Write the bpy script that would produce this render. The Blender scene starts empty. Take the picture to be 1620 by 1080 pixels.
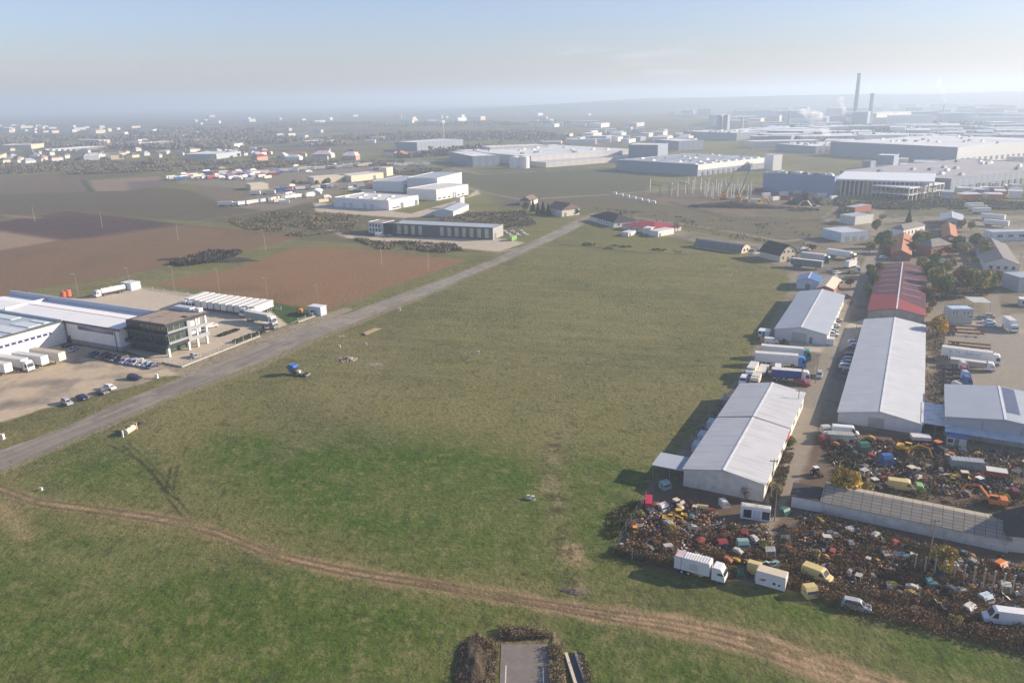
import bpy, bmesh, math, random
import numpy as np
from mathutils import Vector, Matrix
R = math.radians
random.seed(7)
sc = bpy.context.scene
# ---------------------------------------------------------------- camera
CAMH = 80.0; FPX = 1250.0
PITCH = math.atan(385.0 / FPX); ROLL = 0.018
_F = Vector((0, math.cos(PITCH), -math.sin(PITCH)))
_U0 = Vector((0, math.sin(PITCH), math.cos(PITCH)))
_R0 = Vector((1, 0, 0))
_U = _U0 * math.cos(ROLL) + _R0 * math.sin(ROLL)
_R = _R0 * math.cos(ROLL) - _U0 * math.sin(ROLL)
cam_d = bpy.data.cameras.new('camera'); cam = bpy.data.objects.new('camera', cam_d)
sc.collection.objects.link(cam)
m = Matrix((_R, _U, -_F)).transposed().to_4x4(); m.translation = Vector((0, 0, CAMH))
cam.matrix_world = m
cam_d.sensor_width = 36.0; cam_d.lens = FPX / 1620.0 * 36.0
cam_d.clip_start = 1.0; cam_d.clip_end = 60000.0
sc.camera = cam
# ---------------------------------------------------------------- sky, sun, exposure
SUN_EL = R(21.0); SUN_AZ = R(9.0)            # azimuth counted from +X towards +Y
sun_dir = Vector((math.cos(SUN_EL) * math.cos(SUN_AZ), math.cos(SUN_EL) * math.sin(SUN_AZ), math.sin(SUN_EL)))
w = bpy.data.worlds.new('World'); sc.world = w; w.use_nodes = True
nt = w.node_tree; nt.nodes.clear()
out = nt.nodes.new('ShaderNodeOutputWorld'); bg = nt.nodes.new('ShaderNodeBackground')
sky = nt.nodes.new('ShaderNodeTexSky'); sky.sky_type = 'NISHITA'; sky.sun_disc = False
sky.sun_elevation = SUN_EL; sky.sun_rotation = R(90) - SUN_AZ
sky.altitude = 300; sky.air_density = 1.0; sky.dust_density = 0.6; sky.ozone_density = 2.5
bg.inputs['Strength'].default_value = 0.086
# thin pale cloud bank low over the horizon, in the direction domain of the sky
tc = nt.nodes.new('ShaderNodeTexCoord')
mp = nt.nodes.new('ShaderNodeMapping'); mp.inputs['Scale'].default_value = (5.0, 5.0, 34.0)
nz = nt.nodes.new('ShaderNodeTexNoise'); nz.inputs['Scale'].default_value = 1.6; nz.inputs['Detail'].default_value = 7; nz.inputs['Roughness'].default_value = .6
rp = nt.nodes.new('ShaderNodeValToRGB'); rp.color_ramp.elements[0].position = .50; rp.color_ramp.elements[1].position = .74
rp.color_ramp.elements[1].color = (.5, .5, .5, 1)
mixc = nt.nodes.new('ShaderNodeMixRGB'); mixc.inputs[2].default_value = (8.4, 8.0, 8.2, 1)
L = nt.links.new
L(tc.outputs['Generated'], mp.inputs['Vector']); L(mp.outputs[0], nz.inputs['Vector']); L(nz.outputs['Fac'], rp.inputs[0])
sx = nt.nodes.new('ShaderNodeSeparateXYZ'); L(tc.outputs['Generated'], sx.inputs[0])
def mrange(a, b, c, d):
    n = nt.nodes.new('ShaderNodeMapRange'); n.interpolation_type = 'SMOOTHSTEP'
    for i, v in enumerate((a, b, c, d)): n.inputs[i + 1].default_value = v
    return n
def mth(op, a, b):
    n = nt.nodes.new('ShaderNodeMath'); n.operation = op; L(a, n.inputs[0])
    if isinstance(b, (int, float)): n.inputs[1].default_value = b
    else: L(b, n.inputs[1])
    return n.outputs[0]
# clouds only in a low bank between about 2 and 5 degrees, and fine streaks towards the sun
e1 = mrange(.015, .03, 0, 1); e2 = mrange(.045, .065, 1, 0); a1 = mrange(.02, .09, 0, 1); a2 = mrange(.20, .30, 1, 0)
for q in (e1, e2): L(sx.outputs['Z'], q.inputs[0])
for q in (a1, a2): L(sx.outputs['X'], q.inputs[0])
bank = mth('MULTIPLY', mth('MULTIPLY', e1.outputs[0], e2.outputs[0]), mth('MULTIPLY', a1.outputs[0], a2.outputs[0]))
e3 = mrange(.06, .12, 0, 1); a3 = mrange(.15, .45, 0, .45); L(sx.outputs['Z'], e3.inputs[0]); L(sx.outputs['X'], a3.inputs[0])
msk = mth('ADD', bank, mth('MULTIPLY', e3.outputs[0], a3.outputs[0]))
L(mth('MULTIPLY', rp.outputs[0], msk), mixc.inputs[0]); tint = nt.nodes.new('ShaderNodeMixRGB'); tint.blend_type = 'MULTIPLY'; tint.inputs[0].default_value = 1; tint.inputs[2].default_value = (1.04, .945, 1.09, 1)
L(sky.outputs[0], tint.inputs[1]); L(tint.outputs[0], mixc.inputs[1]); dim = nt.nodes.new('ShaderNodeMixRGB'); dim.blend_type = 'MULTIPLY'; dim.inputs[0].default_value = 1; gz = mrange(0.0, .12, .80, 1.03); gx_ = mrange(-.5, .55, 1.03, .88)
L(sx.outputs['Z'], gz.inputs[0]); L(sx.outputs['X'], gx_.inputs[0]); L(mixc.outputs[0], dim.inputs[1]); L(mth('MULTIPLY', gz.outputs[0], gx_.outputs[0]), dim.inputs[2])
L(dim.outputs[0], bg.inputs['Color']); L(bg.outputs[0], out.inputs[0])
sd = bpy.data.lights.new('sun', 'SUN'); sd.energy = 5.0; sd.angle = R(0.6); sd.color = (1.0, .86, .69)
so = bpy.data.objects.new('sun', sd); sc.collection.objects.link(so)
so.rotation_euler = sun_dir.to_track_quat('Z', 'Y').to_euler()
sc.view_settings.view_transform = 'Standard'; sc.view_settings.look = 'None'
sc.view_settings.exposure = 0.80; sc.view_settings.gamma = 1.0
sc.cycles.max_bounces = 6; sc.cycles.diffuse_bounces = 2; sc.cycles.glossy_bounces = 2
sc.cycles.transmission_bounces = 2; sc.cycles.volume_bounces = 2; sc.cycles.transparent_max_bounces = 4
# ---------------------------------------------------------------- ground coordinates from view angles
def G(x, y, z=0.0):
    d = _F * FPX + _R * (x - 810.0) - _U * (y - 540.0)
    t = (z - CAMH) / d.z
    return Vector((d.x * t, d.y * t, z))
def P(v):
    q = Vector(v) - Vector((0, 0, CAMH)); zz = q.dot(_F)
    return (810 + FPX * q.dot(_R) / zz, 540 - FPX * q.dot(_U) / zz)
def Gxy(x, y, z=0.0):
    v = G(x, y, z); return (v.x, v.y)
# ---------------------------------------------------------------- materials
MATS = {}
def lin(c):
    return tuple(((v / 255.) / 12.92 if v <= 10 else (((v / 255.) + .055) / 1.055) ** 2.4) for v in c)
def mat(name, col, rough=.75, metal=0.0, var=.12, vscale=.6, bump=0.0, bscale=4.0, spec=.3, stripes=None, grime=None, gmap=None):
    if name in MATS: return MATS[name]
    m = bpy.data.materials.new(name); MATS[name] = m; m.use_nodes = True
    nt = m.node_tree; b = nt.nodes['Principled BSDF']
    b.inputs['Roughness'].default_value = rough; b.inputs['Metallic'].default_value = metal
    b.inputs['Specular IOR Level'].default_value = spec
    tc = nt.nodes.new('ShaderNodeTexCoord')
    n = nt.nodes.new('ShaderNodeTexNoise'); n.inputs['Scale'].default_value = vscale; n.inputs['Detail'].default_value = 5
    nt.links.new(tc.outputs['Object'], n.inputs['Vector'])
    mr = nt.nodes.new('ShaderNodeMapRange'); mr.inputs[1].default_value = .3; mr.inputs[2].default_value = .7
    mr.inputs[3].default_value = 1 - var; mr.inputs[4].default_value = 1 + var
    nt.links.new(n.outputs['Fac'], mr.inputs[0])
    mul = nt.nodes.new('ShaderNodeMixRGB'); mul.blend_type = 'MULTIPLY'; mul.inputs[0].default_value = 1
    mul.inputs[1].default_value = (*col[:3], 1); nt.links.new(mr.outputs[0], mul.inputs[2])
    last = mul.outputs[0]
    if stripes:                                   # (axis, metres per rib, depth)
        wv = nt.nodes.new('ShaderNodeTexWave'); wv.wave_type = 'BANDS'; wv.bands_direction = stripes[0]
        wv.inputs['Scale'].default_value = 0.314 / stripes[1]; wv.inputs['Distortion'].default_value = 0
        nt.links.new(tc.outputs['Object'], wv.inputs['Vector'])
        m2 = nt.nodes.new('ShaderNodeMapRange'); m2.inputs[3].default_value = 1 - stripes[2]; m2.inputs[4].default_value = 1
        nt.links.new(wv.outputs['Fac'], m2.inputs[0])
        mu = nt.nodes.new('ShaderNodeMixRGB'); mu.blend_type = 'MULTIPLY'; mu.inputs[0].default_value = 1
        nt.links.new(last, mu.inputs[1]); nt.links.new(m2.outputs[0], mu.inputs[2]); last = mu.outputs[0]
    if grime:                                     # (colour, amount, scale)
        g = nt.nodes.new('ShaderNodeTexNoise'); g.inputs['Scale'].default_value = grime[2]; g.inputs['Detail'].default_value = 8; g.inputs['Roughness'].default_value = .65
        if gmap:
            gm_ = nt.nodes.new('ShaderNodeMapping'); gm_.inputs['Scale'].default_value = gmap; nt.links.new(tc.outputs['Object'], gm_.inputs[0]); nt.links.new(gm_.outputs[0], g.inputs['Vector'])
        else: nt.links.new(tc.outputs['Object'], g.inputs['Vector'])
        gr = nt.nodes.new('ShaderNodeMapRange'); gr.inputs[1].default_value = .5; gr.inputs[2].default_value = .68; gr.inputs[3].default_value = 0; gr.inputs[4].default_value = grime[1]
        nt.links.new(g.outputs['Fac'], gr.inputs[0])
        mg = nt.nodes.new('ShaderNodeMixRGB'); mg.inputs[2].default_value = (*grime[0], 1)
        nt.links.new(gr.outputs[0], mg.inputs[0]); nt.links.new(last, mg.inputs[1]); last = mg.outputs[0]
    nt.links.new(last, b.inputs['Base Color'])
    if bump:
        n2 = nt.nodes.new('ShaderNodeTexNoise'); n2.inputs['Scale'].default_value = bscale; n2.inputs['Detail'].default_value = 6
        nt.links.new(tc.outputs['Object'], n2.inputs['Vector'])
        bp = nt.nodes.new('ShaderNodeBump'); bp.inputs['Strength'].default_value = bump; bp.inputs['Distance'].default_value = .4
        nt.links.new(n2.outputs['Fac'], bp.inputs['Height']); nt.links.new(bp.outputs[0], b.inputs['Normal'])
    return m
def attr_mat(name, rough=.95, bump=.5, bscale=1.2, bdist=.5, fine=.35, fscale=3.0):
    if name in MATS: return MATS[name]
    m = bpy.data.materials.new(name); MATS[name] = m; m.use_nodes = True
    nt = m.node_tree; b = nt.nodes['Principled BSDF']
    b.inputs['Roughness'].default_value = rough; b.inputs['Specular IOR Level'].default_value = .12
    at = nt.nodes.new('ShaderNodeAttribute'); at.attribute_name = 'paint'
    tc = nt.nodes.new('ShaderNodeTexCoord')
    n = nt.nodes.new('ShaderNodeTexNoise'); n.inputs['Scale'].default_value = fscale; n.inputs['Detail'].default_value = 6; n.inputs['Roughness'].default_value = .7
    nt.links.new(tc.outputs['Object'], n.inputs['Vector'])
    mr = nt.nodes.new('ShaderNodeMapRange'); mr.inputs[1].default_value = .25; mr.inputs[2].default_value = .75
    mr.inputs[3].default_value = 1 - fine; mr.inputs[4].default_value = 1 + fine
    nt.links.new(n.outputs['Fac'], mr.inputs[0])
    mul = nt.nodes.new('ShaderNodeMixRGB'); mul.blend_type = 'MULTIPLY'; mul.inputs[0].default_value = 1
    nt.links.new(at.outputs['Color'], mul.inputs[1]); nt.links.new(mr.outputs[0], mul.inputs[2])
    nt.links.new(mul.outputs[0], b.inputs['Base Color'])
    n2 = nt.nodes.new('ShaderNodeTexNoise'); n2.inputs['Scale'].default_value = bscale; n2.inputs['Detail'].default_value = 8; n2.inputs['Roughness'].default_value = .65
    nt.links.new(tc.outputs['Object'], n2.inputs['Vector'])
    bp = nt.nodes.new('ShaderNodeBump'); bp.inputs['Strength'].default_value = bump; bp.inputs['Distance'].default_value = bdist
    nt.links.new(n2.outputs['Fac'], bp.inputs['Height']); nt.links.new(bp.outputs[0], b.inputs['Normal'])
    return m
# ---------------------------------------------------------------- object helpers
def link(o, parent=None):
    sc.collection.objects.link(o)
    if parent is not None: o.parent = parent
    return o
def tag(o, label=None, cat=None, group=None, kind=None):
    if label: o['label'] = label
    if cat: o['category'] = cat
    if group: o['group'] = group
    if kind: o['kind'] = kind
    return o
def empty(name, label, cat, loc=(0, 0, 0), rz=0.0, group=None, parent=None):
    o = bpy.data.objects.new(name, None); o.empty_display_size = .5
    link(o, parent); o.location = loc; o.rotation_euler = (0, 0, rz)
    return tag(o, label, cat, group)
class MB:
    """collects boxes, prisms, tubes; several materials; builds ONE mesh object"""
    def __init__(s): s.v = []; s.f = []; s.mi = []; s.mats = []; s.cur = 0
    def m(s, material):
        if material not in s.mats: s.mats.append(material)
        s.cur = s.mats.index(material); return s
    def add(s, verts, faces):
        b = len(s.v); s.v += [tuple(v) for v in verts]
        for f in faces: s.f.append(tuple(i + b for i in f)); s.mi.append(s.cur)
        return s
    def box(s, x0, x1, y0, y1, z0, z1, rz=0, c=(0, 0)):
        vs = [(x, y, z) for z in (z0, z1) for x, y in ((x0, y0), (x1, y0), (x1, y1), (x0, y1))]
        if rz or c != (0, 0):
            cs, sn = math.cos(rz), math.sin(rz)
            vs = [(c[0] + x * cs - y * sn, c[1] + x * sn + y * cs, z) for x, y, z in vs]
        return s.add(vs, [(0, 3, 2, 1), (4, 5, 6, 7), (0, 1, 5, 4), (1, 2, 6, 5), (2, 3, 7, 6), (3, 0, 4, 7)])
    def prism(s, poly, z0, z1):
        n = len(poly)
        vs = [(p[0], p[1], z0) for p in poly] + [(p[0], p[1], z1) for p in poly]
        return s.add(vs, [tuple(range(n))[::-1], tuple(range(n, 2 * n))] + [(i, (i + 1) % n, n + (i + 1) % n, n + i) for i in range(n)])
    def side(s, prof, y0, y1, taper=0.0, tz=None):
        """profile in x,z extruded along y; above tz the sides lean in by taper"""
        n = len(prof)
        def yy(y, z):
            if tz is None or z <= tz: return y
            return y - taper * (z - tz) * (1 if y > (y0 + y1) / 2 else -1)
        vs = [(p[0], yy(y0, p[1]), p[1]) for p in prof] + [(p[0], yy(y1, p[1]), p[1]) for p in prof]
        return s.add(vs, [tuple(range(n)), tuple(range(n, 2 * n))[::-1]] + [(i, n + i, n + (i + 1) % n, (i + 1) % n) for i in range(n)])
    def tube(s, a, b, r0, r1=None, n=6, cap=True):
        a = Vector(a); b = Vector(b); r1 = r0 if r1 is None else r1
        d = (b - a).normalized(); u = d.cross(Vector((0, 0, 1)))
        if u.length < 1e-3: u = Vector((1, 0, 0))
        u.normalize(); w_ = d.cross(u)
        vs = []
        for c, r in ((a, r0), (b, r1)):
            for k in range(n):
                t = 2 * math.pi * k / n; vs.append(c + u * (r * math.cos(t)) + w_ * (r * math.sin(t)))
        fs = [(k, (k + 1) % n, n + (k + 1) % n, n + k) for k in range(n)]
        if cap: fs += [tuple(range(n))[::-1], tuple(range(n, 2 * n))]
        return s.add(vs, fs)
    def mesh(s, name):
        me = bpy.data.meshes.new(name); me.from_pydata(s.v, [], s.f)
        for m_ in s.mats: me.materials.append(m_)
        if len(s.mats) > 1: me.polygons.foreach_set('material_index', s.mi)
        me.update(); return me
    def build(s, name, material=None, parent=None, loc=None, rz=0.0):
        if material is not None and not s.mats: s.mats = [material]
        o = bpy.data.objects.new(name, s.mesh(name)); link(o, parent)
        if loc is not None: o.location = loc; o.rotation_euler = (0, 0, rz)
        return o
def np_mesh(name, verts, faces, mats, colors=None, mi=None):
    me = bpy.data.meshes.new(name)
    nv = len(verts); nf, k = faces.shape
    me.vertices.add(nv); me.vertices.foreach_set('co', np.asarray(verts, np.float32).ravel())
    me.loops.add(nf * k); me.loops.foreach_set('vertex_index', faces.astype(np.int32).ravel())
    me.polygons.add(nf); me.polygons.foreach_set('loop_start', np.arange(0, nf * k, k, dtype=np.int32))
    me.polygons.foreach_set('loop_total', np.full(nf, k, np.int32))
    for m_ in mats: me.materials.append(m_)
    if mi is not None: me.polygons.foreach_set('material_index', mi.astype(np.int32))
    if colors is not None:
        a = me.color_attributes.new('paint', 'FLOAT_COLOR', 'POINT')
        c = np.ones((nv, 4), np.float32); c[:, :3] = colors; a.data.foreach_set('color', c.ravel())
    me.update(); return me
def copy_tree(o, parent=None, **kw):
    c = o.copy(); link(c, parent)
    for ch in list(o.children): copy_tree(ch, c)
    return c
# ---------------------------------------------------------------- numeric noise
def _h(ix, iy, s):
    n = (ix * 374761393 + iy * 668265263 + s * 1442695041) & 0xffffffff
    n = ((n ^ (n >> 13)) * 1274126177) & 0xffffffff
    return ((n ^ (n >> 16)) & 0xffff) / 65535.0
def vnoise(x, y, s):
    ix = np.floor(x).astype(np.int64); iy = np.floor(y).astype(np.int64); fx = x - ix; fy = y - iy
    fx = fx * fx * (3 - 2 * fx); fy = fy * fy * (3 - 2 * fy)
    a = _h(ix, iy, s); b = _h(ix + 1, iy, s); c = _h(ix, iy + 1, s); d = _h(ix + 1, iy + 1, s)
    return (a + (b - a) * fx) * (1 - fy) + (c + (d - c) * fx) * fy
def fbm(x, y, scale, octv=4, s=1):
    r = 0; amp = 1; tot = 0; f = 1.0 / scale
    for k in range(octv):
        r = r + amp * vnoise(x * f + 17.3 * k, y * f - 9.1 * k, s + k); tot += amp; amp *= .55; f *= 2.1
    return r / tot

def ordn(n):
    a = ['first', 'second', 'third', 'fourth', 'fifth', 'sixth', 'seventh', 'eighth', 'ninth', 'tenth', 'eleventh', 'twelfth', 'thirteenth', 'fourteenth', 'fifteenth', 'sixteenth', 'seventeenth', 'eighteenth', 'nineteenth']
    t = {20: 'twenty', 30: 'thirty', 40: 'forty', 50: 'fifty', 60: 'sixty', 70: 'seventy', 80: 'eighty', 90: 'ninety'}
    n += 1
    if n < 20: return a[n - 1]
    if n % 10 == 0: return t[n][:-1] + 'ieth'
    return t[n // 10 * 10] + '-' + a[n % 10 - 1]
def relabel(objs, fmt):
    """give every thing of a set its own label: its place counted from the left"""
    for k, o in enumerate(sorted(objs, key=lambda o: P(o.location)[0])): o['label'] = fmt(o).replace('#', ordn(k))
HAZE = 0.00031
# ---------------------------------------------------------------- haze (one closed box of thin air)
hz = MB().box(-9500, 9500, -600, 15500, -3.0, 150.0).build('haze')
tag(hz, 'thin blue white haze lying over the whole plain', 'haze', kind='stuff')
hm = bpy.data.materials.new('haze_air'); hm.use_nodes = True; hn = hm.node_tree; hn.nodes.clear()
ho = hn.nodes.new('ShaderNodeOutputMaterial'); hv = hn.nodes.new('ShaderNodeVolumePrincipled')
hv.inputs['Color'].default_value = (.72, .85, 1.0, 1); hv.inputs['Density'].default_value = HAZE; hv.inputs['Anisotropy'].default_value = .27
hn.links.new(hv.outputs[0], ho.inputs['Volume']); hz.data.materials.append(hm)
# ---------------------------------------------------------------- ground painting
class Poly:
    def __init__(s, px, feather=.8, rag=.8, rs=5.0):
        s.p = np.array([Gxy(*q) for q in px]); s.fe = feather; s.rag = rag; s.rs = rs
        pad = feather + rag + 2; s.bb = (s.p[:, 0].min() - pad, s.p[:, 0].max() + pad, s.p[:, 1].min() - pad, s.p[:, 1].max() + pad)
    def mask(s, X, Y):
        out = np.zeros(X.shape)
        sel = (X > s.bb[0]) & (X < s.bb[1]) & (Y > s.bb[2]) & (Y < s.bb[3])
        if not sel.any(): return out
        x = X[sel]; y = Y[sel]; ins = np.zeros(x.shape, bool); d2 = np.full(x.shape, 1e18)
        n = len(s.p)
        for i in range(n):
            ax, ay = s.p[i]; bx, by = s.p[(i + 1) % n]
            dx, dy = bx - ax, by - ay; l2 = dx * dx + dy * dy + 1e-9
            t = np.clip(((x - ax) * dx + (y - ay) * dy) / l2, 0, 1)
            d2 = np.minimum(d2, (x - ax - t * dx) ** 2 + (y - ay - t * dy) ** 2)
            c = ((ay > y) != (by > y)) & (x < dx * (y - ay) / (dy if abs(dy) > 1e-12 else 1e-12) + ax)
            ins ^= c
        d = np.sqrt(d2) * np.where(ins, 1, -1)
        if s.rag: d = d + s.rag * 2 * (fbm(x, y, s.rs, 4, 91) - .5)
        out[sel] = np.clip(d / s.fe * .5 + .5, 0, 1)
        return out
class Line:
    """soft stroke along a polyline; widths (full, metres) per point"""
    def __init__(s, px, w, feather=.6, rag=.5, rs=4.0, world=None):
        s.p = np.array([Gxy(*q) for q in px]) if world is None else np.array(world)
        s.w = np.array(w if hasattr(w, '__len__') else [w] * len(s.p)) / 2.; s.fe = feather; s.rag = rag; s.rs = rs
        pad = s.w.max() + feather + rag + 2; s.bb = (s.p[:, 0].min() - pad, s.p[:, 0].max() + pad, s.p[:, 1].min() - pad, s.p[:, 1].max() + pad)
    def dist(s, x, y):
        best = np.full(x.shape, 1e18); wd = np.zeros(x.shape)
        for i in range(len(s.p) - 1):
            ax, ay = s.p[i]; bx, by = s.p[i + 1]; dx, dy = bx - ax, by - ay; l2 = dx * dx + dy * dy + 1e-9
            t = np.clip(((x - ax) * dx + (y - ay) * dy) / l2, 0, 1)
            d = np.hypot(x - ax - t * dx, y - ay - t * dy); k = d < best
            best[k] = d[k]; wd[k] = (s.w[i] + (s.w[i + 1] - s.w[i]) * t)[k]
        return best, wd
    def mask(s, X, Y):
        out = np.zeros(X.shape)
        sel = (X > s.bb[0]) & (X < s.bb[1]) & (Y > s.bb[2]) & (Y < s.bb[3])
        if not sel.any(): return out
        x = X[sel]; y = Y[sel]; d, wd = s.dist(x, y); q = wd - d
        if s.rag: q = q + s.rag * 2 * (fbm(x, y, s.rs, 4, 57) - .5)
        out[sel] = np.clip(q / s.fe * .5 + .5, 0, 1)
        return out
def smooth_px(pts, n=6):
    o = []
    for i in range(len(pts) - 1):
        p0 = pts[max(i - 1, 0)]; p1 = pts[i]; p2 = pts[i + 1]; p3 = pts[min(i + 2, len(pts) - 1)]
        for k in range(n):
            t = k / n
            o.append(tuple(.5 * ((2 * p1[j]) + (-p0[j] + p2[j]) * t + (2 * p0[j] - 5 * p1[j] + 4 * p2[j] - p3[j]) * t * t + (-p0[j] + 3 * p1[j] - 3 * p2[j] + p3[j]) * t ** 3) for j in range(2)))
    o.append(tuple(pts[-1])); return o
# albedos
C_OLIVE = (.168, .160, .056); C_DRY = (.235, .205, .090); C_GREEN = (.064, .118, .012); C_DKGREEN = (.045, .078, .012)
C_DIRT = (.42, .29, .165); C_ROAD = (.245, .215, .175); C_CONC = (.52, .44, .33); C_YARD = (.52, .41, .28); C_PLOUGH = (.195, .125, .068)
C_GRAVEL = (.27, .225, .165); C_SCRAP = (.14, .10, .066)
ROAD_L = [(-60, 731), (0, 712), (60, 692), (115, 671), (185, 638), (240, 616), (297, 594), (345, 572), (405, 547), (480, 519), (555, 494), (630, 467), (705, 441), (790, 407), (860, 374), (900, 354), (914, 347)]
ROAD_R = [(926, 350), (920, 357), (880, 377), (800, 412), (705, 453), (640, 478), (555, 512), (480, 542), (405, 575), (340, 600), (290, 619), (230, 645), (180, 668), (100, 702), (0, 744), (-60, 766)]
road = Poly(ROAD_L + ROAD_R, .5, .5, 3)
TRACK = smooth_px([(-60, 752), (0, 772), (60, 793), (130, 803), (250, 820), (340, 841), (430, 875), (560, 905), (700, 927), (800, 945), (880, 958), (960, 972), (1060, 987), (1150, 1007), (1250, 1036), (1350, 1072), (1420, 1100), (1500, 1140)])
trW = np.interp([p[0] for p in TRACK], [0, 300, 600, 850, 1000, 1200, 1400], [2.0, 2.8, 3.0, 3.4, 4.6, 5.4, 5.8])
verge = Line([((a[0] + b[0]) / 2, (a[1] + b[1]) / 2) for a, b in zip(ROAD_L, ROAD_R[::-1])], 9.5, 1.5, 1.5, 3)
track = Line(TRACK, trW, 1.2, 1.5, 3)
rut1 = Line([(p[0], p[1] - 4 - max(0, (p[0] - 850) * .015)) for p in TRACK], .75, .3, .15, 3)
rut2 = Line([(p[0], p[1] + 5 + max(0, (p[0] - 850) * .02)) for p in TRACK], .75, .3, .15, 3)
rut3 = Line([(p[0], p[1] + 1) for p in TRACK if p[0] > 650], .5, .3, .15, 3)
greens = [(Poly([(330, 690), (560, 685), (800, 700), (870, 740), (905, 850), (860, 900), (700, 885), (520, 850), (420, 805), (300, 745)], 9, 7, 16), .85, C_GREEN),
          (Poly([(90, 700), (200, 690), (275, 720), (250, 790), (60, 770)], 6, 4, 12), .6, C_GREEN),
          (Poly([(-40, 860), (300, 870), (560, 930), (800, 960), (760, 1120), (-40, 1120)], 6, 4, 12), .7, C_GREEN),
          (Poly([(-100, 830), (60, 830), (180, 850), (160, 900), (-100, 930)], 5, 4, 10), .5, C_GREEN),
          (Poly([(880, 975), (1020, 1000), (1300, 1090), (1300, 1130), (880, 1130)], 3, 3, 8), .6, C_GREEN),
          (Poly([(900, 700), (1010, 740), (990, 880), (930, 890), (880, 800)], 4, 3, 10), .65, C_GREEN),
          (Poly([(1180, 935), (1330, 960), (1640, 1040), (1640, 1100), (1400, 1050), (1250, 985)], 3, 3, 8), .65, C_GREEN),
          (Poly([(930, 880), (1080, 905), (1250, 950), (1330, 1000), (1150, 975), (960, 940)], 3, 3, 8), .35, C_GREEN)]
drys = [(Poly([(20, 868), (200, 872), (330, 890), (250, 915), (60, 915)], 5, 5, 8), .6), (Poly([(480, 590), (760, 625), (980, 660), (930, 720), (820, 700), (560, 670), (430, 640)], 9, 8, 14), .6),
        (Poly([(560, 545), (820, 560), (1080, 600), (1060, 650), (820, 610), (600, 585)], 9, 8, 14), .35), (Poly([(520, 760), (760, 740), (860, 860), (700, 850)], 6, 6, 12), .25),
        (Line(smooth_px([(878, 690), (872, 760), (885, 830), (900, 880)]), [5, 4, 4, 5] + [4] * 15, 2, 2, 3), 1.0), (Poly([(0, 745), (60, 735), (330, 600), (420, 590), (300, 690), (100, 740)], 5, 5, 9), .35)]
plough1 = Poly([(-300, 400), (0, 350), (107, 333), (220, 346), (287, 354), (405, 366), (478, 374), (400, 394), (300, 411), (200, 436), (60, 457), (0, 472), (-300, 520)], 1.5, 1, 20)
plough_dk = Poly([(-300, 362), (0, 350), (107, 333), (220, 346), (287, 354), (240, 362), (150, 375), (92, 380), (0, 366), (-300, 390)], 8, 3, 30)
tan1 = Poly([(-300, 385), (0, 366), (92, 380), (0, 396), (-300, 440)], 3, 1, 20)
plough2 = Poly([(472, 390), (600, 397), (738, 412), (690, 430), (610, 456), (515, 491), (430, 477), (330, 460), (243, 449), (350, 430), (405, 413)], 1.0, 1.0, 12)
F_far = [(Poly([(-200, 320), (0, 307), (120, 303), (270, 297), (330, 305), (375, 325), (470, 318), (520, 330), (350, 352), (220, 346), (107, 333), (0, 346), (-200, 380)], 4, 2, 40), (.125, .105, .062), 1),
         (Poly([(143, 285), (252, 279), (268, 291), (200, 302), (150, 303)], 3, 2, 20), (.27, .20, .13), .9),
         (Poly([(200, 288), (262, 284), (268, 292), (205, 301)], 3, 2, 20), (.15, .11, .10), .8),
         (Poly([(0, 280), (130, 280), (140, 303), (0, 308)], 6, 4, 30), (.17, .125, .09), .9),
         (Poly([(300, 300), (375, 292), (395, 310), (450, 325), (365, 330), (330, 312)], 3, 2, 20), (.19, .15, .105), .9),
         (Poly([(285, 268), (420, 262), (640, 262), (660, 285), (560, 300), (430, 335), (375, 328), (400, 300), (280, 290)], 4, 3, 15), (.24, .20, .155), .85),
         (Poly([(690, 275), (1010, 262), (1040, 292), (1010, 310), (860, 310), (760, 300)], 4, 3, 30), (.115, .115, .062), 1),
         (Poly([(760, 300), (1000, 312), (1300, 340), (1340, 340), (1300, 400), (1000, 345), (900, 330), (800, 330)], 5, 3, 30), (.135, .118, .068), 1),
         (Poly([(355, 350), (440, 330), (560, 330), (820, 350), (830, 375), (760, 400), (470, 378)], 4, 3, 20), (.12, .105, .062), .8),
         (Poly([(960, 310), (1100, 300), (1200, 300), (1290, 310), (1330, 330), (1310, 350), (1200, 345), (1100, 330)], 4, 4, 20), (.20, .15, .105), .85),
         (Poly([(1180, 335), (1330, 325), (1345, 320), (1310, 352), (1240, 350)], 3, 3, 20), (.14, .125, .07), .9),
         (Poly([(1340, 330), (1640, 320), (1640, 345), (1480, 345), (1350, 350)], 4, 3, 20), (.12, .115, .06), .9)]
dirtyard = Poly([(-80, 585), (0, 572), (60, 549), (110, 544), (180, 556), (258, 573), (292, 592), (250, 596), (225, 606), (160, 622), (75, 645), (0, 668), (-80, 690)], .8, 1.2, 4)
concyard = Poly([(105, 473), (140, 470), (170, 463), (225, 455), (330, 469), (340, 476), (445, 492), (470, 502), (498, 497), (440, 519), (400, 533), (289, 580), (255, 573), (190, 552), (100, 500)], .4, .2, 3)
greenlot = Poly([(430, 478), (500, 493), (455, 513), (438, 500), (425, 490)], .4, .4, 3)
halfyard = Poly([(545, 372), (800, 378), (830, 384), (790, 398), (545, 376)], .8, .6, 6)
midyard = Poly([(495, 320), (560, 326), (650, 338), (760, 307), (755, 300), (700, 340), (640, 345), (500, 335)], 1, .8, 6)
indus = Poly([(975, 872), (1040, 755), (1095, 690), (1150, 622), (1200, 542), (1250, 458), (1245, 425), (1180, 402), (1090, 380), (990, 360), (1000, 352), (1130, 375), (1250, 392), (1300, 372), (1330, 345), (1640, 340), (1800, 700), (1900, 1060), (1640, 1032), (1430, 975), (1240, 930), (1070, 905)], 1.0, 1.0, 4)
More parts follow.
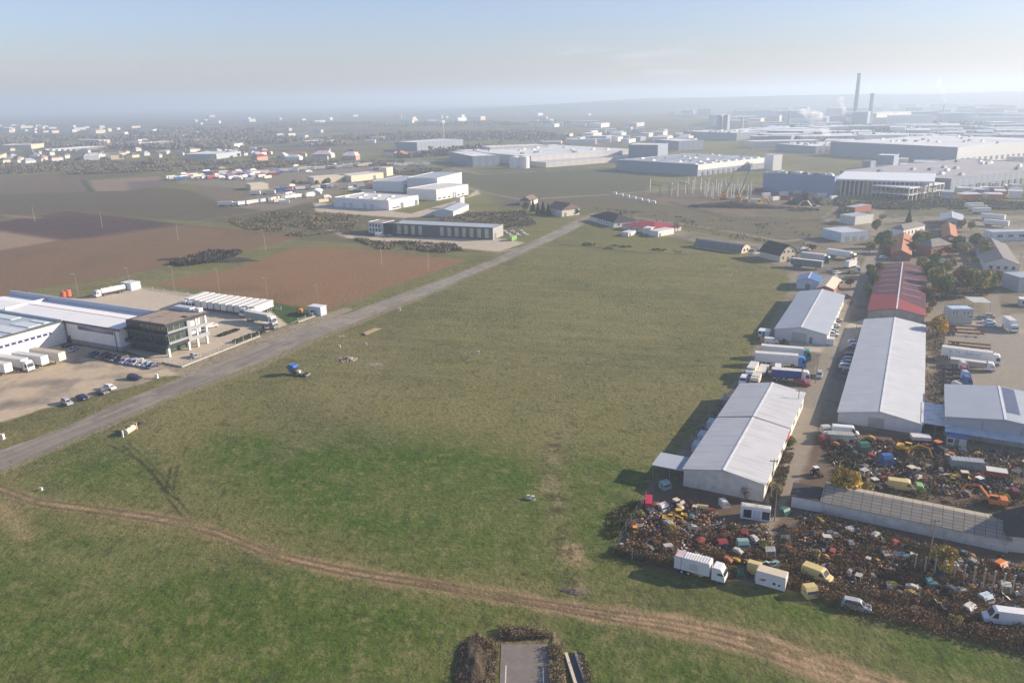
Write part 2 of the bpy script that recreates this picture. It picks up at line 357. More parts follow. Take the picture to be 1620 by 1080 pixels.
scrap = Poly([(978, 872), (1035, 765), (1085, 765), (1210, 798), (1240, 765), (1285, 700), (1300, 672), (1490, 690), (1520, 710), (1700, 730), (1900, 1060), (1640, 1028), (1430, 972), (1240, 928), (1070, 903)], 1.2, 1.5, 4)
aisle = Line(smooth_px([(1385, 395), (1368, 430), (1345, 470), (1325, 520), (1305, 580), (1285, 640), (1268, 700), (1252, 745), (1225, 800), (1195, 870)]), np.interp(np.linspace(0, 1, 55), [0, .8, 1], [5.5, 4.5, 2.5]), .7, .6, 3)
conc_r = [(Poly([(1240, 530), (1300, 545), (1330, 515), (1370, 505), (1350, 545), (1320, 560), (1255, 552)], .5, .4, 3), C_CONC), (Poly([(1490, 500), (1560, 500), (1640, 495), (1760, 640), (1640, 640), (1500, 612), (1498, 590)], 1, 1.5, 4), (.30, .265, .21)),
          (Poly([(1540, 395), (1575, 400), (1585, 500), (1560, 505)], 1, 1, 4), (.27, .225, .165)), (Poly([(1500, 430), (1760, 428), (1760, 445), (1500, 450)], 1, 1, 4), (.28, .23, .165)),
          (Poly([(1340, 395), (1480, 380), (1640, 400), (1640, 430), (1480, 425), (1380, 415)], 2, 2, 5), (.22, .185, .13)), (Poly([(1380, 330), (1400, 328), (1390, 372), (1360, 372)], 2, 1, 5), (.27, .23, .165)),
          (Poly([(1330, 300), (1345, 322), (1310, 352), (1300, 346), (1325, 325)], 2, 1, 5), (.27, .22, .16))]
shoulder = Poly([(252, 575), (292, 598), (345, 573), (405, 549), (470, 524), (560, 490), (548, 486), (505, 500), (440, 521), (405, 533), (289, 582)], .6, .8, 3)
shoulder2 = Poly([(405, 572), (455, 549), (540, 515), (640, 474), (720, 442), (724, 448), (640, 484), (540, 524), (460, 560), (410, 584), (300, 622), (200, 664), (100, 708), (0, 752), (0, 742), (100, 700), (200, 655), (300, 614)], .5, .9, 3)
spots = [(Line([(20, 638), (45, 635)], 6, 3, 2, 3), (.17, .15, .12), .7), (Line([(55, 605), (85, 605)], 5, 2, 2, 3), (.2, .175, .14), .6), (Line([(150, 598), (180, 595)], 3, 2, 2, 3), (.2, .175, .14), .6),
         (Line([(905, 868), (918, 890)], [3, 2], 1.2, 1.5, 2), C_DIRT, .9), (Poly([(785, 1000), (880, 1000), (885, 1018), (780, 1018)], 1, 1, 2), (.20, .145, .09), .8),
         (Line([(100, 652), (210, 612), (290, 596)], 1.5, 1, 1, 3), (.24, .19, .13), .4), (Line([(0, 800), (40, 850)], 3, 2, 2, 3), C_DIRT, .5), (Line([(570, 545), (640, 530), (590, 555)], 4, 3, 3, 3), (.17, .14, .09), .5)]
roughl = Line(smooth_px([(880, 690), (873, 760), (884, 830), (902, 885), (905, 930)]), 3.6, 1.5, 1.5, 3)
tyres = [Line(smooth_px(q), wd, .25, .12, 3) for q, wd in (([(292, 690), (272, 735), (262, 775)], .5), ([(306, 690), (283, 735), (274, 775)], .5), ([(195, 705), (240, 750), (275, 800), (320, 850)], .5), ([(203, 700), (252, 748), (290, 800), (335, 850)], .5), ([(165, 700), (230, 735), (262, 775), (280, 790)], .7))]
paths = [(Line([(600, 238), (700, 262), (760, 276), (1010, 262)], 6, 3, 1, 20), (.24, .22, .18)), (Line([(860, 314), (960, 308), (1060, 300), (1180, 292), (1280, 300), (1350, 312)], 5, 2, 1, 10), (.30, .27, .23)),
         (Line([(1640, 410), (1480, 385), (1320, 372), (1240, 382), (1130, 362), (1060, 352), (1010, 345), (940, 338), (915, 350)], 3.6, 1, .6, 6), (.30, .255, .19)),
         (Line([(1060, 320), (1150, 345), (1250, 352), (1310, 345), (1345, 322)], 4, 2, 1, 8), (.085, .07, .055)), (Line([(470, 215), (490, 208), (520, 205)], 8, 5, 3, 30), (.25, .23, .2)),
         (Line([(900, 342), (1000, 352), (1150, 376)], 2.2, 1, .6, 5), (.26, .21, .15)), (Line([(300, 352), (440, 330), (520, 315)], 2.5, 2, 1, 8), (.24, .19, .13)),
         (Line([(820, 315), (760, 303), (740, 297)], 4, 2, 1, 8), (.26, .24, .2)), (Line([(60, 345), (0, 340)], 4, 3, 2, 20), (.3, .2, .13)), (Line([(520, 362), (545, 374), (790, 398), (830, 392)], 4, 1.2, .6, 8), (.32, .28, .22)),
         (Line([(130, 284), (145, 303)], 5, 2, 1, 8), (.05, .06, .035)), (Line([(1200, 1010), (1300, 1045)], 2, 1.5, 1, 3), (.25, .18, .11))]
ditch = [(Line([(890, 388), (940, 391), (1010, 400), (1080, 402)], 2.5, 2, 2, 5), (.05, .05, .03)), (Line([(1200, 343), (1240, 347), (1300, 350)], 4, 2, 2, 5), (.05, .045, .03)), (Line([(470, 379), (600, 386), (738, 409)], 1.2, 1, 1, 4), (.07, .06, .035)),
         (Line([(405, 368), (287, 356), (220, 348), (107, 335)], 2, 1, 1, 6), (.05, .05, .03))]
def paint(X, Y):
    """true surface colour of the ground at world X, Y"""
    n1 = fbm(X, Y, 60, 4, 3); n2 = fbm(X, Y, 9, 4, 5); n3 = fbm(X, Y, 1.7, 3, 9); n4 = fbm(X, Y, 25, 3, 29)
    col = np.empty(X.shape + (3,)); cls = np.zeros(X.shape, int)
    for i in range(3): col[..., i] = C_OLIVE[i]
    def mix(mk, c, k=1.0):
        mk = (mk * k)[..., None]; col[:] = col * (1 - mk) + np.array(c) * mk
    far = np.clip((Y - 700) / 900, 0, 1)
    mix(far * np.clip((fbm(X, Y, 230, 4, 41) - .40) * 4, 0, 1), (.15, .11, .085), .8)
    mix(far * np.clip((fbm(X, Y * 2.5, 160, 4, 43) - .52) * 7, 0, 1), (.055, .065, .035), .9)
    mix(np.clip((n1 - .45) * 3, 0, 1), C_DRY, .55); mix(np.clip((n4 - .5) * 4, 0, 1), (.075, .085, .038), .4)
    for p, c, k in F_far: mix(p.mask(X, Y), c, k)
    near = np.clip((420 - Y) / 150, 0, 1)
    for p, k, c in greens: mix(p.mask(X, Y) * np.clip(.65 + 1.8 * (n2 - .35), 0, 1), c, min(1, k * 1.15))
    mix(near * np.clip((n2 - .55) * 4, 0, 1), C_DKGREEN, .22)
    for p, k in drys: mix(p.mask(X, Y) * np.clip(.2 + 2 * (n2 - .3), 0, 1), C_DRY, k)
    mix(np.clip((n3 - .58) * 5, 0, 1) * (Y < 400), C_DRY, .5); mix(np.clip((.40 - n3) * 5, 0, 1) * (Y < 400), (.045, .05, .022), .45)
    # mowing rows of the big parcel
    a = R(-14); u = X * math.cos(a) + Y * math.sin(a); v = -X * math.sin(a) + Y * math.cos(a)
    rows = fbm(u * .06 + 3 * fbm(X, Y, 40, 2, 22), v + 2 * fbm(X, Y, 30, 2, 23), 1.7, 4, 21); fl = np.clip((Y - 190) / 60, 0, 1) * np.clip((640 - Y) / 100, 0, 1)
    mix(fl * np.clip((rows - .5) * 5, 0, 1), (.24, .215, .10), .34); mix(fl * np.clip((.47 - rows) * 5, 0, 1), (.13, .124, .045), .28)
    mp1 = plough1.mask(X, Y); mp2 = plough2.mask(X, Y)
    fur = fbm((X * .86 + Y * .5) * .05, (-X * .5 + Y * .86), 2.2, 3, 31)
    for mk in (mp1, mp2): mix(mk, C_PLOUGH)
    mix(mp2, (.25, .145, .068), .9); mix(plough_dk.mask(X, Y) * mp1, (.075, .050, .045), .95)
    mix((mp1 + mp2) * np.clip((fur - .5) * 3, 0, 1), (.20, .125, .075), .35); mix((mp1 + mp2) * np.clip((n4 - .5) * 3, 0, 1), (.12, .078, .056), .35)
    mt = tan1.mask(X, Y); mix(mt, (.30, .215, .14), .95)
    cls[(mp1 > .5) | (mp2 > .5) | (mt > .5)] = 1
    mi_ = indus.mask(X, Y); mix(mi_, C_GRAVEL); mix(mi_ * np.clip((n2 - .45) * 4, 0, 1), (.13, .115, .08), .7); mix(mi_ * np.clip((n1 - .5) * 5, 0, 1), (.12, .11, .06), .6)
    ms = scrap.mask(X, Y); mix(ms, C_SCRAP); mix(ms * np.clip((n2 - .5) * 4, 0, 1), (.17, .13, .09), .8)
    cls[mi_ > .5] = 2; cls[ms > .5] = 2
    for p, c in conc_r:
        mk = p.mask(X, Y); mix(mk, c, .95); cls[mk > .5] = 3
    ma = aisle.mask(X, Y); mix(ma, (.29, .25, .19), .9); cls[ma > .5] = 3
    for p, c in paths:
        mk = p.mask(X, Y); mix(mk, c, .85); cls[mk > .6] = 4
    for p, c in ditch: mix(p.mask(X, Y), c, .6)
    for p, c, k in ((dirtyard, C_YARD, 1), (concyard, C_CONC, 1), (halfyard, C_CONC, .9), (midyard, C_CONC, .9)):
        mk = p.mask(X, Y); mix(mk, c, k); cls[mk > .5] = 3
    mk = greenlot.mask(X, Y); mix(mk, (.06, .10, .03)); cls[mk > .5] = 0
    md = dirtyard.mask(X, Y); mix(md * np.clip((n2 - .5) * 5, 0, 1), (.25, .215, .165), .8); mix(md * np.clip((n3 - .55) * 5, 0, 1), (.40, .36, .29), .5)
    for p, c, k in spots: mix(p.mask(X, Y), c, k)
    rl = roughl.mask(X, Y); mix(rl * np.clip((fbm(X, Y, 1.8, 3, 33) - .5) * 8, 0, 1), (.05, .05, .02), .7); mix(rl * np.clip((.45 - fbm(X, Y, 2.2, 3, 34)) * 8, 0, 1), (.30, .24, .13), .6)
    for t in tyres: mix(t.mask(X, Y) * np.clip(n2 * 3 - .6, 0, 1), (.045, .042, .02), .85)
    mk = track.mask(X, Y); mix(mk * np.clip(.55 + 1.6 * (n2 - .35) + np.clip((X - 10) / 30, 0, .5), 0, 1), C_DIRT, .95); cls[mk > .5] = 5
    mix(mk * np.clip((n3 - .5) * 4, 0, 1), (.17, .115, .07), .6); mix(mk * np.clip((.42 - n3) * 4, 0, 1), (.30, .225, .15), .5)
    for q in (rut1, rut2, rut3): mix(q.mask(X, Y) * np.clip(n2 * 3.5 - .7, 0, 1), (.115, .08, .045), .8)
    mix(mk * np.clip((fbm(X, Y, 2.6, 3, 97) - .55) * 7, 0, 1), (.14, .12, .05), .6)
    mr = road.mask(X, Y); cls[mr > .5] = 6
    mix(shoulder.mask(X, Y), (.34, .285, .205), .95); mix(shoulder.mask(X, Y) * np.clip((n3 - .5) * 5, 0, 1), (.22, .18, .12), .6); mix(shoulder2.mask(X, Y), (.27, .225, .14), .75)
    mix(mr, C_ROAD)
    ru = X * math.cos(R(64)) + Y * math.sin(R(64)); rv = -X * math.sin(R(64)) + Y * math.cos(R(64)); rs_ = fbm(ru * .05, rv, 1.1, 3, 83)
    mix(mr * np.clip((rs_ - .5) * 5, 0, 1), (.36, .315, .25), .55); mix(mr * np.clip((.46 - rs_) * 5, 0, 1), (.16, .14, .115), .6)
    mix(verge.mask(X, Y) * (1 - mr) * np.clip(n2 * 3 - .8, 0, 1), (.33, .27, .19), .7)
    mix(mr * np.clip((n2 - .42) * 4, 0, 1), (.33, .29, .235), .7); mix(mr * np.clip((fbm(X, Y, 3.2, 3, 77) - .55) * 5, 0, 1), (.19, .165, .135), .6)
    nearf = np.clip((330 - Y) / 100, 0, 1) * (cls == 0)
    tf = fbm(X, Y, 1.1, 3, 67); mix(nearf * np.clip((tf - .60) * 9, 0, 1), (.16, .16, .06), .3); mix(nearf * np.clip((.37 - tf) * 9, 0, 1), (.035, .045, .010), .4)
    col *= (.88 + .24 * fbm(X, Y, .8, 2, 61))[..., None]
    return col, cls
NR, NC = 900, 1000
t = np.linspace(0, 1, NR)
# rows packed so that far rows stay useful: uniform in 1/Y
Yr = 1 / (1 / 92.0 + (1 / 3200.0 - 1 / 92.0) * t)
Uc = np.linspace(-.80, .80, NC)
YY = np.repeat(Yr[:, None], NC, 1); XX = YY * Uc[None, :] * 1.0
colr, cls = paint(XX, YY)
ZZ = (fbm(XX, YY, 14, 3, 71) - .5) * .5 * np.clip((cls == 0), 0, 1) * 0
verts = np.stack([XX, YY, ZZ], -1).reshape(-1, 3)
idx = np.arange(NR * NC).reshape(NR, NC)
quads = np.stack([idx[:-1, :-1], idx[:-1, 1:], idx[1:, 1:], idx[1:, :-1]], -1).reshape(-1, 4)
fc = cls[:-1, :-1].reshape(-1)
gm = {0: attr_mat('grass_ground', bump=.9, bscale=.9, bdist=.6, fine=.32, fscale=2.6), 1: attr_mat('tilled_soil', bump=.6, bscale=.6, fine=.2), 2: attr_mat('gravel_ground', bump=.6, bscale=2., bdist=.3), 3: attr_mat('worn_concrete', rough=.85, bump=.1, bscale=3., bdist=.1, fine=.14), 4: attr_mat('path_dirt', bump=.3), 5: attr_mat('track_dirt', bump=.8, bscale=1.4, bdist=.5, fine=.3), 6: attr_mat('road_asphalt', rough=.85, bump=.12, bscale=3, bdist=.1, fine=.15)}
gnames = {0: 'ground', 1: 'ploughed_field', 2: 'industrial_ground', 3: 'concrete_yard', 4: 'path', 5: 'dirt_track', 6: 'road'}
for k in range(7):
    q = quads[fc == k]
    if not len(q): continue
    u_, inv = np.unique(q, return_inverse=True)
    me = np_mesh(gnames[k], verts[u_], inv.reshape(-1, 4), [gm[k]], colr.reshape(-1, 3)[u_])
    tag(link(bpy.data.objects.new(gnames[k], me)), kind='structure')
# the plain beyond the detailed ground, out to the horizon, slightly lower
gx = np.linspace(-9400, 9400, 420); gy = np.linspace(-500, 15400, 360)
GX, GY = np.meshgrid(gx, gy); gc, _ = paint(GX, GY)
mk = (np.clip((fbm(GX, GY * 2, 500, 4, 88) - .45) * 5, 0, 1) * .8)[..., None]; gc = gc * (1 - mk) + np.array((.09, .085, .055)) * mk
gi = np.arange(gx.size * gy.size).reshape(gy.size, gx.size)
gq = np.stack([gi[:-1, :-1], gi[:-1, 1:], gi[1:, 1:], gi[1:, :-1]], -1).reshape(-1, 4)
me = np_mesh('plain', np.stack([GX, GY, np.full(GX.shape, -.5)], -1).reshape(-1, 3), gq, [attr_mat('plain_ground', bump=.5, bscale=.1, fscale=.05, fine=.3)], gc.reshape(-1, 3))
tag(link(bpy.data.objects.new('ground', me)), kind='structure')
# low ridge closing the plain on the right
hx = np.linspace(-1400, 6800, 200); hy = np.linspace(4250, 7400, 50)
HX, HY = np.meshgrid(hx, hy)
prof = np.clip((HY - 4250) / 1100, 0, 1); prof = prof * prof * (3 - 2 * prof)
side = np.clip((HX / HY + .12) / .3, 0, 1)
HZ = prof * side * (30 + 48 * fbm(HX, HY, 1100, 4, 15)) * np.clip((7400 - HY) / 900, 0, 1) - 1.2
hi = np.arange(HX.size).reshape(HX.shape); hq = np.stack([hi[:-1, :-1], hi[:-1, 1:], hi[1:, 1:], hi[1:, :-1]], -1).reshape(-1, 4)
me = np_mesh('hills', np.stack([HX, HY, HZ], -1).reshape(-1, 3), hq, [mat('hill_woods', (.05, .06, .045), .95, vscale=.004, var=.4)])
tag(link(bpy.data.objects.new('hills', me)), kind='structure')
# ================================================================ kinds of things
def paintm(name, c, rough=.35, var=.06): return mat('paint_' + name, c, rough, 0.0, var=var, vscale=1.5, spec=.5)
WHITE = paintm('white', (.78, .77, .74)); OFFW = paintm('off_white', (.62, .60, .54)); SILVER = paintm('silver', (.42, .43, .44), .3); GREYP = paintm('grey', (.20, .21, .22))
BLACKP = paintm('black', (.018, .019, .022), .25); BLUEP = paintm('blue', (.03, .12, .34)); DKBLUE = paintm('dark_blue', (.018, .03, .08)); REDP = paintm('red', (.30, .04, .04)); DKRED = paintm('dark_red', (.16, .02, .02))
YELLOW = paintm('yellow', (.72, .42, .03), .5); PALEY = paintm('pale_yellow', (.62, .49, .20), .5); ORANGE = paintm('orange', (.62, .19, .03), .5); GREENP = paintm('green', (.04, .15, .10)); TEAL = paintm('teal', (.26, .38, .35)); LGREEN = paintm('lime', (.26, .46, .14))
SKYB = paintm('sky_blue', (.32, .45, .58)); CREAM = paintm('cream', (.66, .56, .40), .6); LILAC_SHEEN = paintm('lilac', (.36, .31, .50), .25)  # lilac carries a painted purple reflection of dark car bodies
GLASS = mat('dark_glass', (.02, .028, .035), .12, 0, var=.02, spec=.8); TYRE = mat('tyre_rubber', (.022, .021, .02), .9); STEEL = mat('galvanised_steel', (.34, .34, .33), .5, .5); CHASSIS = mat('chassis_steel', (.055, .045, .04), .7)
RUST = mat('rusty_steel', (.20, .085, .04), .85, vscale=2, var=.4); LAMP = mat('lamp_lens', (.7, .7, .66), .15, spec=.8); WOOD = mat('weathered_timber', (.30, .23, .16), .9, var=.25, vscale=2); CONCR = mat('cast_concrete', (.42, .39, .34), .9, var=.12)
TARPB = mat('blue_tarpaulin', (.05, .10, .30), .6); ALU = mat('aluminium_sheet', (.50, .51, .50), .4, .4)
_M = {}
def cached(key, fn):
    if key not in _M: _M[key] = fn()
    return _M[key]
def part(name, me, parent, loc=(0, 0, 0), rot=None):
    o = bpy.data.objects.new(name, me); link(o, parent); o.location = loc
    if rot: o.rotation_euler = rot
    return o
def wheel_me(r, w):
    def f():
        b = MB(); b.m(TYRE).tube((0, -w / 2, 0), (0, w / 2, 0), r, n=12); b.m(SILVER).tube((0, -w / 2 - .01, 0), (0, w / 2 + .01, 0), r * .55, n=8); return b.mesh('wheel')
    return cached(('wheel', r, w), f)
def wheels(root, xs, half, r=.32, w=.22):
    for x in xs:
        for s in (-1, 1): part('wheel', wheel_me(r, w), root, (x, s * half, r))
SOFT = lambda p: p
def car(label, px, rz, colm, group=None, kind='car', style='hatch'):
    L_ = {'hatch': 4.1, 'sedan': 4.5, 'suv': 4.6}[style]; h = {'hatch': 1.48, 'sedan': 1.44, 'suv': 1.7}[style]; z0 = .28
    root = empty('parked_car', label, kind, G(*px), rz, group); l = L_ / 2
    def body():
        b = MB().m(colm); zb = .92 if style != 'suv' else 1.02
        b.side([(-l + .05, z0), (-l, .55), (-l + .05, zb - .04), (-l + .4, zb), (l - 1.25, zb), (l - .25, zb - .16), (l - .02, zb - .3), (l, .5), (l - .08, z0)], -.86, .86, .18, .6)
        if style == 'sedan': rf = [(-l + .95, zb), (-l + 1.45, h - .03), (.15, h), (.55, h - .06), (1.15, zb)]
        else: rf = [(-l + .12, zb), (-l + .45, h - .05), (.1, h), (.5, h - .05), (1.2, zb)]
        b.side([(p[0], p[1] - .0) for p in rf], -.74, .74, .30, zb); return b.mesh('body')
    part('body', cached(('cb', colm.name, style), body), root)
    def glass():
        b = MB().m(GLASS); zb = .92 if style != 'suv' else 1.02; o = -l + (.95 if style == 'sedan' else .3)
        q = [(o + .15, zb + .05), (o + .45, h - .13), (.45, h - .13), (.98, zb + .05)]
        b.side(q, -.765, .765, .30, zb)
        b.side([(.52, h - .10), (1.22, zb + .03), (1.10, zb + .02), (.45, h - .12)], -.60, .60, .25, zb); b.side([(o + .1, zb + .06), (o - .12, zb + .06), (o + .22, h - .12), (o + .40, h - .12)], -.58, .58, .25, zb); return b.mesh('windows')
    part('window_band', cached(('cg', style), glass), root)
    wheels(root, (-l + .75, l - .8), .78)
    hl = cached('hl', lambda: MB().m(LAMP).box(-.06, .06, -.16, .16, -.07, .07).mesh('headlight'))
    for s in (-1, 1): part('headlight', hl, root, (l - .08, s * .62, .66))
    return root
def van(label, px, rz, colm, group=None, L_=5.4, h=2.3, name='panel_van', cat='van', lift=0):
    g = G(*px); root = empty(name, label, cat, (g.x, g.y, lift), rz, group); l = L_ / 2
    def body():
        b = MB().m(colm)
        b.side([(-l, .35), (-l, h - .12), (-l + .12, h), (l - 1.75, h), (l - 1.35, h - .15), (l - .75, 1.25), (l - .1, 1.0), (l, .8), (l, .35)], -.97, .97, .07, .9); return b.mesh('body')
    part('body', cached(('vb', colm.name, L_, h), body), root)
    def glass():
        b = MB().m(GLASS); b.side([(l - 1.30, h - .2), (l - .74, 1.30), (l - .80, 1.28), (l - 1.38, h - .2)], -.84, .84, .05, 1); b.side([(l - 1.9, 1.25), (l - 1.9, h - .4), (l - 1.45, h - .42), (l - 1.0, 1.25)], -.985, .985, .07, .9); return b.mesh('windows')
    part('window_band', cached(('vg', L_, h), glass), root)
    wheels(root, (-l + 1.0, l - .9), .86, .34, .24); return root
def cab_me(colm, h=3.0, day=False):
    def f():
        b = MB().m(colm); b.side([(-1.1, .55), (-1.1, h - .25), (-.9, h), (.35, h - .05), (.85, h - .9), (1.1, 1.5), (1.15, .55)], -1.22, 1.22, .05, 1.3)
        b.m(CHASSIS).box(-1.0, 1.17, -1.15, 1.15, .35, .56); return b.mesh('cab')
    return cached(('cab', colm.name, h), f)
def cabglass_me(h=3.0):
    def f():
        b = MB().m(GLASS); b.side([(.62, h - .62), (1.10, 1.62), (1.16, 1.60), (.90, h - .9)], -1.08, 1.08, .05, 1.3); b.side([(-.15, 1.65), (-.15, h - .85), (.62, h - .85), (.92, 1.65)], -1.235, 1.235, .05, 1.3); return b.mesh('windscreen')
    return cached(('cabg', h), f)
def box_me(L_, w, z0, z1, m_side, m_roof, key, ribs=0):
    def f():
        b = MB(); b.m(m_side).box(-L_ / 2, L_ / 2, -w / 2, w / 2, z0, z1 - .06)
        b.m(m_roof).box(-L_ / 2 + .02, L_ / 2 - .02, -w / 2 + .02, w / 2 - .02, z1 - .06, z1)
        for k in range(ribs):
            x = -L_ / 2 + (k + .5) * L_ / ribs
            b.m(m_side).box(x - .04, x + .04, -w / 2 - .03, w / 2 + .03, z0, z1)
        b.m(CHASSIS).box(-L_ / 2 + .3, L_ / 2 - .3, -.45, .45, z0 - .35, z0); return b.mesh('box_body')
    return cached(('box', L_, w, z0, z1, key, ribs), f)
ROOFM = mat('trailer_roof', (.66, .64, .58), .5, var=.1)
def semi(label, px, rz, cabm, boxm, group=None, L_=13.6, roofm=None, trailer=True, tank=False, parts_full=True, h=4.0):
    """tractor (front at +x) with its trailer; origin at the middle of the trailer"""
    root = empty('semi_truck', label, 'truck', G(*px), rz, group)
    key = boxm.name + (roofm or ROOFM).name
    part('trailer', box_me(L_, 2.55, 1.25, h, boxm, roofm or ROOFM, key), root)
    cx = L_ / 2 + 1.35; c = part('cab', cab_me(cabm, 3.5), root, (cx, 0, 0)); part('windscreen', cabglass_me(3.5), c)
    wheels(root, (-L_ / 2 + 1.6, -L_ / 2 + 2.9, -L_ / 2 + 4.2, L_ / 2 - 1.4, cx + .3), 1.08, .48, .32); return root
def trailer(label, px, rz, boxm, group=None, L_=13.6, roofm=None, h=4.0, z0=1.25):
    root = empty('semi_trailer', label, 'trailer', G(*px), rz, group); key = boxm.name + (roofm or ROOFM).name
    part('box_body', box_me(L_, 2.55, z0, h, boxm, roofm or ROOFM, key, 0), root)
    wheels(root, (-L_ / 2 + 1.6, -L_ / 2 + 2.9, -L_ / 2 + 4.2), 1.08, .48, .32)
    b = cached('legs', lambda: MB().m(CHASSIS).box(-.08, .08, -.9, -.75, 0, 1.2).box(-.08, .08, .75, .9, 0, 1.2).mesh('landing_leg'))
    part('landing_leg', b, root, (L_ / 2 - 2.6, 0, 0)); return root
def boxtruck(label, px, rz, cabm, boxm, group=None, L_=6.0, h=3.4, roofm=None, name='box_truck'):
    root = empty(name, label, 'truck', G(*px), rz, group)
    part('cargo_box', box_me(L_, 2.4, 1.0, h, boxm, roofm or ROOFM, boxm.name + (roofm or ROOFM).name), root)
    c = part('cab', cab_me(cabm, 2.7), root, (L_ / 2 + 1.3, 0, 0)); part('windscreen', cabglass_me(2.7), c)
    wheels(root, (-L_ / 2 + 1.2, L_ / 2 + 1.5), 1.05, .44, .3); return root
def tractor_unit(label, px, rz, cabm, group=None):
    root = empty('truck_tractor', label, 'truck', G(*px), rz, group)
    part('chassis_frame', cached('tcf', lambda: MB().m(CHASSIS).box(-3.4, 1.6, -.45, .45, .6, .9).box(-3, -1.5, -1.1, 1.1, .85, 1.0).mesh('chassis_frame')), root)
    c = part('cab', cab_me(cabm, 3.3), root, (1.3, 0, 0)); part('windscreen', cabglass_me(3.3), c); wheels(root, (-2.4, 1.6), 1.05, .48, .32); return root
def container(label, px, rz, m_, group=None, L_=6.0, h=2.5, z=0, cat='container', name='shipping_container', roofm=None):
    g = G(*px); root = empty(name, label, cat, (g.x, g.y, z), rz, group)
    part('container_body', box_me(L_, 2.4, .15, h, m_, roofm or m_, m_.name + (roofm or m_).name, 8), root)
    part('door_panel', cached(('cd', h, m_.name), lambda: MB().m(m_).box(-.03, .03, -1.1, 1.1, .25, h - .2).m(STEEL).tube((.05, -.3, .3), (.05, -.3, h - .3), .025, n=4).tube((.05, .3, .3), (.05, .3, h - .3), .025, n=4).mesh('door_panel')), root, (L_ / 2 + .03, 0, 0)); return root
def excavator(label, px, rz, m_, s=1.0, pose=0, group=None):
    root = empty('excavator', label, 'excavator', G(*px), rz, group); root.scale = (s, s, s)
    part('track', cached('xt', lambda: MB().m(CHASSIS).side([(-1.7, 0), (-2, .35), (-1.7, .8), (1.7, .8), (2, .35), (1.7, 0)], -.25, .25).mesh('track')), root, (0, -1, 0)); part('track', _M['xt'], root, (0, 1, 0))
    part('upper_body', cached(('xb', m_.name), lambda: MB().m(m_).box(-2.3, 1.1, -1.2, 1.2, .95, 1.9).box(-2.3, -.9, -1.15, 1.15, 1.9, 2.2).m(CHASSIS).box(-.5, .5, -.5, .5, .75, .95).mesh('upper_body')), root)
    c = part('cab', cached(('xc', m_.name), lambda: MB().m(m_).box(-.4, 1.2, .3, 1.2, 1.9, 2.0).box(-.4, 1.2, .3, 1.2, 2.75, 2.85).m(GLASS).box(-.36, 1.16, .33, 1.17, 2.0, 2.75).mesh('cab')), root)
    pts = [((1, 0, 1.6), (3.2, 0, 4.3), (5.6, 0, 4.0), (6.9, 0, 1.5)), ((1, 0, 1.6), (3.0, 0, 3.2), (5.6, 0, 2.9), (6.6, 0, .7)), ((1, 0, 1.6), (2.3, 0, 3.3), (4.8, 0, 2.2), (4.2, 0, .5))][pose]
    part('boom', cached(('xbm', pose, m_.name), lambda: MB().m(m_).tube(pts[0], pts[1], .32, .3, 4).tube(pts[1], pts[2], .3, .22, 4).mesh('boom')), root)
    part('dipper', cached(('xd', pose, m_.name), lambda: MB().m(m_).tube(pts[2], pts[3], .24, .16, 4).mesh('dipper')), root)
    part('bucket', cached(('xk', pose), lambda: MB().m(CHASSIS).side([(pts[3][0] - .5, pts[3][2] + .2), (pts[3][0] - .9, pts[3][2] - .4), (pts[3][0] - .3, pts[3][2] - .6), (pts[3][0] + .4, pts[3][2] - .2)], -.5, .5).mesh('bucket')), root)
    return root
def wheel_loader(label, px, rz, m_, s=1.0, roofm=None, group=None, name='wheel_loader', cat='loader'):
    root = empty(name, label, cat, G(*px), rz, group); root.scale = (s, s, s); rm = roofm or m_
    part('body', cached(('lb', m_.name), lambda: MB().m(m_).side([(-2.6, .7), (-2.6, 1.6), (-.4, 1.7), (1.6, 1.3), (1.6, .7)], -.6, .6).mesh('body')), root)
    c = part('cab', cached(('lc', rm.name), lambda: MB().m(rm).box(-.95, .85, -.8, .8, 2.75, 2.9).m(GLASS).side([(-.8, 1.5), (-.75, 2.75), (.55, 2.75), (.75, 1.5)], -.68, .68).m(m_).box(-.85, .8, -.72, .72, 1.1, 1.5).mesh('cab')), root)
    part('loader_arm', cached(('la', m_.name), lambda: MB().m(m_).tube((.6, -.6, 1.5), (2.6, -.6, .8), .12, n=4).tube((.6, .6, 1.5), (2.6, .6, .8), .12, n=4).mesh('loader_arm')), root)
    part('bucket', cached(('lk', m_.name), lambda: MB().m(m_).side([(2.5, .1), (2.5, 1.0), (2.7, 1.0), (2.9, .35), (3.5, .1)], -1.15, 1.15).mesh('bucket')), root)
    wheels(root, (-1.6, 1.2), .92, .68, .45); return root
def farm_tractor(label, px, rz, m_, s=1.0, roofm=None, group=None):
    root = empty('farm_tractor', label, 'tractor', G(*px), rz, group); root.scale = (s, s, s); rm = roofm or m_
    part('bonnet', cached(('fb', m_.name), lambda: MB().m(m_).side([(-.2, .8), (-.2, 1.6), (1.7, 1.45), (1.95, 1.2), (1.95, .8)], -.42, .42).m(CHASSIS).box(-1.2, 1.8, -.25, .25, .55, .85).mesh('bonnet')), root)
    part('cab', cached(('fc', rm.name), lambda: MB().m(rm).box(-1.35, .1, -.75, .75, 2.4, 2.55).m(GLASS).side([(-1.2, 1.2), (-1.15, 2.4), (-.1, 2.4), (.05, 1.2)], -.65, .65).mesh('cab')), root)
    for s_ in (-1, 1):
        part('wheel', wheel_me(.8, .45), root, (-.9, s_ * .85, .8)); part('wheel', wheel_me(.48, .3), root, (1.4, s_ * .8, .48))
    return root
